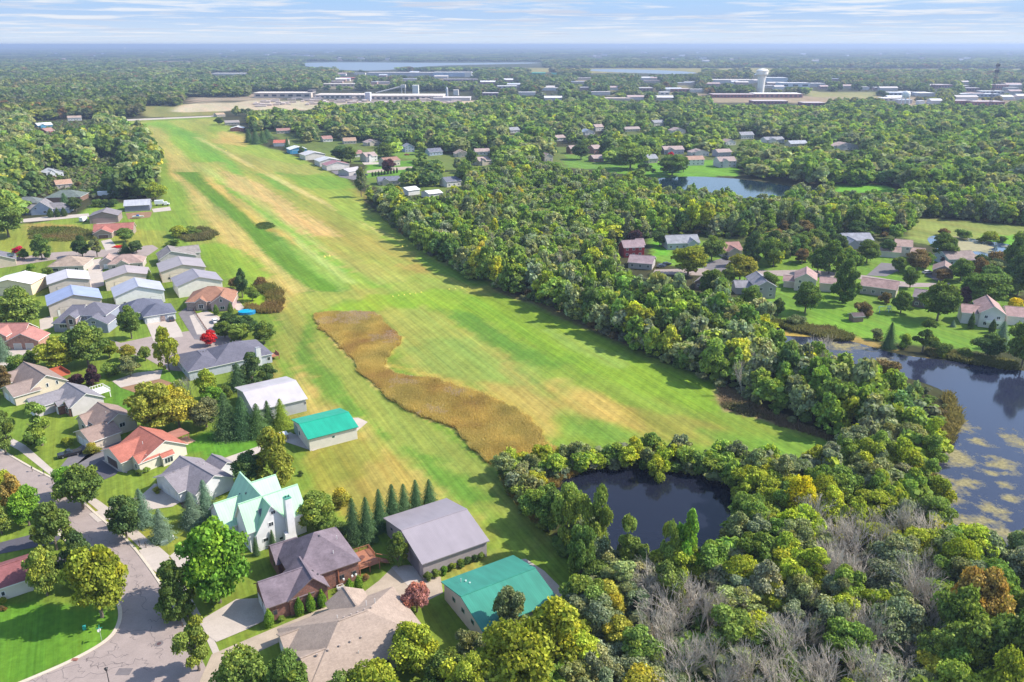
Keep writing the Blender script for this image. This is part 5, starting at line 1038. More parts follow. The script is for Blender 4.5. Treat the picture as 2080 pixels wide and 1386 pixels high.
# (x, foot y, top y, width in photo pixels, shape, tint, label)
NEAR=[
(37,1050,963,58,'round','o','orange-tinged maple at the left edge of the street'),(60,1068,992,62,'round','bg','light green maple just right of the orange-tinged one'),(4,1085,1025,52,'round','g2','green maple cut by the left frame edge above the dark drive'),(14,1012,955,42,'round','yg','yellow-green tree behind the orange-tinged maple'),
(116,1117,1022,80,'oval','g','conical linden at the end of the dark driveway'),(97,1210,1113,74,'round','lg','pale green linden by the maroon-roofed garage'),(170,1190,1085,66,'oval','dg','dark linden behind the yellow maple at the corner'),(208,1254,1106,116,'round','yg','big yellow-green maple on the street corner lawn'),
(170,1035,948,86,'round','g','round dark maple at the drive of the red-roofed house'),(136,1008,950,44,'round','bg','bright green tree behind the round dark maple'),(258,1094,1006,74,'round','dg','dark maple beside the pavement across from the lindens'),(293,1066,993,46,'spruce','bs','blue-green spruce behind the dark pavement maple'),
(331,1097,1034,44,'spruce','bs','small blue spruce standing alone on the front lawn'),(393,1066,1000,48,'spruce','bs','silvery blue spruce in front of the grey-roofed house'),(421,1046,975,40,'spruce','bs','blue spruce between the grey-roofed and the white house'),
(447,1224,1058,132,'round','bg','huge bright green maple in front of the white house'),(362,1256,1144,76,'oval','g','dark conical linden below the bright green maple'),(405,1362,1265,90,'open','lg','airy light green tree by the brick house drive'),
(498,1445,1322,118,'round','g2','green maple at the bottom edge left of the tan-roofed house'),(585,1440,1330,90,'round','g2','second green maple at the bottom edge touching the tan roof'),(845,1358,1270,112,'round','yg','yellow-green tree over the right end of the tan roof'),(758,1460,1352,120,'round','yg','yellow-green tree at the bottom centre edge'),
(905,1412,1325,90,'round','g','dark green tree between the yellow trees at the bottom'),(1040,1300,1195,108,'open','gg','grey-green tree leaning over the teal barn roof'),(952,1355,1272,84,'open','gg','grey-green tree at the left foot of the teal barn'),(1130,1365,1222,146,'round','yg','big golden-green maple right of the teal barn'),(1040,1435,1278,150,'round','yg','big golden-green maple below the teal barn'),
(1000,1470,1385,90,'round','oy','orange-touched small tree at the bottom edge under the teal barn'),(847,1243,1186,62,'round','pk','small pink-leaved crabapple beside the gravel lane'),(809,1152,1083,40,'oval','g','small green tree against the grey barn gable'),
(720,1103,1012,46,'spruce','sp','leftmost spruce of the row beside the grey barn'),(747,1098,1010,42,'spruce','sp','second spruce of the row beside the grey barn'),(773,1075,994,40,'spruce','sp','third spruce of the row beside the grey barn'),(799,1062,984,40,'spruce','sp','fourth spruce of the row beside the grey barn'),(822,1053,983,36,'spruce','sp','fifth spruce of the row beside the grey barn'),(846,1044,975,38,'spruce','sp','sixth spruce of the row beside the grey barn'),(873,1036,974,40,'spruce','sp','rightmost spruce of the row beside the grey barn'),
(642,1070,1002,78,'round','lg','yellowing tree right of the white house'),(690,1028,990,46,'shrub','oy','low reddish-yellow bush above the spruce row'),(668,1078,1030,50,'shrub','g2','green bush between the brick house and the spruces'),(697,1092,1058,44,'shrub','g','dark bush at the brick house back corner'),
(562,986,872,88,'oval','oy','tall olive and gold maple between the lawn and the white house'),(507,988,918,72,'round','dg','dark tree left of the tall olive maple'),(612,966,955,12,'shrub','dg','tiny lone bush on the mown field by the tall olive maple'),
(318,882,780,100,'round','oy','autumn-tinted maple above the red-roofed house'),(365,868,790,80,'round','oy','second autumn-tinted maple right of the first one'),(420,868,812,64,'round','gg','grey-green tree right of the autumn maples'),(463,886,798,58,'spruce','sp','dark pine at the back of the mown garden'),(497,886,806,52,'spruce','sp','second dark pine at the back of the mown garden'),(526,885,820,44,'spruce','pn','spruce before the long grey barn, left of three'),(547,870,814,36,'spruce','pn','spruce before the long grey barn, middle of three'),(573,868,810,38,'spruce','yg','yellow-green spruce before the long grey barn'),
(424,815,748,52,'round','yg','yellow tree beside the slate hip house'),(392,818,763,40,'dead','dead','bare grey tree beside the slate hip house'),(437,832,788,46,'round','bg','bright green tree below the yellow one'),(486,790,738,42,'spruce','sp','dark spruce against the slate hip house wall'),(514,782,718,54,'oval','dg','dark pine in front of the slate hip house'),(458,806,778,30,'shrub','g','fan-shaped green bush below the slate hip house'),(548,766,736,40,'shrub','dg','dark bush at the deck of the slate hip house'),(366,802,768,38,'shrub','g2','green bush between the garden plot and the yellow tree'),(347,806,778,34,'shrub','y','yellow shrub beside the bare garden plot'),
(86,905,820,80,'open','lg','feathery light green locust before the grey gabled house'),(12,922,832,60,'round','g','dark green maple at the left edge beside the pavement'),(66,908,870,36,'shrub','g','dark bush under the feathery locust'),(8,802,742,42,'round','br','reddish-brown tree at the left edge by the beige house'),(158,784,756,38,'shrub','p','brownish purple bush behind the grey gabled house'),(191,783,742,34,'oval','p','purple-leaved plum tree on the back lawn'),(226,763,734,38,'shrub','lg','light green round bush on the back lawn'),(266,764,722,44,'round','gg','grey-green tree below the turning circle'),
(120,750,688,84,'round','yg','yellow tree in front of the slate-roofed house'),(180,742,655,88,'round','g','large dark green tree in front of the slate-roofed house'),(223,727,690,34,'round','yg','small yellow-green tree on the lane verge'),(261,731,700,36,'round','oy','small orange-tinged tree on the lane verge'),(296,733,704,27,'round','g2','little round lollipop tree on the lane verge'),(344,755,665,48,'oval','yg','slim two-tone tree with a yellow top beside the turning circle'),(66,746,712,36,'round','g','small dark tree before the pink-roofed garage'),(36,753,714,46,'shrub','g2','broad bush before the pink-roofed garage'),(8,732,678,34,'spruce','bs','spruce at the left edge by the pink-roofed house'),
(187,921,898,30,'shrub','oy','cream-flowered bush by the black pickup'),(136,905,888,26,'shrub','yg','clipped yellow hedge by the tan gabled house'),(268,688,620,46,'round','g','round green tree on the strip of lawn between grey houses'),(45,662,588,92,'round','g2','large spreading green tree behind the white-roofed hangar'),(15,662,602,54,'round','g','green tree at the left edge behind the white-roofed hangar'),
(86,527,478,38,'oval','g','dark green tree on the cross lane verge, left'),(40,524,500,22,'round','cr','small crimson and green maple at the left end of the lane'),(50,527,505,22,'round','g','dark small maple touching the crimson one'),(168,522,480,38,'round','dg','dark maple north of the silver hangar'),(198,522,482,34,'open','gg','paler maple beside the dark one on the lane'),(256,514,491,26,'spruce','dg','small pointed dark tree by the lane bend'),(278,515,489,28,'round','dg','round dark tree by the lane bend'),(354,500,484,32,'shrub','g','low dark bush behind the taupe gabled house'),(62,550,533,22,'shrub','bg','bright small bush by the left houses'),(99,560,540,22,'shrub','g','dark bush at the brown bungalow corner'),(238,503,499,20,'shrub','r','small red shrub by the bungalow') ,
(362,480,456,48,'shrub','yg','yellow-green thicket in the meadow by the strip'),(390,478,458,36,'shrub','g','dark thicket beside the yellow-green one'),(255,492,464,34,'round','g','tree at the right end of the red-brown roof'),
(493,605,550,34,'poplar','dg','dark slim willow beside the duckweed pond'),(513,612,582,30,'round','g2','light willow leaning over the duckweed pond'),(530,584,560,28,'shrub','br','brown-green bush at the duckweed pond'),(478,585,560,26,'shrub','br','brown bush left of the duckweed pond willows'),
(465,668,636,42,'round','dg','dark tree right of the parked white car'),(500,686,640,46,'round','dg','dark tree below the blue pool'),(457,686,652,42,'round','g','green tree behind the red maple'),(488,694,658,46,'round','lg','yellowing tree behind the slate hip roof'),(537,698,652,42,'round','g','lone dark tree at the edge of the strip'),(427,702,672,34,'round','r','bright scarlet maple beside the slate hip house'),
(440,640,618,12,'column','g','clipped column shrub left at the brown-roofed house'),(469,637,614,12,'column','g','clipped column shrub right at the brown-roofed house'),(308,585,548,16,'column','g','dark slim shrub between hangars'),
(18,482,408,74,'round','g','large dark tree at the left edge of the meadow'),(4,440,395,60,'round','g2','green tree at the left edge by the cottage'),(134,425,392,22,'spruce','sp','spruce beside the farmhouse'),(155,430,400,28,'round','dg','dark rounded tree right of the farmhouse'),(104,442,423,13,'column','dg','left of three dark junipers before the farmhouse'),(118,441,422,13,'column','dg','middle of three dark junipers before the farmhouse'),(131,440,421,13,'column','dg','right of three dark junipers before the farmhouse'),(197,420,402,24,'shrub','g','dark bush before the white trailer'),(216,420,404,22,'shrub','dg','round dark bush beside the slate barn'),(231,420,402,24,'shrub','dg','second round dark bush beside the slate barn'),(317,408,370,48,'round','yg','yellow-green tree behind the slate barn'),(285,402,372,44,'round','g','dark tree left of the yellow-green one'),
(734,400,340,32,'open','gg','tall lone tree at the edge of the airfield casting a long shadow'),
(612,318,296,16,'shrub','dg','dark bush beside the blue hangar'),(695,327,296,48,'round','dg','dark broad tree behind the maroon-trimmed hangar'),(712,330,297,30,'round','g','green tree right of the dark broad one'),(782,322,292,40,'round','g','round tree behind the white gabled house'),(790,353,322,30,'round','p','purple-brown tree before the big brown-roofed house'),
(520,293,264,22,'spruce','sp','dark pine in a clump by the red-roofed building'),(506,290,262,20,'spruce','sp','left dark pine of the clump by the red-roofed building'),(534,291,266,20,'spruce','pn','third dark pine of the clump by the red-roofed building'),(584,303,280,14,'spruce','sp','slim spruce left of the blue hangar'),(543,283,262,22,'spruce','sp','dark pine behind the red-roofed building'),
(445,254,238,20,'round','dg','dark tree at the airstrip end cottage'),
(1397,560,498,76,'round','yg','large yellow-green maple in front of the grey bungalow'),(1445,530,478,50,'round','g','dark green maple between the two upper bungalows'),(1502,572,520,64,'round','oy','golden maple on the street bend'),(1526,540,470,42,'oval','dg','tall dark tree right of the red-brown bungalow'),(1570,542,484,52,'round','g','grey-green tree right of the tall dark one'),(1622,516,476,42,'round','g','green round tree at the upper street end'),(1632,486,447,46,'round','br','brown-tinged maple above the street end'),(1588,482,448,30,'oval','br','slim brown-tinged tree above the street'),(1628,536,504,34,'round','br','russet small tree by the beige two-storey house'),
(1448,612,545,62,'round','g','green tree hiding the small tan-roofed house'),(1522,636,578,44,'round','g2','green tree before the grey two-storey house'),(1579,642,605,28,'round','dg','small dark maple on the lawn slope'),(1635,636,574,56,'round','g','broad maple below the beige two-storey house'),(1618,663,638,46,'shrub','gg','willow shrub on the backwater shore'),
(1713,617,528,62,'oval','g','big upright maple with a bare trunk on the sloping lawn'),(1683,556,488,56,'oval','g','tall maple behind the long ranch house'),(1722,532,500,28,'round','yg','small yellow-green tree by the grey bungalow'),(1760,534,488,44,'round','g','round maple right of the grey bungalow'),(1801,520,484,34,'round','dg','dark maple left of the cream two-storey house'),(1825,553,521,34,'round','g','small round maple at the drive bend'),(1848,585,544,33,'round','g','round street maple right of the ranch house'),(1862,552,506,44,'round','br','bare-brown crowned tree by the cream house'),
(1912,530,474,54,'round','g','broad oak in front of the marsh pond'),(1921,536,516,26,'round','p','purple-leaved tree under the broad oak'),(1950,572,525,42,'round','g','green tree between the brown gable and the cottage'),(1915,571,547,34,'round','br','reddish small tree at the brown gabled house'),(1829,636,591,40,'oval','g','neat maple by the play set'),(1798,616,590,30,'shrub','br','reddish-brown bush at the ranch house end'),(1752,641,610,42,'shrub','br','clump of dark shrubs behind the garden shed'),
(1903,652,574,72,'round','g','largest round maple on the right-hand lawn'),(2000,622,553,84,'round','g2','wide pale green maple behind the cream house'),(1957,620,582,36,'oval','p','dark purple tree behind the largest round maple'),(2066,600,520,64,'round','dg','big dark tree at the right edge'),(2018,564,526,54,'round','gg','grey-green tree at the street end'),(2046,602,560,46,'round','g','green tree left of the big dark one'),(2062,626,603,38,'shrub','y','golden shrub behind the tall cream house'),
(1804,709,655,28,'spruce','sp','dark spruce on the backwater bank'),(1873,716,652,58,'open','g','leaning tree on the backwater bank'),(1914,723,694,38,'shrub','g','round bush on the backwater bank'),(2005,728,678,62,'round','dg','dark tree on the bank below the tall cream house'),(2030,706,653,38,'spruce','bs','blue spruce by the tall cream house wall'),(2074,748,642,64,'round','g2','large green tree at the right edge of the bank'),(1935,664,650,11,'spruce','bs','tiny spruce on the open lawn'),(1971,668,634,13,'column','dg','dark clipped column on the tall cream house front'),(2014,676,648,15,'column','dg','second dark clipped column on the tall cream house'),
(1915,479,462,28,'shrub','br','brownish willow clump beyond the marsh pond, left'),(1952,486,463,38,'shrub','g','willow clump beyond the marsh pond, middle'),(2007,493,465,42,'shrub','yg','yellowing willow clump beyond the marsh pond'),(2036,492,478,20,'shrub','g','small willow clump beyond the marsh pond, right'),
(2060,560,470,50,'round','g','tree at the right edge beyond the marsh pond'),(2020,545,505,50,'shrub','br','brown brush on the near shore of the marsh pond'),
(1792,786,722,78,'shrub','br','pinkish-brown brush on the river point'),(1682,742,690,40,'dead','dead','bare tree at the inner bank of the backwater'),
(1365,357,312,56,'round','g','large round tree left of the crimson one'),(1362,332,308,16,'round','cr','crimson tree by the lilac-grey house'),(1388,350,318,24,'round','g','green tree right of the crimson one'),(1280,344,292,70,'round','g2','broad pale green tree above the pond'),(1180,324,288,38,'round','dg','dark maple left of the rust-walled house'),(1232,320,284,36,'oval','dg','dark maple right of the rust-walled house'),
(1008,333,296,32,'round','g','round maple on the lane by the pink-roofed house'),(958,337,304,26,'round','g','round maple before the tan-roofed bungalow'),(1016,365,326,44,'round','g','domed tree at the wood edge'),(945,375,334,40,'round','g','green domed tree left of the wood edge'),(1063,352,320,32,'round','y','golden tree among the maples'),(1093,330,300,28,'round','dg','dark round maple before the tan house'),
(1152,1122,992,72,'poplar','lg','pale willow at the left end of the pond shore'),(1205,1148,1005,78,'poplar','lg','tall pale willow in front of the small pond'),(1268,1172,1050,70,'open','lg','willow leaning towards the small pond'),(1395,1185,1046,76,'poplar','bg','bright lime willow on the near pond shore'),(1352,1190,1060,50,'poplar','lg','slim lime willow left of the bright one'),(1180,1196,1068,60,'round','g','green willow at the field corner'),
(1618,1075,965,78,'round','y','glowing yellow tree right of the small pond'),(1662,1068,968,70,'round','yg','yellow-green tree next to the glowing yellow one'),(1556,1010,935,84,'round','yg','yellow-topped tree at the field edge above the pond'),(1335,972,926,40,'shrub','yg','golden-green willow bush on the far pond shore'),(1510,1085,1000,70,'round','g2','green willow at the right end of the small pond'),
(1848,985,918,62,'round','yg','yellow-green tree by the river reeds'),(1905,1020,958,56,'shrub','yg','golden bush at the river bend'),(1975,1290,1150,110,'round','o','rust-tinted maple on the near river bank'),(1930,1330,1190,96,'round','g2','fresh green maple under the rust-tinted one'),(2050,1420,1240,130,'round','g','large deep green tree at the lower right edge'),(1960,1400,1255,110,'round','g2','broad green tree left of the lower right edge'),(2020,1480,1330,100,'round','yg','yellow-green tree in the lower right corner'),
(1700,520,474,40,'round','dg','dark tree behind the grey bungalow'),(1660,556,505,40,'round','g','green maple above the beige house'),(1560,600,552,36,'round','g2','green tree right of the grey two-storey house'),(1738,548,512,30,'round','g','round street maple before the grey bungalow'),(1480,576,540,30,'round','g2','small green tree on the bend verge'),(1660,500,462,40,'round','g','round tree at the upper lane'),(1740,480,448,44,'round','dg','dark tree over the grey bungalow roof'),(1975,600,555,46,'round','g','green maple at the street end lawn'),(1880,545,512,34,'round','g','green maple by the cream house garage'),(1990,560,520,44,'round','dg','dark tree by the street end cottage'),(1780,690,664,24,'shrub','gg','willow bush on the shore lawn'),(1840,706,676,30,'shrub','lg','light bush on the shore lawn'),(1960,728,704,34,'shrub','g','dark bush on the lower bank'),(1340,500,462,40,'round','dg','dark tree behind the red house lawn'),(1290,498,468,36,'round','p','purple-brown tree above the red house'),
]
for t in NEAR:tree(*t)
for k,(x,yb,yt,w) in enumerate(((548,1272,1236,21),(609,1249,1213,19),(632,1241,1204,21),(655,1232,1197,22),(711,1204,1175,20),(729,1198,1168,19))):
    tree(x,yb,yt,w,'column','bg',['leftmost clipped arborvitae at the brick house garage','second clipped arborvitae along the brick wall','third clipped arborvitae along the brick wall','fourth clipped arborvitae along the brick wall','fifth clipped arborvitae, before the deck','last clipped arborvitae, next to the deck'][k],'clipped arborvitae along the brick house')
for k,(x,yb,yt,w) in enumerate(((521,1128,1092,15),(555,1112,1076,15))):tree(x,yb,yt,w,'spruce','sp',['left slender young spruce against the white house','right slender young spruce against the white house'][k])
for k in range(9):tree(757+k*6.2,359-k*.9,349-k*1.2,4.5,'column','dg','slim dark arborvitae in the hedge row beyond the shed','slim arborvitae in a row',lod='mid')
for k,(x,y,t) in enumerate(((868,1178,'g'),(885,1171,'g2'),(902,1165,'bg'),(918,1158,'yg'),(934,1152,'g'),(950,1147,'dg'),(964,1141,'dg'),(976,1137,'g'))):tree(x,y,y-17,20,'shrub',t,'low clipped shrub along the long wall of the grey barn','shrubs along the grey barn')
for k,(x,y,t) in enumerate(((572,1262,'lg'),(742,1178,'br'),(716,1215,'oy'),(435,1228,'g'),(428,1215,'dg'),(452,1205,'g'),(328,985,'br'),(283,965,'g'),(297,958,'lg'),(6,1240,'br'),(5,1225,'yg'),(320,1000,'oy'),(410,1015,'g'),(424,1020,'g'))):tree(x,y,y-12,17,'shrub',t,'small ornamental bush in a house border','small border bushes',cat='bush',name='bush')
# ---------------------------------------------------------------- woods
KV=[(1256,496,1330,552),(1345,478,1428,512),(1460,484,1512,530),(1412,562,1434,582),(1505,558,1578,606),(1595,534,1690,600),(1738,555,1840,612),(1848,588,1882,630),(1795,488,1868,540),(1710,474,1778,500),(1888,534,1940,566),(1958,612,2080,680),(1325,478,1352,498),
 (1345,362,1490,378),(1500,386,1590,394),(1892,480,2045,520),(1572,656,1690,682),(1682,682,1768,712),(1800,722,1880,752),(1880,745,2080,800),(1930,800,2080,1000),(820,380,902,396),(775,362,812,376),(905,352,937,380),(1350,545,1640,556)]
for (x0,y0,x1,y1,rf,wl,he,lb) in MID:KV.append((x0-2,y0-12-he,x1+2,y0-1,y0-(6 if y0>280 else 4)))
for (x0,y,x1,dep,h_,c,rf,lb,w) in TOWN:KV.append((x0,y-h_*F/2200.,x1,y-2))
KV+=[(512,186,960,206),(505,206,640,222),(1532,138,1562,186),(1822,184,1850,214),(380,198,520,210),(1450,198,1640,212),(620,126,1100,136),(690,136,800,142),(1200,142,1420,150),(70,244,190,262),(148,342,204,374),(95,346,140,360),(115,370,150,382),(202,322,240,342),
 (440,236,500,300),(543,280,600,316),(588,292,735,362),(735,322,800,345),(650,262,662,268),(1700,378,1815,388),(1395,330,1500,354),(1150,334,1290,344),(300,216,440,236),(1690,186,1780,198)]
for x0,y,x1 in TB:KV.append((x0,y-5,x1,y-.5,y-2))
KV=np.array([(*k,k[1]) if len(k)==4 else k for k in KV],float)
WA=[(748,404),(792,457),(840,499),(886,529),(940,556),(1002,585),(1082,616),(1162,652),(1262,701),(1370,748),(1470,792),(1500,806),(1600,856),(1700,893),(1800,915),(1882,895),(1930,862),(1925,815),(1850,785),(1745,760),(1640,735),(1580,712),(1558,690),(1560,660),(1545,620),(1500,612),(1450,612),(1405,600),(1360,582),(1300,570),(1262,552),(1245,505),(1300,490),(1350,476),(1420,478),(1460,486),(1520,478),(1600,474),(1700,478),(1780,484),(1850,470),(1870,440),(2120,462),(2300,470),(2300,405),(1690,405),(1560,412),(1480,412),(1360,402),(1300,395),(1200,375),(1100,352),(1030,355),(940,388),(905,408),(820,405)]
WB=[(1078,1060),(1118,1090),(1150,1130),(1205,1195),(1195,1250),(1160,1300),(1100,1340),(1180,1400),(1100,1440),(700,1480),(700,1600),(2500,1600),(2500,1250),(2120,1185),(2000,1140),(1930,1118),(1890,1085),(1878,1030),(1885,960),(1912,905),(1870,905),(1790,920),(1725,915),(1700,945),(1620,975),(1530,975),(1505,1010),(1490,1080),(1450,1140),(1370,1180),(1290,1165),(1215,1130),(1160,1090),(1110,1050)]
WS=[(1010,955),(1060,945),(1130,932),(1200,924),(1300,922),(1400,930),(1480,940),(1560,958),(1640,968),(1640,1000),(1560,990),(1500,1000),(1420,968),(1340,958),(1260,953),(1190,958),(1130,975),(1090,995),(1105,1030),(1075,1055),(1035,1010)]
WC=[(600,300),(720,296),(820,325),(900,345),(1030,345),(1100,345),(1210,368),(1300,385),(1345,360),(1480,358),(1560,366),(1690,382),(1830,398),(2300,400),(2300,214),(2080,224),(1700,222),(1500,214),(1000,212),(960,224),(560,228),(470,236),(500,275),(560,262)]
WD=[(-300,470),(-60,452),(40,442),(20,420),(80,400),(200,405),(330,402),(300,392),(322,335),(300,300),(262,270),(215,252),(190,248),(-300,262)]
WF=[(-600,256),(190,244),(290,240),(440,234),(445,212),(505,214),(505,206),(960,204),(1000,212),(1500,213),(1600,221),(2080,224),(2600,222),(2600,137),(-600,137)]
LAKES=[P2(q) for q in ([(605,134),(700,126.5),(1080,126.5),(1105,129),(980,132.5),(880,135),(830,141),(770,146),(650,141)],[(1180,140),(1300,140.5),(1430,146),(1410,153),(1195,147)],[(1455,146.5),(1545,149),(1545,154),(1460,152)],[(1060,138.5),(2080,140),(2300,146),(2300,151),(1600,147),(1060,147)],[(505,206),(960,205),(980,214),(900,222),(560,224),(505,219)],[(1395,196),(1640,198),(1780,206),(1780,213),(1640,214),(1400,206)],[(1640,186),(1780,189),(1780,199),(1640,197)],[(1330,355),(1400,352),(1480,354),(1600,370),(1700,382),(1695,404),(1620,410),(1500,404),(1380,394),(1330,380)],[(300,124),(400,124),(400,132),(300,132)])]
def scatter_pts(poly,sp,seed,hr,wr,kvtest=True,jit=.42,holes=()):
    q=P2(poly);rg=np.random.RandomState(seed);x0,y0=q.min(0);x1,y1=q.max(0)
    X,Y=np.meshgrid(np.arange(x0,x1,sp),np.arange(y0,y1,sp*.88));X=X+((np.arange(X.shape[0])%2)*sp/2)[:,None];x=X.ravel();y=Y.ravel()
    x=x+rg.uniform(-jit,jit,len(x))*sp;y=y+rg.uniform(-jit,jit,len(x))*sp
    m=inside(x,y,q);
    for hq in holes:m&=~inside(x,y,hq)
    x=x[m];y=y[m];n=len(x);h=rg.uniform(hr[0],hr[1],n)*(1+.22*vn(x,y,45,seed));w=rg.uniform(wr[0],wr[1],n)*(.75+.35*h/hr[1])
    px,pb,dep=proj(x,y,0);_,pt,_=proj(x,y,h);pw=w*F/dep
    ok=(px>-120)&(px<2200)&(pt<1480)
    if kvtest:
        for k in KV:ok&=~((px+pw*.42>k[0])&(px-pw*.42<k[2])&(pb>k[4])&(pt<k[3]))
    return x[ok],y[ok],h[ok],w[ok],px[ok],pb[ok],pw[ok],rg
def gn_scatter(name,x,y,sc3,rot,idx,tint,protos,label,cat,z=None):
    me=bpy.data.meshes.new(name);n=len(x);me.vertices.add(n);me.vertices.foreach_set('co',np.stack([x,y,np.zeros(n) if z is None else z],1).ravel())
    a=me.attributes.new('sc3','FLOAT_VECTOR','POINT');a.data.foreach_set('vector',sc3.ravel().astype(np.float32))
    a=me.attributes.new('rot3','FLOAT_VECTOR','POINT');a.data.foreach_set('vector',np.stack([np.zeros(n),np.zeros(n),rot],1).ravel().astype(np.float32))
    a=me.attributes.new('idx','INT','POINT');a.data.foreach_set('value',idx.astype(np.int32))
    a=me.attributes.new('tint','FLOAT_COLOR','POINT');a.data.foreach_set('color',np.concatenate([tint,np.ones((n,1))],1).ravel().astype(np.float32))
    c=bpy.data.collections.new(name+'_kinds')
    for i,m in enumerate(protos):
        o=bpy.data.objects.new(f'{name}_kind_{i:02d}',m);c.objects.link(o)
    g=bpy.data.node_groups.new(name,'GeometryNodeTree');g.interface.new_socket('Geometry',in_out='INPUT',socket_type='NodeSocketGeometry');g.interface.new_socket('Geometry',in_out='OUTPUT',socket_type='NodeSocketGeometry')
    gi=g.nodes.new('NodeGroupInput');go=g.nodes.new('NodeGroupOutput');ci=g.nodes.new('GeometryNodeCollectionInfo');ci.inputs['Collection'].default_value=c;ci.inputs['Separate Children'].default_value=True;ci.inputs['Reset Children'].default_value=True
    ip=g.nodes.new('GeometryNodeInstanceOnPoints');ip.inputs['Pick Instance'].default_value=True
    def na(nm,t):
        q=g.nodes.new('GeometryNodeInputNamedAttribute');q.data_type=t;q.inputs['Name'].default_value=nm;return q.outputs['Attribute']
    g.links.new(gi.outputs[0],ip.inputs['Points']);g.links.new(ci.outputs[0],ip.inputs['Instance']);g.links.new(na('idx','INT'),ip.inputs['Instance Index']);g.links.new(na('sc3','FLOAT_VECTOR'),ip.inputs['Scale'])
    er=g.nodes.new('FunctionNodeEulerToRotation');g.links.new(na('rot3','FLOAT_VECTOR'),er.inputs[0]);g.links.new(er.outputs[0],ip.inputs['Rotation']);g.links.new(ip.outputs[0],go.inputs[0])
    o=bpy.data.objects.new(name,me);COL.objects.link(o);md=o.modifiers.new('scatter','NODES');md.node_group=g
    return tag(o,label,cat,kind='stuff')
def merged(cr,tr,s):
    return cr
WKIND=['round','oval','wide','poplar','open','shrub']
def pal(rg,x,y,names,wts,seed,sat=.18):
    # species come in drifts
    f=(vn(x,y,38,seed)+1)/2*.65+rg.uniform(0,1,len(x))*.35;cw=np.cumsum(wts)/np.sum(wts);k=np.searchsorted(cw,np.clip(f*1.1-.05,0,.999))
    k=np.where(rg.uniform(0,1,len(x))<.5,k,rg.choice(len(names),len(x),p=np.array(wts)/np.sum(wts)))
    c=np.array([TINT[n] for n in names])[k];c=c*rg.uniform(1-sat,1+sat,(len(x),1))*rg.uniform(.93,1.07,(len(x),3));return k,c
GL={'g':'mid green','g2':'fresh green','dg':'dark green','gg':'grey-green','sg':'dull sage','yg':'yellow-green','lg':'light green','y':'golden','oy':'olive-gold','o':'orange','br':'brownish','dead':'bare grey'}
def wood(area,poly,sp,seed,hr,wr,names,wts,cap,where,stuffname,stufflabel,lod=('mid','low'),dead=None,kv=True,kinds=(0,1,2,3,4),bright=1.9):
    x,y,h,w,px,pb,pw,rg=scatter_pts(poly,sp,seed,hr,wr,kv);o=np.argsort(-pw*h);x,y,h,w,px,pb,pw=[q[o] for q in (x,y,h,w,px,pb,pw)]
    k,c=pal(rg,x,y,names,wts,seed);c=c*bright*np.array([1.08,1.07,1.0]);kd=rg.choice(kinds,len(x));inv=(px>-40)&(px<2120)&(pb<1500)
    isd=np.zeros(len(x),bool)
    if dead:
        for dq,pr in dead:isd|=inside(x,y,P2(dq))&(rg.uniform(0,1,len(x))<pr)
    n=0;rest=[]
    for i in range(len(x)):
        if n<cap and inv[i]:
            n+=1;nm='dead' if isd[i] else WKIND[kd[i]];t=names[k[i]]
            lb=f"bare grey leafless tree {where}" if isd[i] else f"{GL[t]} {'slender' if nm=='poplar' else 'leafy'} tree {where}"
            e=tree(px[i],pb[i],0,pw[i],nm,t,lb,('bare grey trees ' if isd[i] else f'{GL[t]} trees ')+where,lod=lod[0] if pw[i]<60 else 'hi',P=Vector((x[i],y[i],0)),hgt_=h[i]*(1.05 if isd[i] else 1),wm=w[i],name=None if isd[i] else 'woodland_tree')
            for ch in e.children:
                if ch.name.startswith('crown'):ch.color=(*c[i],1)
        else:rest.append(i)
    r=np.array(rest,int)
    if len(r):
        pr=[crown_mesh('crown',WKIND[q],{'low':520,'mid':1500,'far':170}[lod[1]],{'low':.078,'mid':.045,'far':.125}[lod[1]],31+q*7+v,LP) for q in sorted(set(kinds)) for v in (0,1,2,3)]
        ii=np.array([sorted(set(kinds)).index(a)*4 for a in kd[r]])+rg.randint(0,4,len(r))
        s3=np.stack([w[r]*rg.uniform(.9,1.3,len(r)),w[r]*rg.uniform(.9,1.3,len(r)),h[r]*rg.uniform(.88,1.15,len(r))],1);gn_scatter(stuffname,x[r],y[r],s3,rg.uniform(0,6.28,len(r)),ii,c[r],pr,stufflabel,'woodland')
    print('WOOD',area,len(x),'single',n,'rest',len(r));return
DZ=[[(1330,1205),(1450,1200),(1560,1150),(1640,1160),(1700,1240),(1660,1330),(1700,1500),(1380,1500),(1300,1320)],[(1640,1120),(1720,1075),(1840,1080),(1900,1120),(1890,1250),(1860,1500),(1660,1500),(1650,1300)],[(1620,740),(1700,745),(1760,770),(1700,800),(1600,790)]]
wood('B',WB,4.9,11,(6,11),(6.4,9.6),['gg','g','sg','yg','g2','lg','oy','y'],[.2,.2,.2,.14,.1,.09,.05,.02],225,'in the wood at the lower right','lower_woodland','rest of the wood at the lower right',dead=[(DZ[0],.52),(DZ[1],.6)])
wood('S',WS,3.9,12,(3.5,7),(4,6.),['gg','yg','lg','g','y','sg'],[.3,.22,.18,.14,.06,.1],60,'on the shore of the small pond','shore_thicket','rest of the willows round the small pond',kinds=(0,2,5))
WM=[(640,300),(735,315),(760,342),(860,352),(935,345),(960,360),(965,385),(905,404),(830,402),(790,383),(745,374),(742,362),(850,356),(850,345),(760,346),(700,332)]
wood('M',WM,12,17,(7,13),(8,13),['g','dg','gg','g2','yg'],[.3,.25,.2,.15,.1],0,'','yard_woodland','yard trees behind the hangar row',lod=('low','low'),kinds=(0,1,0,2))
WR=[(1325,470),(1500,478),(1700,472),(1860,486),(1900,530),(2080,520),(2085,640),(2000,632),(1960,612),(1850,610),(1720,604),(1580,612),(1500,596),(1430,566),(1330,552)]
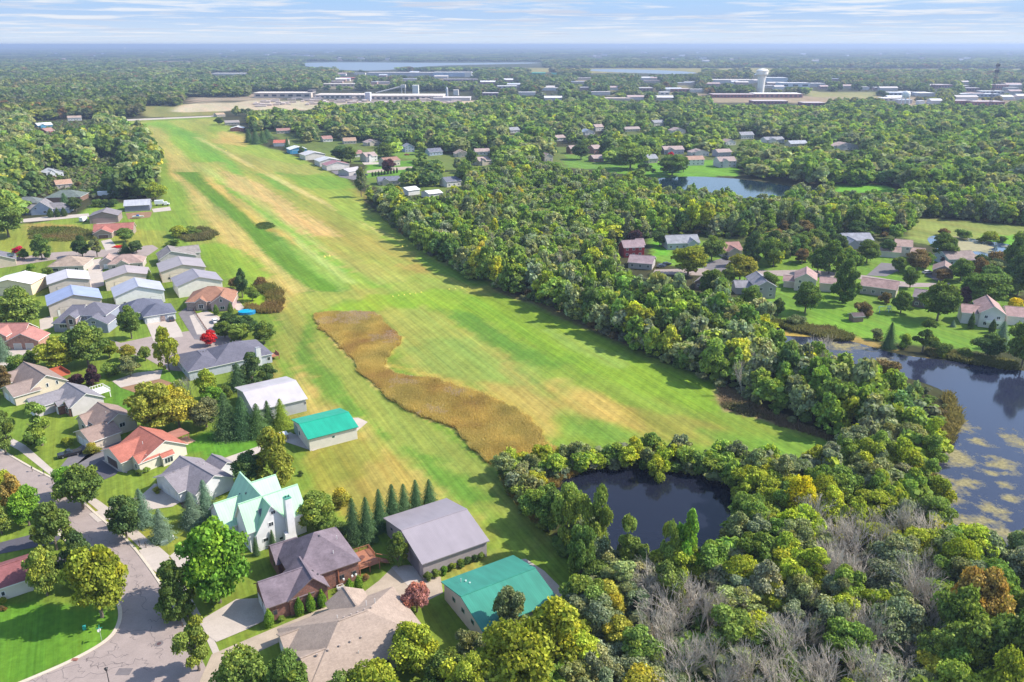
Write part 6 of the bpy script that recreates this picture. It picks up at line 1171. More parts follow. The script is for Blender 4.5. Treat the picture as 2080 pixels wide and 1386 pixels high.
wood('R',WR,11.5,16,(7,12.5),(6.5,10.5),['g','dg','gg','g2','yg','lg','br'],[.3,.18,.16,.14,.1,.07,.05],75,'among the right-hand houses','garden_trees','small trees among the right-hand houses',kinds=(0,1,0,2))
wood('A',WA,6.2,13,(8,14.5),(7,11),['gg','g','sg','g2','dg','lg','yg','oy'],[.22,.2,.17,.12,.08,.08,.09,.04],0,'','middle_woodland','dense mixed wood along the right edge of the airfield',lod=('mid','mid'),dead=None,bright=2.1)
wood('C',WC,10.,14,(9,17),(11.5,19),['g','gg','dg','g2','lg','sg','yg'],[.25,.2,.17,.14,.14,.05,.05],0,'','upper_woodland','tree belt between the far houses right of the airstrip',lod=('low','low'),kinds=(0,1,2,4,3),bright=2.0)
wood('D',WD,9.,15,(12,19),(12,18),['g','gg','dg','oy','sg','lg'],[.32,.24,.2,.03,.1,.11],0,'','left_woodland','tall wood left of the airstrip',lod=('low','low'),kinds=(0,1,2,4,3),bright=2.0)
# far forest out to the horizon
def forest():
    X=[];
    for (d0,d1,sp,sw,sh) in ((1050,2600,14.5,(15,25),(10,18)),(2600,5200,29,(28,46),(11,19)),(5200,11000,70,(80,110),(12,20)),(11000,24000,190,(240,330),(14,30)),(24000,46000,420,(560,800),(18,52))):
        rg=np.random.RandomState(int(d0));a=np.arange(-.72*d1,.72*d1,sp);b=np.arange(d0,d1,sp*(1. if d0<5000 else 1.6))
        x,y=[q.ravel() for q in np.meshgrid(a,b)];x=x+rg.uniform(-.45,.45,len(x))*sp;y=y+rg.uniform(-.45,.45,len(x))*sp
        m=np.abs(x)<y*.68+150;x=x[m];y=y[m]
        if d0<2600:
            m=inside(x,y,P2(WF));x=x[m];y=y[m]
        m=np.ones(len(x),bool)
        for hq in LAKES:m&=~inside(x,y,hq)
        g=vn(x,y,160,5)+.5*vn(x,y,60,6)
        if d0<5200:m&=~((g>.8)&(y>1300))
        else:m&=~(vn(x/2.5,y,500,8)>.62)
        x=x[m];y=y[m];h=rg.uniform(*sh,len(x))*(1+.15*vn(x,y,120,3));w=rg.uniform(*sw,len(x))
        px,pb,dep=proj(x,y,0);_,pt,_=proj(x,y,h);pw=w*F/dep;ok=np.ones(len(x),bool)
        for k in KV:ok&=~((px+pw*.4>k[0])&(px-pw*.4<k[2])&(pb>k[4])&(pt<k[3]))
        X.append((x[ok],y[ok],w[ok],h[ok]))
    x,y,w,h=[np.concatenate([q[i] for q in X]) for i in range(4)];rg=np.random.RandomState(2)
    k,c=pal(rg,x,y,['g','gg','dg','g2','lg','sg','br'],[.26,.2,.2,.1,.1,.09,.05],4);big=y>5200;c=c*1.65*np.array([1.02,1.02,1.05])
    dr=(.92+.2*vn(x/3,y,420,12)+.14*vn(x/2,y,110,15))[:,None];c=c*dr*(1+np.array([.25,0,-.1])*np.clip(vn(x,y,300,14),0,1)[:,None])
    pr=[crown_mesh('crown',WKIND[q],170,.125,51+q,LP) for q in (0,1,2,3,4)]
    # canopy patches for the farthest belts: many lobes side by side
    def patch(seed):
        rr=np.random.RandomState(seed);Ls=[]
        for i in range(46):
            a=rr.uniform(0,6.283);q=.5*math.sqrt(rr.uniform(0,1));r=rr.uniform(.05,.1);Ls.append(((q*math.cos(a),q*math.sin(a)*.9,rr.uniform(.35,.72)),(r,r,.32)))
        cc=np.array([l[0] for l in Ls]);r=np.array([l[1] for l in Ls]);n=600;kk=rr.randint(0,46,n);d=rr.normal(size=(n,3));d[:,2]=abs(d[:,2]);d/=np.linalg.norm(d,axis=1)[:,None];C=cc[kk]+d*r[kk];Nn=d+rr.normal(size=(n,3))*.4;Nn/=np.linalg.norm(Nn,axis=1)[:,None]
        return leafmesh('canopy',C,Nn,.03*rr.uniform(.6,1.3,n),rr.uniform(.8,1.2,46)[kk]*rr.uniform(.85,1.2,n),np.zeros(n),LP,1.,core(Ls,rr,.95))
    pr+=[patch(s) for s in (1,2,3)];ii=np.where(big,5+rg.randint(0,3,len(x)),rg.randint(0,5,len(x)))
    s3=np.stack([w*1.06,w*1.06,h],1);print('FOREST',len(x));gn_scatter('distant_forest',x,y,s3,rg.uniform(0,6.28,len(x)),ii,c,pr,'forest rolling away to the horizon beyond the town','forest')
forest()
# undergrowth below the woods
def under():
    xs=[];
    for q,sp,sd in ((WB,3.4,31),(WA,4.6,32),(WS,2.6,33),(WD,6,34)):
        x,y,h,w,px,pb,pw,rg=scatter_pts(q,sp,sd,(1.6,4.2),(3,5.5),False);xs.append((x,y,h,w))
    x,y,h,w=[np.concatenate([q[i] for q in xs]) for i in range(4)];rg=np.random.RandomState(9);k,c=pal(rg,x,y,['gg','g','sg','lg','br'],[.3,.25,.25,.1,.1],8);c=c*1.6
    pr=[crown_mesh('crown','shrub',260,.1,71+q,LP) for q in range(3)];gn_scatter('undergrowth',x,y,np.stack([w,w,h],1),rg.uniform(0,6.28,len(x)),rg.randint(0,3,len(x)),c,pr,'low bushes filling the floor of the woods','undergrowth')
    q=[];
    for dz,pr_ in ((DZ[0],.2),(DZ[1],.26),(DZ[2],.3),([(1340,700),(1500,720),(1620,800),(1560,830),(1400,760)],.12),([(900,420),(1200,480),(1250,560),(1000,520)],.15),([(1120,560),(1200,600),(1250,640),(1180,620)],.2),([(1500,1080),(1560,1060),(1640,1100),(1560,1150),(1480,1150)],.12)):
        x,y,h,w,px,pb,pw,rg=scatter_pts(dz,3.6,41+len(q),(3,6.5),(3.5,6),False);m=rg.uniform(0,1,len(x))<pr_;q.append((x[m],y[m],h[m],w[m]))
    x,y,h,w=[np.concatenate([a[i] for a in q]) for i in range(4)];rg=np.random.RandomState(19);h=h*np.where(y>160,1.9,1.5)
    pr=[dead_mesh('brush',90+s,GB,.6,.6) for s in range(3)];gn_scatter('bare_brush',x,y,np.stack([w,w,h],1),rg.uniform(0,6.28,len(x)),rg.randint(0,3,len(x)),np.full((len(x),3),.3),pr,'grey leafless brush between the living trees','brush');print('BRUSH',len(x))
under()
# ---------------------------------------------------------------- reeds
def bladebed(name,polys,n,hr,cols,label,seed,w=.09,cat='reeds',lean=.42,tuft=None):
    rg=np.random.RandomState(seed);PX=[];
    qs=[P2(p) for p in polys];ar=[abs(sum(q[i][0]*q[(i+1)%len(q)][1]-q[(i+1)%len(q)][0]*q[i][1] for i in range(len(q))))/2 for q in qs]
    for q,a in zip(qs,ar):
        m=int(n*a/sum(ar)*2.2);x=rg.uniform(q[:,0].min(),q[:,0].max(),m*3);y=rg.uniform(q[:,1].min(),q[:,1].max(),m*3);d=sdf(x,y,q)+1.2*vn(x,y,3.5,seed);k=d>np.abs(rg.normal(0,1.1,len(d)))-.6;PX.append(np.stack([x[k],y[k]],1)[:int(n*a/sum(ar))])
    P=np.concatenate(PX);n=len(P);x,y=P[:,0],P[:,1];f=.5+.5*vn(x,y,11,seed+3);g=.5+.5*vn(x,y,4,seed+4);h=(hr[0]+(hr[1]-hr[0])*rg.uniform(0,1,n))*(.7+.5*f)
    an=rg.uniform(0,6.283,n);ax=np.stack([np.cos(an),np.sin(an),np.zeros(n)],1)*(w*(.6+rg.uniform(0,1,n)))[:,None];ld=np.stack([rg.normal(0,lean,n),rg.normal(0,lean,n),np.ones(n)],1)*h[:,None]
    B=np.stack([x,y,np.zeros(n)],1);V=np.stack([B-ax,B+ax,B+ld+ax*.7,B+ld-ax*.7],1).reshape(-1,3);F4=np.arange(4*n).reshape(n,4)
    me=bpy.data.meshes.new(name);me.vertices.add(len(V));me.vertices.foreach_set('co',V.ravel());me.loops.add(4*n);me.loops.foreach_set('vertex_index',F4.ravel().astype(np.int32));me.polygons.add(n);me.polygons.foreach_set('loop_start',np.arange(0,4*n,4,dtype=np.int32));me.polygons.foreach_set('loop_total',np.full(n,4,np.int32));me.update(calc_edges=True)
    C=np.array(cols);t=np.clip(f*.8+g*.35+rg.uniform(-.15,.15,n),0,.999)*(len(C)-1);i=t.astype(int);fr=(t-i)[:,None];c=C[i]*(1-fr)+C[i+1]*fr;c=c*(rg.uniform(.85,1.15,n)*(1+.16*vn(x*.4+y,y*.4-x,5.,seed+9)))[:,None]
    if tuft:
        for (tx,ty,rr) in tuft:
            p=G(tx,ty);m=((x-p.x)**2+(y-p.y)**2+6*vn(x,y,2.5,7)*rr)<rr*rr;c[m&(rg.uniform(0,1,n)<.4)]=(.58,.45,.32)
    a=me.attributes.new('vary','FLOAT_COLOR','FACE');a.data.foreach_set('color',np.concatenate([c,np.ones((n,1))],1).ravel().astype(np.float32))
    if 'blade' not in MATS:
        m,nt,b=newmat('reed_blades');nt.nodes.remove(b);out=[q for q in nt.nodes if q.type=='OUTPUT_MATERIAL'][0];at=N(nt,'ShaderNodeAttribute',attribute_type='GEOMETRY',attribute_name='vary');d_=N(nt,'ShaderNodeBsdfDiffuse');t_=N(nt,'ShaderNodeBsdfTranslucent');x_=N(nt,'ShaderNodeMixShader');x_.inputs[0].default_value=.5;[L(nt,at.outputs['Color'],q.inputs[0]) for q in (d_,t_)];L(nt,d_.outputs[0],x_.inputs[1]);L(nt,t_.outputs[0],x_.inputs[2]);L(nt,x_.outputs[0],out.inputs[0]);MATS['blade']=m
    me.materials.append(MATS['blade']);o=bpy.data.objects.new(name,me);COL.objects.link(o);tag(o,label,cat,kind='stuff')
REED=[[(640,640),(700,636),(760,638),(780,660),(815,688),(812,700),(782,728),(778,745),(800,760),(880,775),(960,798),(1020,822),(1070,850),(1098,885),(1105,905),(1150,922),(1120,935),(1060,945),(1015,955),(985,930),(950,900),(920,868),(850,845),(800,815),(760,785),(720,735),(680,690),(650,665)]]
bladebed('reed_bed',REED,330000,(.5,1.25),[(.51,.28,.12),(.54,.37,.12),(.59,.44,.12),(.63,.49,.15),(.51,.41,.12)],'long bed of golden brown cattails and tall grass winding across the field',5,.06,tuft=[(720,648,7),(668,655,4),(785,688,5),(815,780,4),(880,840,3),(935,800,4),(745,640,5)])
bladebed('reed_bed',[[(1020,960),(1080,950),(1130,945),(1190,935),(1200,955),(1140,975),(1115,1000),(1110,1030),(1135,1060),(1100,1065),(1060,1030),(1035,1000)]],16000,(1.,2.2),[(.30,.20,.06),(.27,.22,.06),(.18,.2,.05)],'tan reeds fringing the left shore of the small pond',6,.1)
bladebed('reed_bed',[[(512,585),(545,580),(570,595),(578,615),(570,635),(540,640),(508,632),(500,622),(530,628),(548,612),(535,598)]],6000,(1.,2.2),[(.28,.17,.07),(.30,.22,.07),(.16,.18,.04)],'brown reeds round the duckweed pond',7,.14)
bladebed('reed_bed',[[(370,470),(420,465),(445,478),(430,488),(380,492),(360,485)]],3000,(1.,2.2),[(.2,.15,.06),(.15,.16,.05),(.25,.2,.08)],'brown reedy hollow in the meadow',8,.2)
bladebed('reed_bed',[[(1560,652),(1620,660),(1690,668),(1735,690),(1700,694),(1620,676),(1560,662)],[(1880,712),(1960,722),(2060,742),(2060,752),(1960,738),(1890,724)]],16000,(.8,2.),[(.24,.18,.08),(.2,.19,.06),(.14,.17,.04)],'reeds along the far shore of the backwater',9,.16)
bladebed('reed_bed',[[(1930,800),(1952,850),(1935,890),(1905,930),(1892,990),(1880,1030),(1872,1020),(1880,960),(1900,905),(1925,860),(1918,810)]],9000,(.8,2.),[(.22,.2,.05),(.24,.19,.06)],'yellow-green reeds on the inner river bank',10,.13)
bladebed('meadow_grass',[[(60,462),(150,462),(215,475),(200,488),(130,492),(60,486)]],5000,(.4,1.1),[(.3,.19,.08),(.2,.19,.06),(.12,.18,.03)],'rough tawny meadow grass left of the red-brown roof',12,.25,'tall grass')
bladebed('meadow_grass',[[(520,455),(545,451),(562,460),(540,467),(522,464)]],1500,(.15,.45),[(.12,.17,.04),(.09,.14,.03)],'dark patch of rank grass on the airfield',13,.25,'tall grass')
bladebed('meadow_grass',[[(1465,790),(1482,795),(1560,835),(1640,868),(1700,892),(1690,898),(1600,868),(1500,838),(1470,828)]],5000,(.3,1.),[(.22,.17,.1),(.28,.2,.12),(.12,.14,.05)],'weeds on the bare soil bank at the wood edge',14,.12,'weeds')
# ---------------------------------------------------------------- vehicles
def car(px,ang,c,label,kind='car',Lc=4.6,W=1.85,world=None,name='parked_car',cat='car'):
    p=G(*px);r=empty(name,(p.x,p.y,.08),R(ang),label,cat);pm=simple('car_paint',c,.25,.02,spec=.5);g=glass();k=Lc/4.6
    prof={'car':[(-2.3,.35),(2.3,.35),(2.3,.75),(2.15,.88),(1.2,.95),(-1.7,1.),(-2.2,.95),(-2.3,.75)],'pickup':[(-2.3,.45),(2.3,.45),(2.3,.95),(2.2,1.08),(1.15,1.12),(-2.25,1.12),(-2.3,1.0)]}[kind]
    mb=MB();w=W/2
    pts=[(x*k,z) for x,z in prof];n=len(pts);mb.face([(x,-w,z) for x,z in pts]);mb.face([(x,w,z) for x,z in pts][::-1])
    for i in range(n):
        a=pts[i];b=pts[(i+1)%n];mb.face([(a[0],-w,a[1]),(a[0],w,a[1]),(b[0],w,b[1]),(b[0],-w,b[1])])
    if kind=='pickup':
        pass
    mb.build('body',pm,r)
    x0,x1,zt=((-1.9,1.15,1.5) if kind=='car' else (-.45,1.1,1.72));z0=.95 if kind=='car' else 1.1
    mb=MB();A=[(x0*k,z0),(x1*k,z0),((x1-.6)*k,zt-.06),((x0+.35)*k,zt-.06)];n=4
    mb.face([(x,-w*.92 if z==z0 else -w*.78,z) for x,z in A]);mb.face([(x,w*.92 if z==z0 else w*.78,z) for x,z in A][::-1])
    for i in (1,2,3):
        a=A[i];b=A[(i+1)%4];wa=w*.92 if a[1]==z0 else w*.78;wb=w*.92 if b[1]==z0 else w*.78;mb.face([(a[0],-wa,a[1]),(a[0],wa,a[1]),(b[0],wb,b[1]),(b[0],-wb,b[1])])
    mb.build('windows',g,r);mb=MB();mb.box((x0+.33)*k,(x1-.58)*k,-w*.79,w*.79,zt-.07,zt);mb.build('cabin_roof',pm,r)
    if kind=='pickup':
        mb=MB();mb.box(-2.2*k,-.55*k,-w*.8,w*.8,1.1,1.13);mb.build('cargo_bed',simple('bed_liner',(.03,.03,.03),.8),r)
    for sx in (-1.4,1.4):
        for sy in (-1,1):
            mb=MB();mb.tube((sx*k,sy*(w-.2),.34),(sx*k,sy*(w+.02),.34),.35,.35,12);o=mb.build('wheel',simple('tyre',(.02,.02,.02),.8),r);mb=MB();mb.tube((sx*k,sy*(w+.01),.34),(sx*k,sy*(w+.04),.34),.19,.19,10);mb.build('rim',simple('rim',(.4,.4,.42),.35,metal=.6),o)
    for sy in (-1,1):
        mb=MB();mb.box(2.29*k,2.33*k,sy*w*.7-.18,sy*w*.7+.18,.66,.8);mb.build('headlight',simple('lamp_glass',(.7,.7,.7),.2),r)
        mb=MB();mb.box(-2.33*k,-2.29*k,sy*w*.75-.14,sy*w*.75+.14,.68,.85);mb.build('tail_light',simple('red_lens',(.35,.01,.01),.3),r)
    return r
car((143,926),213,(.02,.02,.025),'black pickup parked on the asphalt drive','pickup',5.7,1.95,name='pickup_truck',cat='pickup')
car((437,655),120,(.75,.75,.75),'white car parked on the tan paved court')
car((349,651),118,(.05,.05,.06),'dark car parked before the white garage doors')
car((1343,543),20,(.06,.08,.12),'dark blue car by the mauve-roofed garage');car((1354,539),20,(.02,.02,.025),'black car behind the dark blue one')
car((1476,527),110,(.02,.03,.06),'dark car at the red-brown bungalow garage');car((1884,556),15,(.7,.7,.7),'white van beside the brown gabled house',Lc=5.2,name='parked_van',cat='van')
car((742,357),5,(.12,.12,.14),'dark trailer vehicle beside the grey shed');car((724,356),5,(.4,.4,.42),'grey car beside the grey shed')
car((826,316),10,(.5,.03,.03),'small red car in the distant yard')
def boxtruck(px,ang,L_,h0,h1,label,name,cat,cab=True,c=(.72,.72,.72)):
    p=G(*px);r=empty(name,(p.x,p.y,.05),R(ang),label,cat);pm=simple('truck_paint',c,.4,.03)
    mb=MB();mb.box(-L_/2,L_/2,-1.25,1.25,h0,h1);mb.build('box_body',pm,r)
    if cab:
        mb=MB();mb.box(L_/2+.2,L_/2+2.4,-1.1,1.1,.6,2.3,tp=.9);o=mb.build('cab',pm,r);mb=MB();mb.box(L_/2+.5,L_/2+2.3,-1.0,1.0,1.5,2.1,tp=.97);mb.build('windscreen',glass(),o)
        mb=MB();mb.box(L_/2+2.35,L_/2+3.6,-1.0,1.0,.6,1.35,tp=.92);mb.build('bonnet',pm,r)
    for sx in ((-L_/2+1,L_/2-.6,L_/2+2.6) if cab else (-.5,.5)):
        for sy in (-1,1):
            mb=MB();mb.tube((sx,sy*1.,.45),(sx,sy*1.25,.45),.45,.45,12);mb.build('wheel',simple('tyre',(.02,.02,.02),.8),r)
boxtruck((324,418),16,5.4,1.1,3.6,'white lorry parked right of the slate barn','lorry','lorry')
boxtruck((218,400),12,11.5,1.,3.9,'long white trailer parked behind the dark bushes','semi_trailer','trailer',False)
boxtruck((170,451),78,4.2,.7,2.9,'small white enclosed trailer beside the brown hangar','trailer','trailer',False)
boxtruck((232,446.5),0,.1,.1,.2,'pale concrete step by the brown hangar','wheel_stop','kerb',False) if 0 else None
# little boat
p=G(280,444);r=empty('boat',(p.x,p.y,.5),R(10),'white and blue motorboat on the reddish lot','boat');mb=MB()
sec=[(-3,.9,0.),(-1,1.1,0.),(1.5,1.,.05),(3,.5,.3),(3.8,.05,.6)]
for (x0,w0,z0),(x1,w1,z1) in zip(sec,sec[1:]):
    mb.face([(x0,-w0,1.),(x1,-w1,1.1),(x1,0,z1),(x0,0,z0)]);mb.face([(x0,w0,1.),(x0,0,z0),(x1,0,z1),(x1,w1,1.1)]);mb.face([(x0,-w0,1.),(x0,w0,1.),(x1,w1,1.1),(x1,-w1,1.1)])
mb.face([(-3,-.9,1.),(-3,0,0),(-3,.9,1.)]);mb.build('hull',simple('gel_coat',(.72,.72,.72),.3),r);mb=MB();mb.box(-.6,1.,-.7,.7,1.,1.9,tp=.8);mb.build('cabin',simple('boat_blue',(.04,.1,.3),.4),r)
# pool
p=G(502,637);r=empty('swimming_pool',(p.x,p.y,0),R(12),'small bright blue above-ground pool below the brown-roofed house','pool');mb=MB();pts=[(3.4*math.cos(a*.3927),2.6*math.sin(a*.3927)) for a in range(16)];mb.prism(pts,0,1.1);mb.build('pool_wall',simple('pool_blue',(.02,.2,.42),.4),r);mb=MB();mb.prism([(x*.93,y*.93) for x,y in pts],1.1,1.12);mb.build('water',simple('pool_water',(.01,.33,.52),.1),r)
sheet('patio_slab',[(470,617),(486,612),(496,625),(492,634),(480,630)],CONC,.09,'pale little patio beside the pool','patio')
# utility / street things
def sign():
    p=G(207,1302);r=empty('street_sign',(p.x,p.y,0),R(0),'street name sign with two green blades on a thin pole at the corner','street sign');mb=MB();mb.tube((0,0,0),(0,0,3.1),.035,.035,6);mb.build('pole',simple('galvanised',(.4,.4,.4),.4),r)
    gs=simple('sign_green',(.02,.33,.22),.5,.03)
    for z,a in ((2.8,20),(3.05,110)):
        mb=MB();mb.box(-.5,.5,-.015,.015,z-.1,z+.1,M=Matrix.Rotation(R(a),4,'Z'));mb.build('name_blade',gs,r)
    mb=MB();q=[(.37*math.cos(R(22.5+45*k)),.37*math.sin(R(22.5+45*k))) for k in range(8)];M_=Matrix.Translation((-.1,0,2.35))@Matrix.Rotation(R(60),4,'Z')@Matrix.Rotation(R(90),4,'X')
    mb.face([M_@Vector((a,b,.02)) for a,b in q]);mb.face([M_@Vector((a,b,0)) for a,b in q][::-1])
    for k in range(8):
        a=q[k];b=q[(k+1)%8];mb.face([M_@Vector((*a,0)),M_@Vector((*b,0)),M_@Vector((*b,.02)),M_@Vector((*a,.02))])
    mb.build('sign_plate',simple('sign_back',(.55,.56,.56),.4),r)
sign()
p=G(172,1279);r=empty('utility_pedestal',(p.x,p.y,0),.4,'small green utility pedestal on the corner lawn','utility box');mb=MB();mb.box(-.28,.28,-.22,.22,0,.75,tp=.94);mb.build('cabinet',simple('utility_green',(.02,.25,.2),.5),r);mb=MB();mb.box(-.3,.3,-.24,.24,.75,.86,tp=.8);mb.build('lid',simple('utility_lid',(.04,.33,.28),.5),r)
p=G(334,1104);r=empty('utility_box',(p.x,p.y,0),.6,'low grey-green utility box beside the lone blue spruce','utility box');mb=MB();mb.box(-.7,.7,-.6,.6,0,.75,tp=.97);mb.build('cabinet',simple('box_green',(.22,.28,.24),.6),r);mb=MB();mb.box(-.74,.74,-.64,.64,.75,.82,tp=.92);mb.build('lid',simple('box_green',(.22,.28,.24),.6),r)
p=G(352,1095);r=empty('lawn_ornament',(p.x,p.y,0),0,'little white statue on the lawn beside the blue spruce','statue');mb=MB()
for z0,z1,a,b in ((0,.25,.28,.22),(.25,.7,.16,.22),(.7,.95,.2,.1),(.95,1.2,.13,.09)):mb.tube((0,0,z0),(0,0,z1),a,b,10)
mb.build('figure',simple('white_stone',(.7,.68,.65),.7),r)
# street lamp at the bottom edge: only its head and upper pole show
b=G(234,1442);r=empty('street_lamp',(b.x,b.y,0),0,'black street lamp rising over the street at the bottom edge','street lamp');bl=simple('black_metal',(.02,.02,.022),.5);hh=hgt(b,1357);mb=MB();mb.tube((0,0,0),(0,0,hh-.5),.10,.06,8);mb.tube((0,0,0),(0,0,.8),.2,.14,8);mb.build('pole',bl,r);mb=MB();mb.tube((0,0,hh-.5),(0,0,hh-.1),.16,.28,8);mb.tube((0,0,hh-.1),(0,0,hh+.12),.32,.06,8);mb.build('lamp_head',bl,r)
def mailbox(x,y,a,label,c=(.05,.05,.055)):
    p=G(x,y);r=empty('mailbox',(p.x,p.y,.0),R(a),label,'mailbox');mb=MB();mb.box(-.06,.06,-.06,.06,0,1.1);mb.build('post',simple('mail_post',(.1,.07,.05),.7),r);mb=MB()
    q=[(-.14,1.08),(.14,1.08),(.14,1.25),(.09,1.33),(-.09,1.33),(-.14,1.25)];mb.face([(-.3,a_,z) for a_,z in q]);mb.face([(.3,a_,z) for a_,z in q][::-1])
    for k in range(6):
        u=q[k];v=q[(k+1)%6];mb.face([(-.3,*u),(.3,*u),(.3,*v),(-.3,*v)])
    mb.build('box',simple('mail_box',c,.4),r)
for x,y,l in ((284,1110,'black mailbox on the verge by the concrete apron'),(297,1113,'second mailbox beside the black one on the verge'),(90,966,'mailbox on the verge opposite the left maples'),(107,983,'mailbox at the mouth of the dark red-roof drive'),(371,1274,'dark mailbox at the corner by the brick house drive'),(383,1262,'small post box on the verge below the linden'),(66,958,'green-topped mailbox at the kerb')):mailbox(x,y,130,l)
# yellow strip markers
ym=simple('marker_yellow',(.75,.62,.12),.6,.03)
def marker(x,y,l,g,s=1.):
    p=G(x,y);r=empty('runway_marker',(p.x,p.y,0),0,l,'marker',g);r.scale=(s,s,s);mb=MB();mb.tube((0,0,.05),(0,0,.7),.45,.1,8);mb.build('cone',ym,r);mb=MB();mb.box(-.5,.5,-.5,.5,0,.06);mb.build('base',ym,r)
for k,(x,y) in enumerate(((659,522.5),(669,520.5))):marker(x,y,['left yellow cone on the green patch in mid strip','right yellow cone on the green patch in mid strip'][k],'yellow cones on the airstrip',1.1)
for k,(x,y) in enumerate(((817,501),(827,500.5))):marker(x,y,['left yellow cone of the pair near the tree shadows','right yellow cone of the pair near the tree shadows'][k],'yellow cones on the airstrip',1.1)
for k in range(6):marker(798+k*11.5,602.5-k*1.6,'small marker in the line across the airfield','markers in the line across the airfield',.6)
for k in range(4):marker(912+k*13,588-k*1.2,'small marker at the right end of the line across the airfield','markers at the right end of the line',.6)
marker(459,307,'lone yellow marker beside the far hangar track','yellow cones on the airstrip',1.2);marker(361,314,'lone marker at the left side of the far airstrip','yellow cones on the airstrip',1.)
# play set, pickup debris, patio things
p=G(1793,634);r=empty('play_set',(p.x,p.y,0),R(10),'blue and white play set with swing frame on the lawn','play set');mb=MB()
for x in (-2,2):
    mb.tube((x,-1,0),(x,0,2.4),.07,.07,5);mb.tube((x,1,0),(x,0,2.4),.07,.07,5)
mb.tube((-2,0,2.4),(2,0,2.4),.07,.07,5);mb.build('swing_frame',simple('play_blue',(.1,.3,.5),.5),r)
for x in (-1,1):
    mb=MB();mb.tube((x-.2,0,2.4),(x-.2,0,.6),.02,.02,4);mb.tube((x+.2,0,2.4),(x+.2,0,.6),.02,.02,4);mb.box(x-.25,x+.25,-.12,.12,.55,.6);mb.build('swing',simple('play_seat',(.5,.1,.1),.5),r)
mb=MB();mb.box(2.2,3.4,-.6,.6,1.2,1.3);mb.box(2.2,3.4,-.6,.6,2.3,2.4,tp=.4)
for x in (2.25,3.35):
    for y in (-.55,.55):mb.box(x-.05,x+.05,y-.05,y+.05,0,2.3)
mb.build('tower',simple('play_wood',(.35,.4,.42),.6),r)
p=G(246,868);r=empty('blue_tarpaulin',(p.x,p.y,0),.9,'crumpled bright blue tarpaulin beside the tan gabled house','tarpaulin');mb=MB();rt=random.Random(4);g_=[[Vector((i*.6-2.4,j*.55-1.1,.15+rt.uniform(0,.9)*(1 if 0<i<8 and 0<j<4 else .1))) for j in range(5)] for i in range(9)]
for i in range(8):
    for j in range(4):mb.face([g_[i][j],g_[i+1][j],g_[i+1][j+1],g_[i][j+1]])
mb.build('tarpaulin_sheet',simple('tarp_blue',(.02,.25,.55),.5,.2),r)
p=G(575,892);r=empty('storage_box',(p.x,p.y,0),R(32),'white-topped dark storage box left of the green-roofed hangar','box');mb=MB();mb.box(-1.2,1.2,-1,1,0,1.5);mb.build('box_body',simple('grey_wood',(.2,.18,.18),.8),r);mb=MB();mb.box(-1.3,1.3,-1.1,1.1,1.5,1.65);mb.build('lid',simple('white_lid',(.7,.68,.66),.5),r)
for x,y,l in ((692,1198,'white wire crate by the brick wall'),):
    p=G(x,y);r=empty('wire_crate',(p.x,p.y,0),R(32),l,'crate');mb=MB()
    for a in (-.6,.6):
        for b in (-.4,.4):mb.box(a-.04,a+.04,b-.04,b+.04,0,.9)
    for z in (.05,.45,.88):
        mb.box(-.64,.64,-.44,-.38,z,z+.06);mb.box(-.64,.64,.38,.44,z,z+.06);mb.box(-.64,-.58,-.44,.44,z,z+.06);mb.box(.58,.64,-.44,.44,z,z+.06)
    mb.build('frame',FRAME,r);mb=MB();mb.box(-.5,.5,-.32,.32,.05,.5);mb.build('bin',simple('bin',(.3,.3,.3),.6),r)
# slat fence running down between the lane and the turning court
pA=G(383,616);pB=G(420,672);r=empty('timber_fence',(0,0,0),0,'dark reddish retaining fence between the two drives','fence');mb=MB();d=(pB-pA)
for k in range(14):
    q=pA+d*(k/13.);mb.box(q.x-.08,q.x+.08,q.y-.08,q.y+.08,0,1.)
mb.build('fence_posts',simple('fence_red',(.13,.06,.05),.8),r);mb=MB()
for z in (.3,.75):mb.tube((pA.x,pA.y,z),(pB.x,pB.y,z),.07,.07,4)
mb.build('rails',simple('fence_red',(.13,.06,.05),.8),r)
# low post and rail fence by the spruces
# dock
p=G(1632,397);r=empty('dock',(p.x,p.y,0),0,'small wooden dock on the blue pond','dock');mb=MB();mb.box(-5,5,-1,1,.4,.6);mb.build('deck_boards',simple('dock_wood',(.35,.28,.24),.8),r);mb=MB()
for x in (-4,0,4):
    for y in (-.9,.9):mb.box(x-.1,x+.1,y-.1,y+.1,0,.4)
mb.build('posts',simple('dock_wood',(.35,.28,.24),.8),r)
# ---------------------------------------------------------------- camera, sun, sky, haze
cam=bpy.data.cameras.new('camera');co=bpy.data.objects.new('camera',cam);COL.objects.link(co);co.location=(0,0,H);co.rotation_euler=(math.pi/2-PT,0,0);cam.sensor_width=36;cam.lens=F/2080*36;cam.clip_start=1;cam.clip_end=120000;sc.camera=co
SA,SE=R(9),R(43)
sun=bpy.data.lights.new('sun','SUN');sun.energy=3.7;sun.angle=R(.53);sun.color=(1,.94,.84);so=bpy.data.objects.new('sun',sun);COL.objects.link(so)
dv=Vector((math.cos(SA)*math.cos(SE),math.sin(SA)*math.cos(SE),math.sin(SE)));so.rotation_euler=dv.to_track_quat('Z','Y').to_euler();so.location=(0,0,200)
w=bpy.data.worlds.new('World');sc.world=w;w.use_nodes=True;nt=w.node_tree;bg=nt.nodes['Background'];bg.inputs[1].default_value=1.
sk=N(nt,'ShaderNodeTexSky',sky_type='NISHITA',sun_disc=False);sk.sun_elevation=SE;sk.sun_rotation=R(90)-SA;sk.altitude=300;sk.air_density=1.;sk.dust_density=.8;sk.ozone_density=1.4
k=mixc(nt,1.,sk.outputs[0],(.15,.15,.15),'MULTIPLY')
tc=N(nt,'ShaderNodeTexCoord');sx=N(nt,'ShaderNodeSeparateXYZ');L(nt,tc.outputs['Generated'],sx.inputs[0]);z=sx.outputs[2]
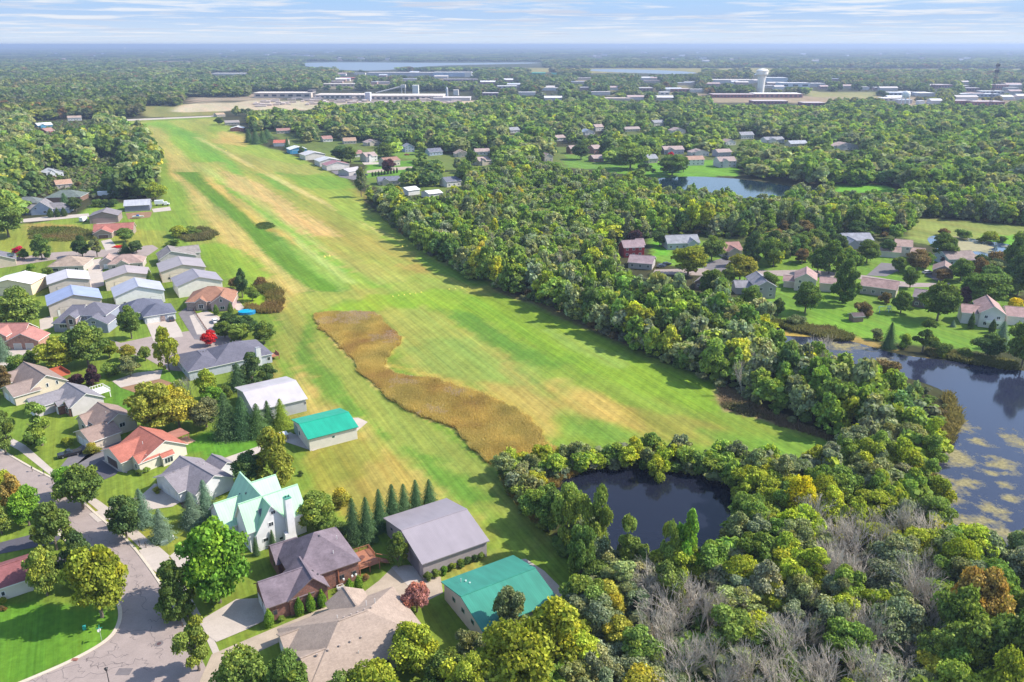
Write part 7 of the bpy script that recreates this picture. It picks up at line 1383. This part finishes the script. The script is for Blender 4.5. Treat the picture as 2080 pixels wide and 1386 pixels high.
def math_(op,a,b=None):
    n=N(nt,'ShaderNodeMath',operation=op)
    for i,v in enumerate((a,b)):
        if v is None:continue
        if isinstance(v,(int,float)):n.inputs[i].default_value=v
        else:L(nt,v,n.inputs[i])
    return n.outputs[0]
# pale air near the horizon, clearer blue above
EXPO=1.08;q=2**-EXPO
low=mixc(nt,ramp(nt,z,0.,.045,0,1),(.76*q,.86*q,.97*q),(.35*q,.57*q,.93*q))
band=mixc(nt,ramp(nt,z,.03,.22,0,1),low,k)
# thin cloud streaks: sheets of cloud foreshortened towards the horizon
zz=math_('ADD',math_('MAXIMUM',z,0.),.018);cx=math_('DIVIDE',sx.outputs[0],zz);cy=math_('DIVIDE',sx.outputs[1],zz)
cb=N(nt,'ShaderNodeCombineXYZ');L(nt,cx,cb.inputs[0]);L(nt,math_('MULTIPLY',cy,1.),cb.inputs[1])
sc1=N(nt,'ShaderNodeVectorMath',operation='MULTIPLY');L(nt,cb.outputs[0],sc1.inputs[0]);sc1.inputs[1].default_value=(.42,.42,1)
c1=noise(nt,sc1.outputs[0],1.,7,.62);m1=ramp(nt,c1,.48,.60,0,1)
sc2=N(nt,'ShaderNodeVectorMath',operation='MULTIPLY');L(nt,cb.outputs[0],sc2.inputs[0]);sc2.inputs[1].default_value=(.10,.18,1)
c2=noise(nt,sc2.outputs[0],2.3,5,.6)
cc=mixc(nt,ramp(nt,c2,.45,.6,0,1),(.90*q,.93*q,.98*q),(.64*q,.70*q,.84*q))
m1=math_('MULTIPLY',m1,ramp(nt,z,0.,.012,.25,.85))
m1=math_('MULTIPLY',m1,ramp(nt,z,.3,.7,1,0.))
L(nt,mixc(nt,m1,band,cc),bg.inputs[0])
hz=MB();hz.box(-61000,61000,-400,61000,-1.,110.);m=bpy.data.materials.new('haze_air');m.use_nodes=True;n_=m.node_tree;n_.nodes.clear();out=n_.nodes.new('ShaderNodeOutputMaterial');pv=n_.nodes.new('ShaderNodeVolumePrincipled');pv.inputs['Color'].default_value=(.46,.57,.78,1);pv.inputs['Density'].default_value=.00013;pv.inputs['Anisotropy'].default_value=.2
n_.links.new(pv.outputs[0],out.inputs['Volume']);hz.build('haze',m,label='pale blue summer haze fading the far forest',cat='haze',kind='stuff')
sc.view_settings.view_transform='Standard';sc.view_settings.look='None';sc.view_settings.exposure=EXPO;sc.view_settings.gamma=1
sc.cycles.volume_bounces=0;sc.cycles.max_bounces=6;sc.cycles.diffuse_bounces=3;sc.cycles.glossy_bounces=2;sc.cycles.transmission_bounces=3;sc.cycles.use_denoising=True
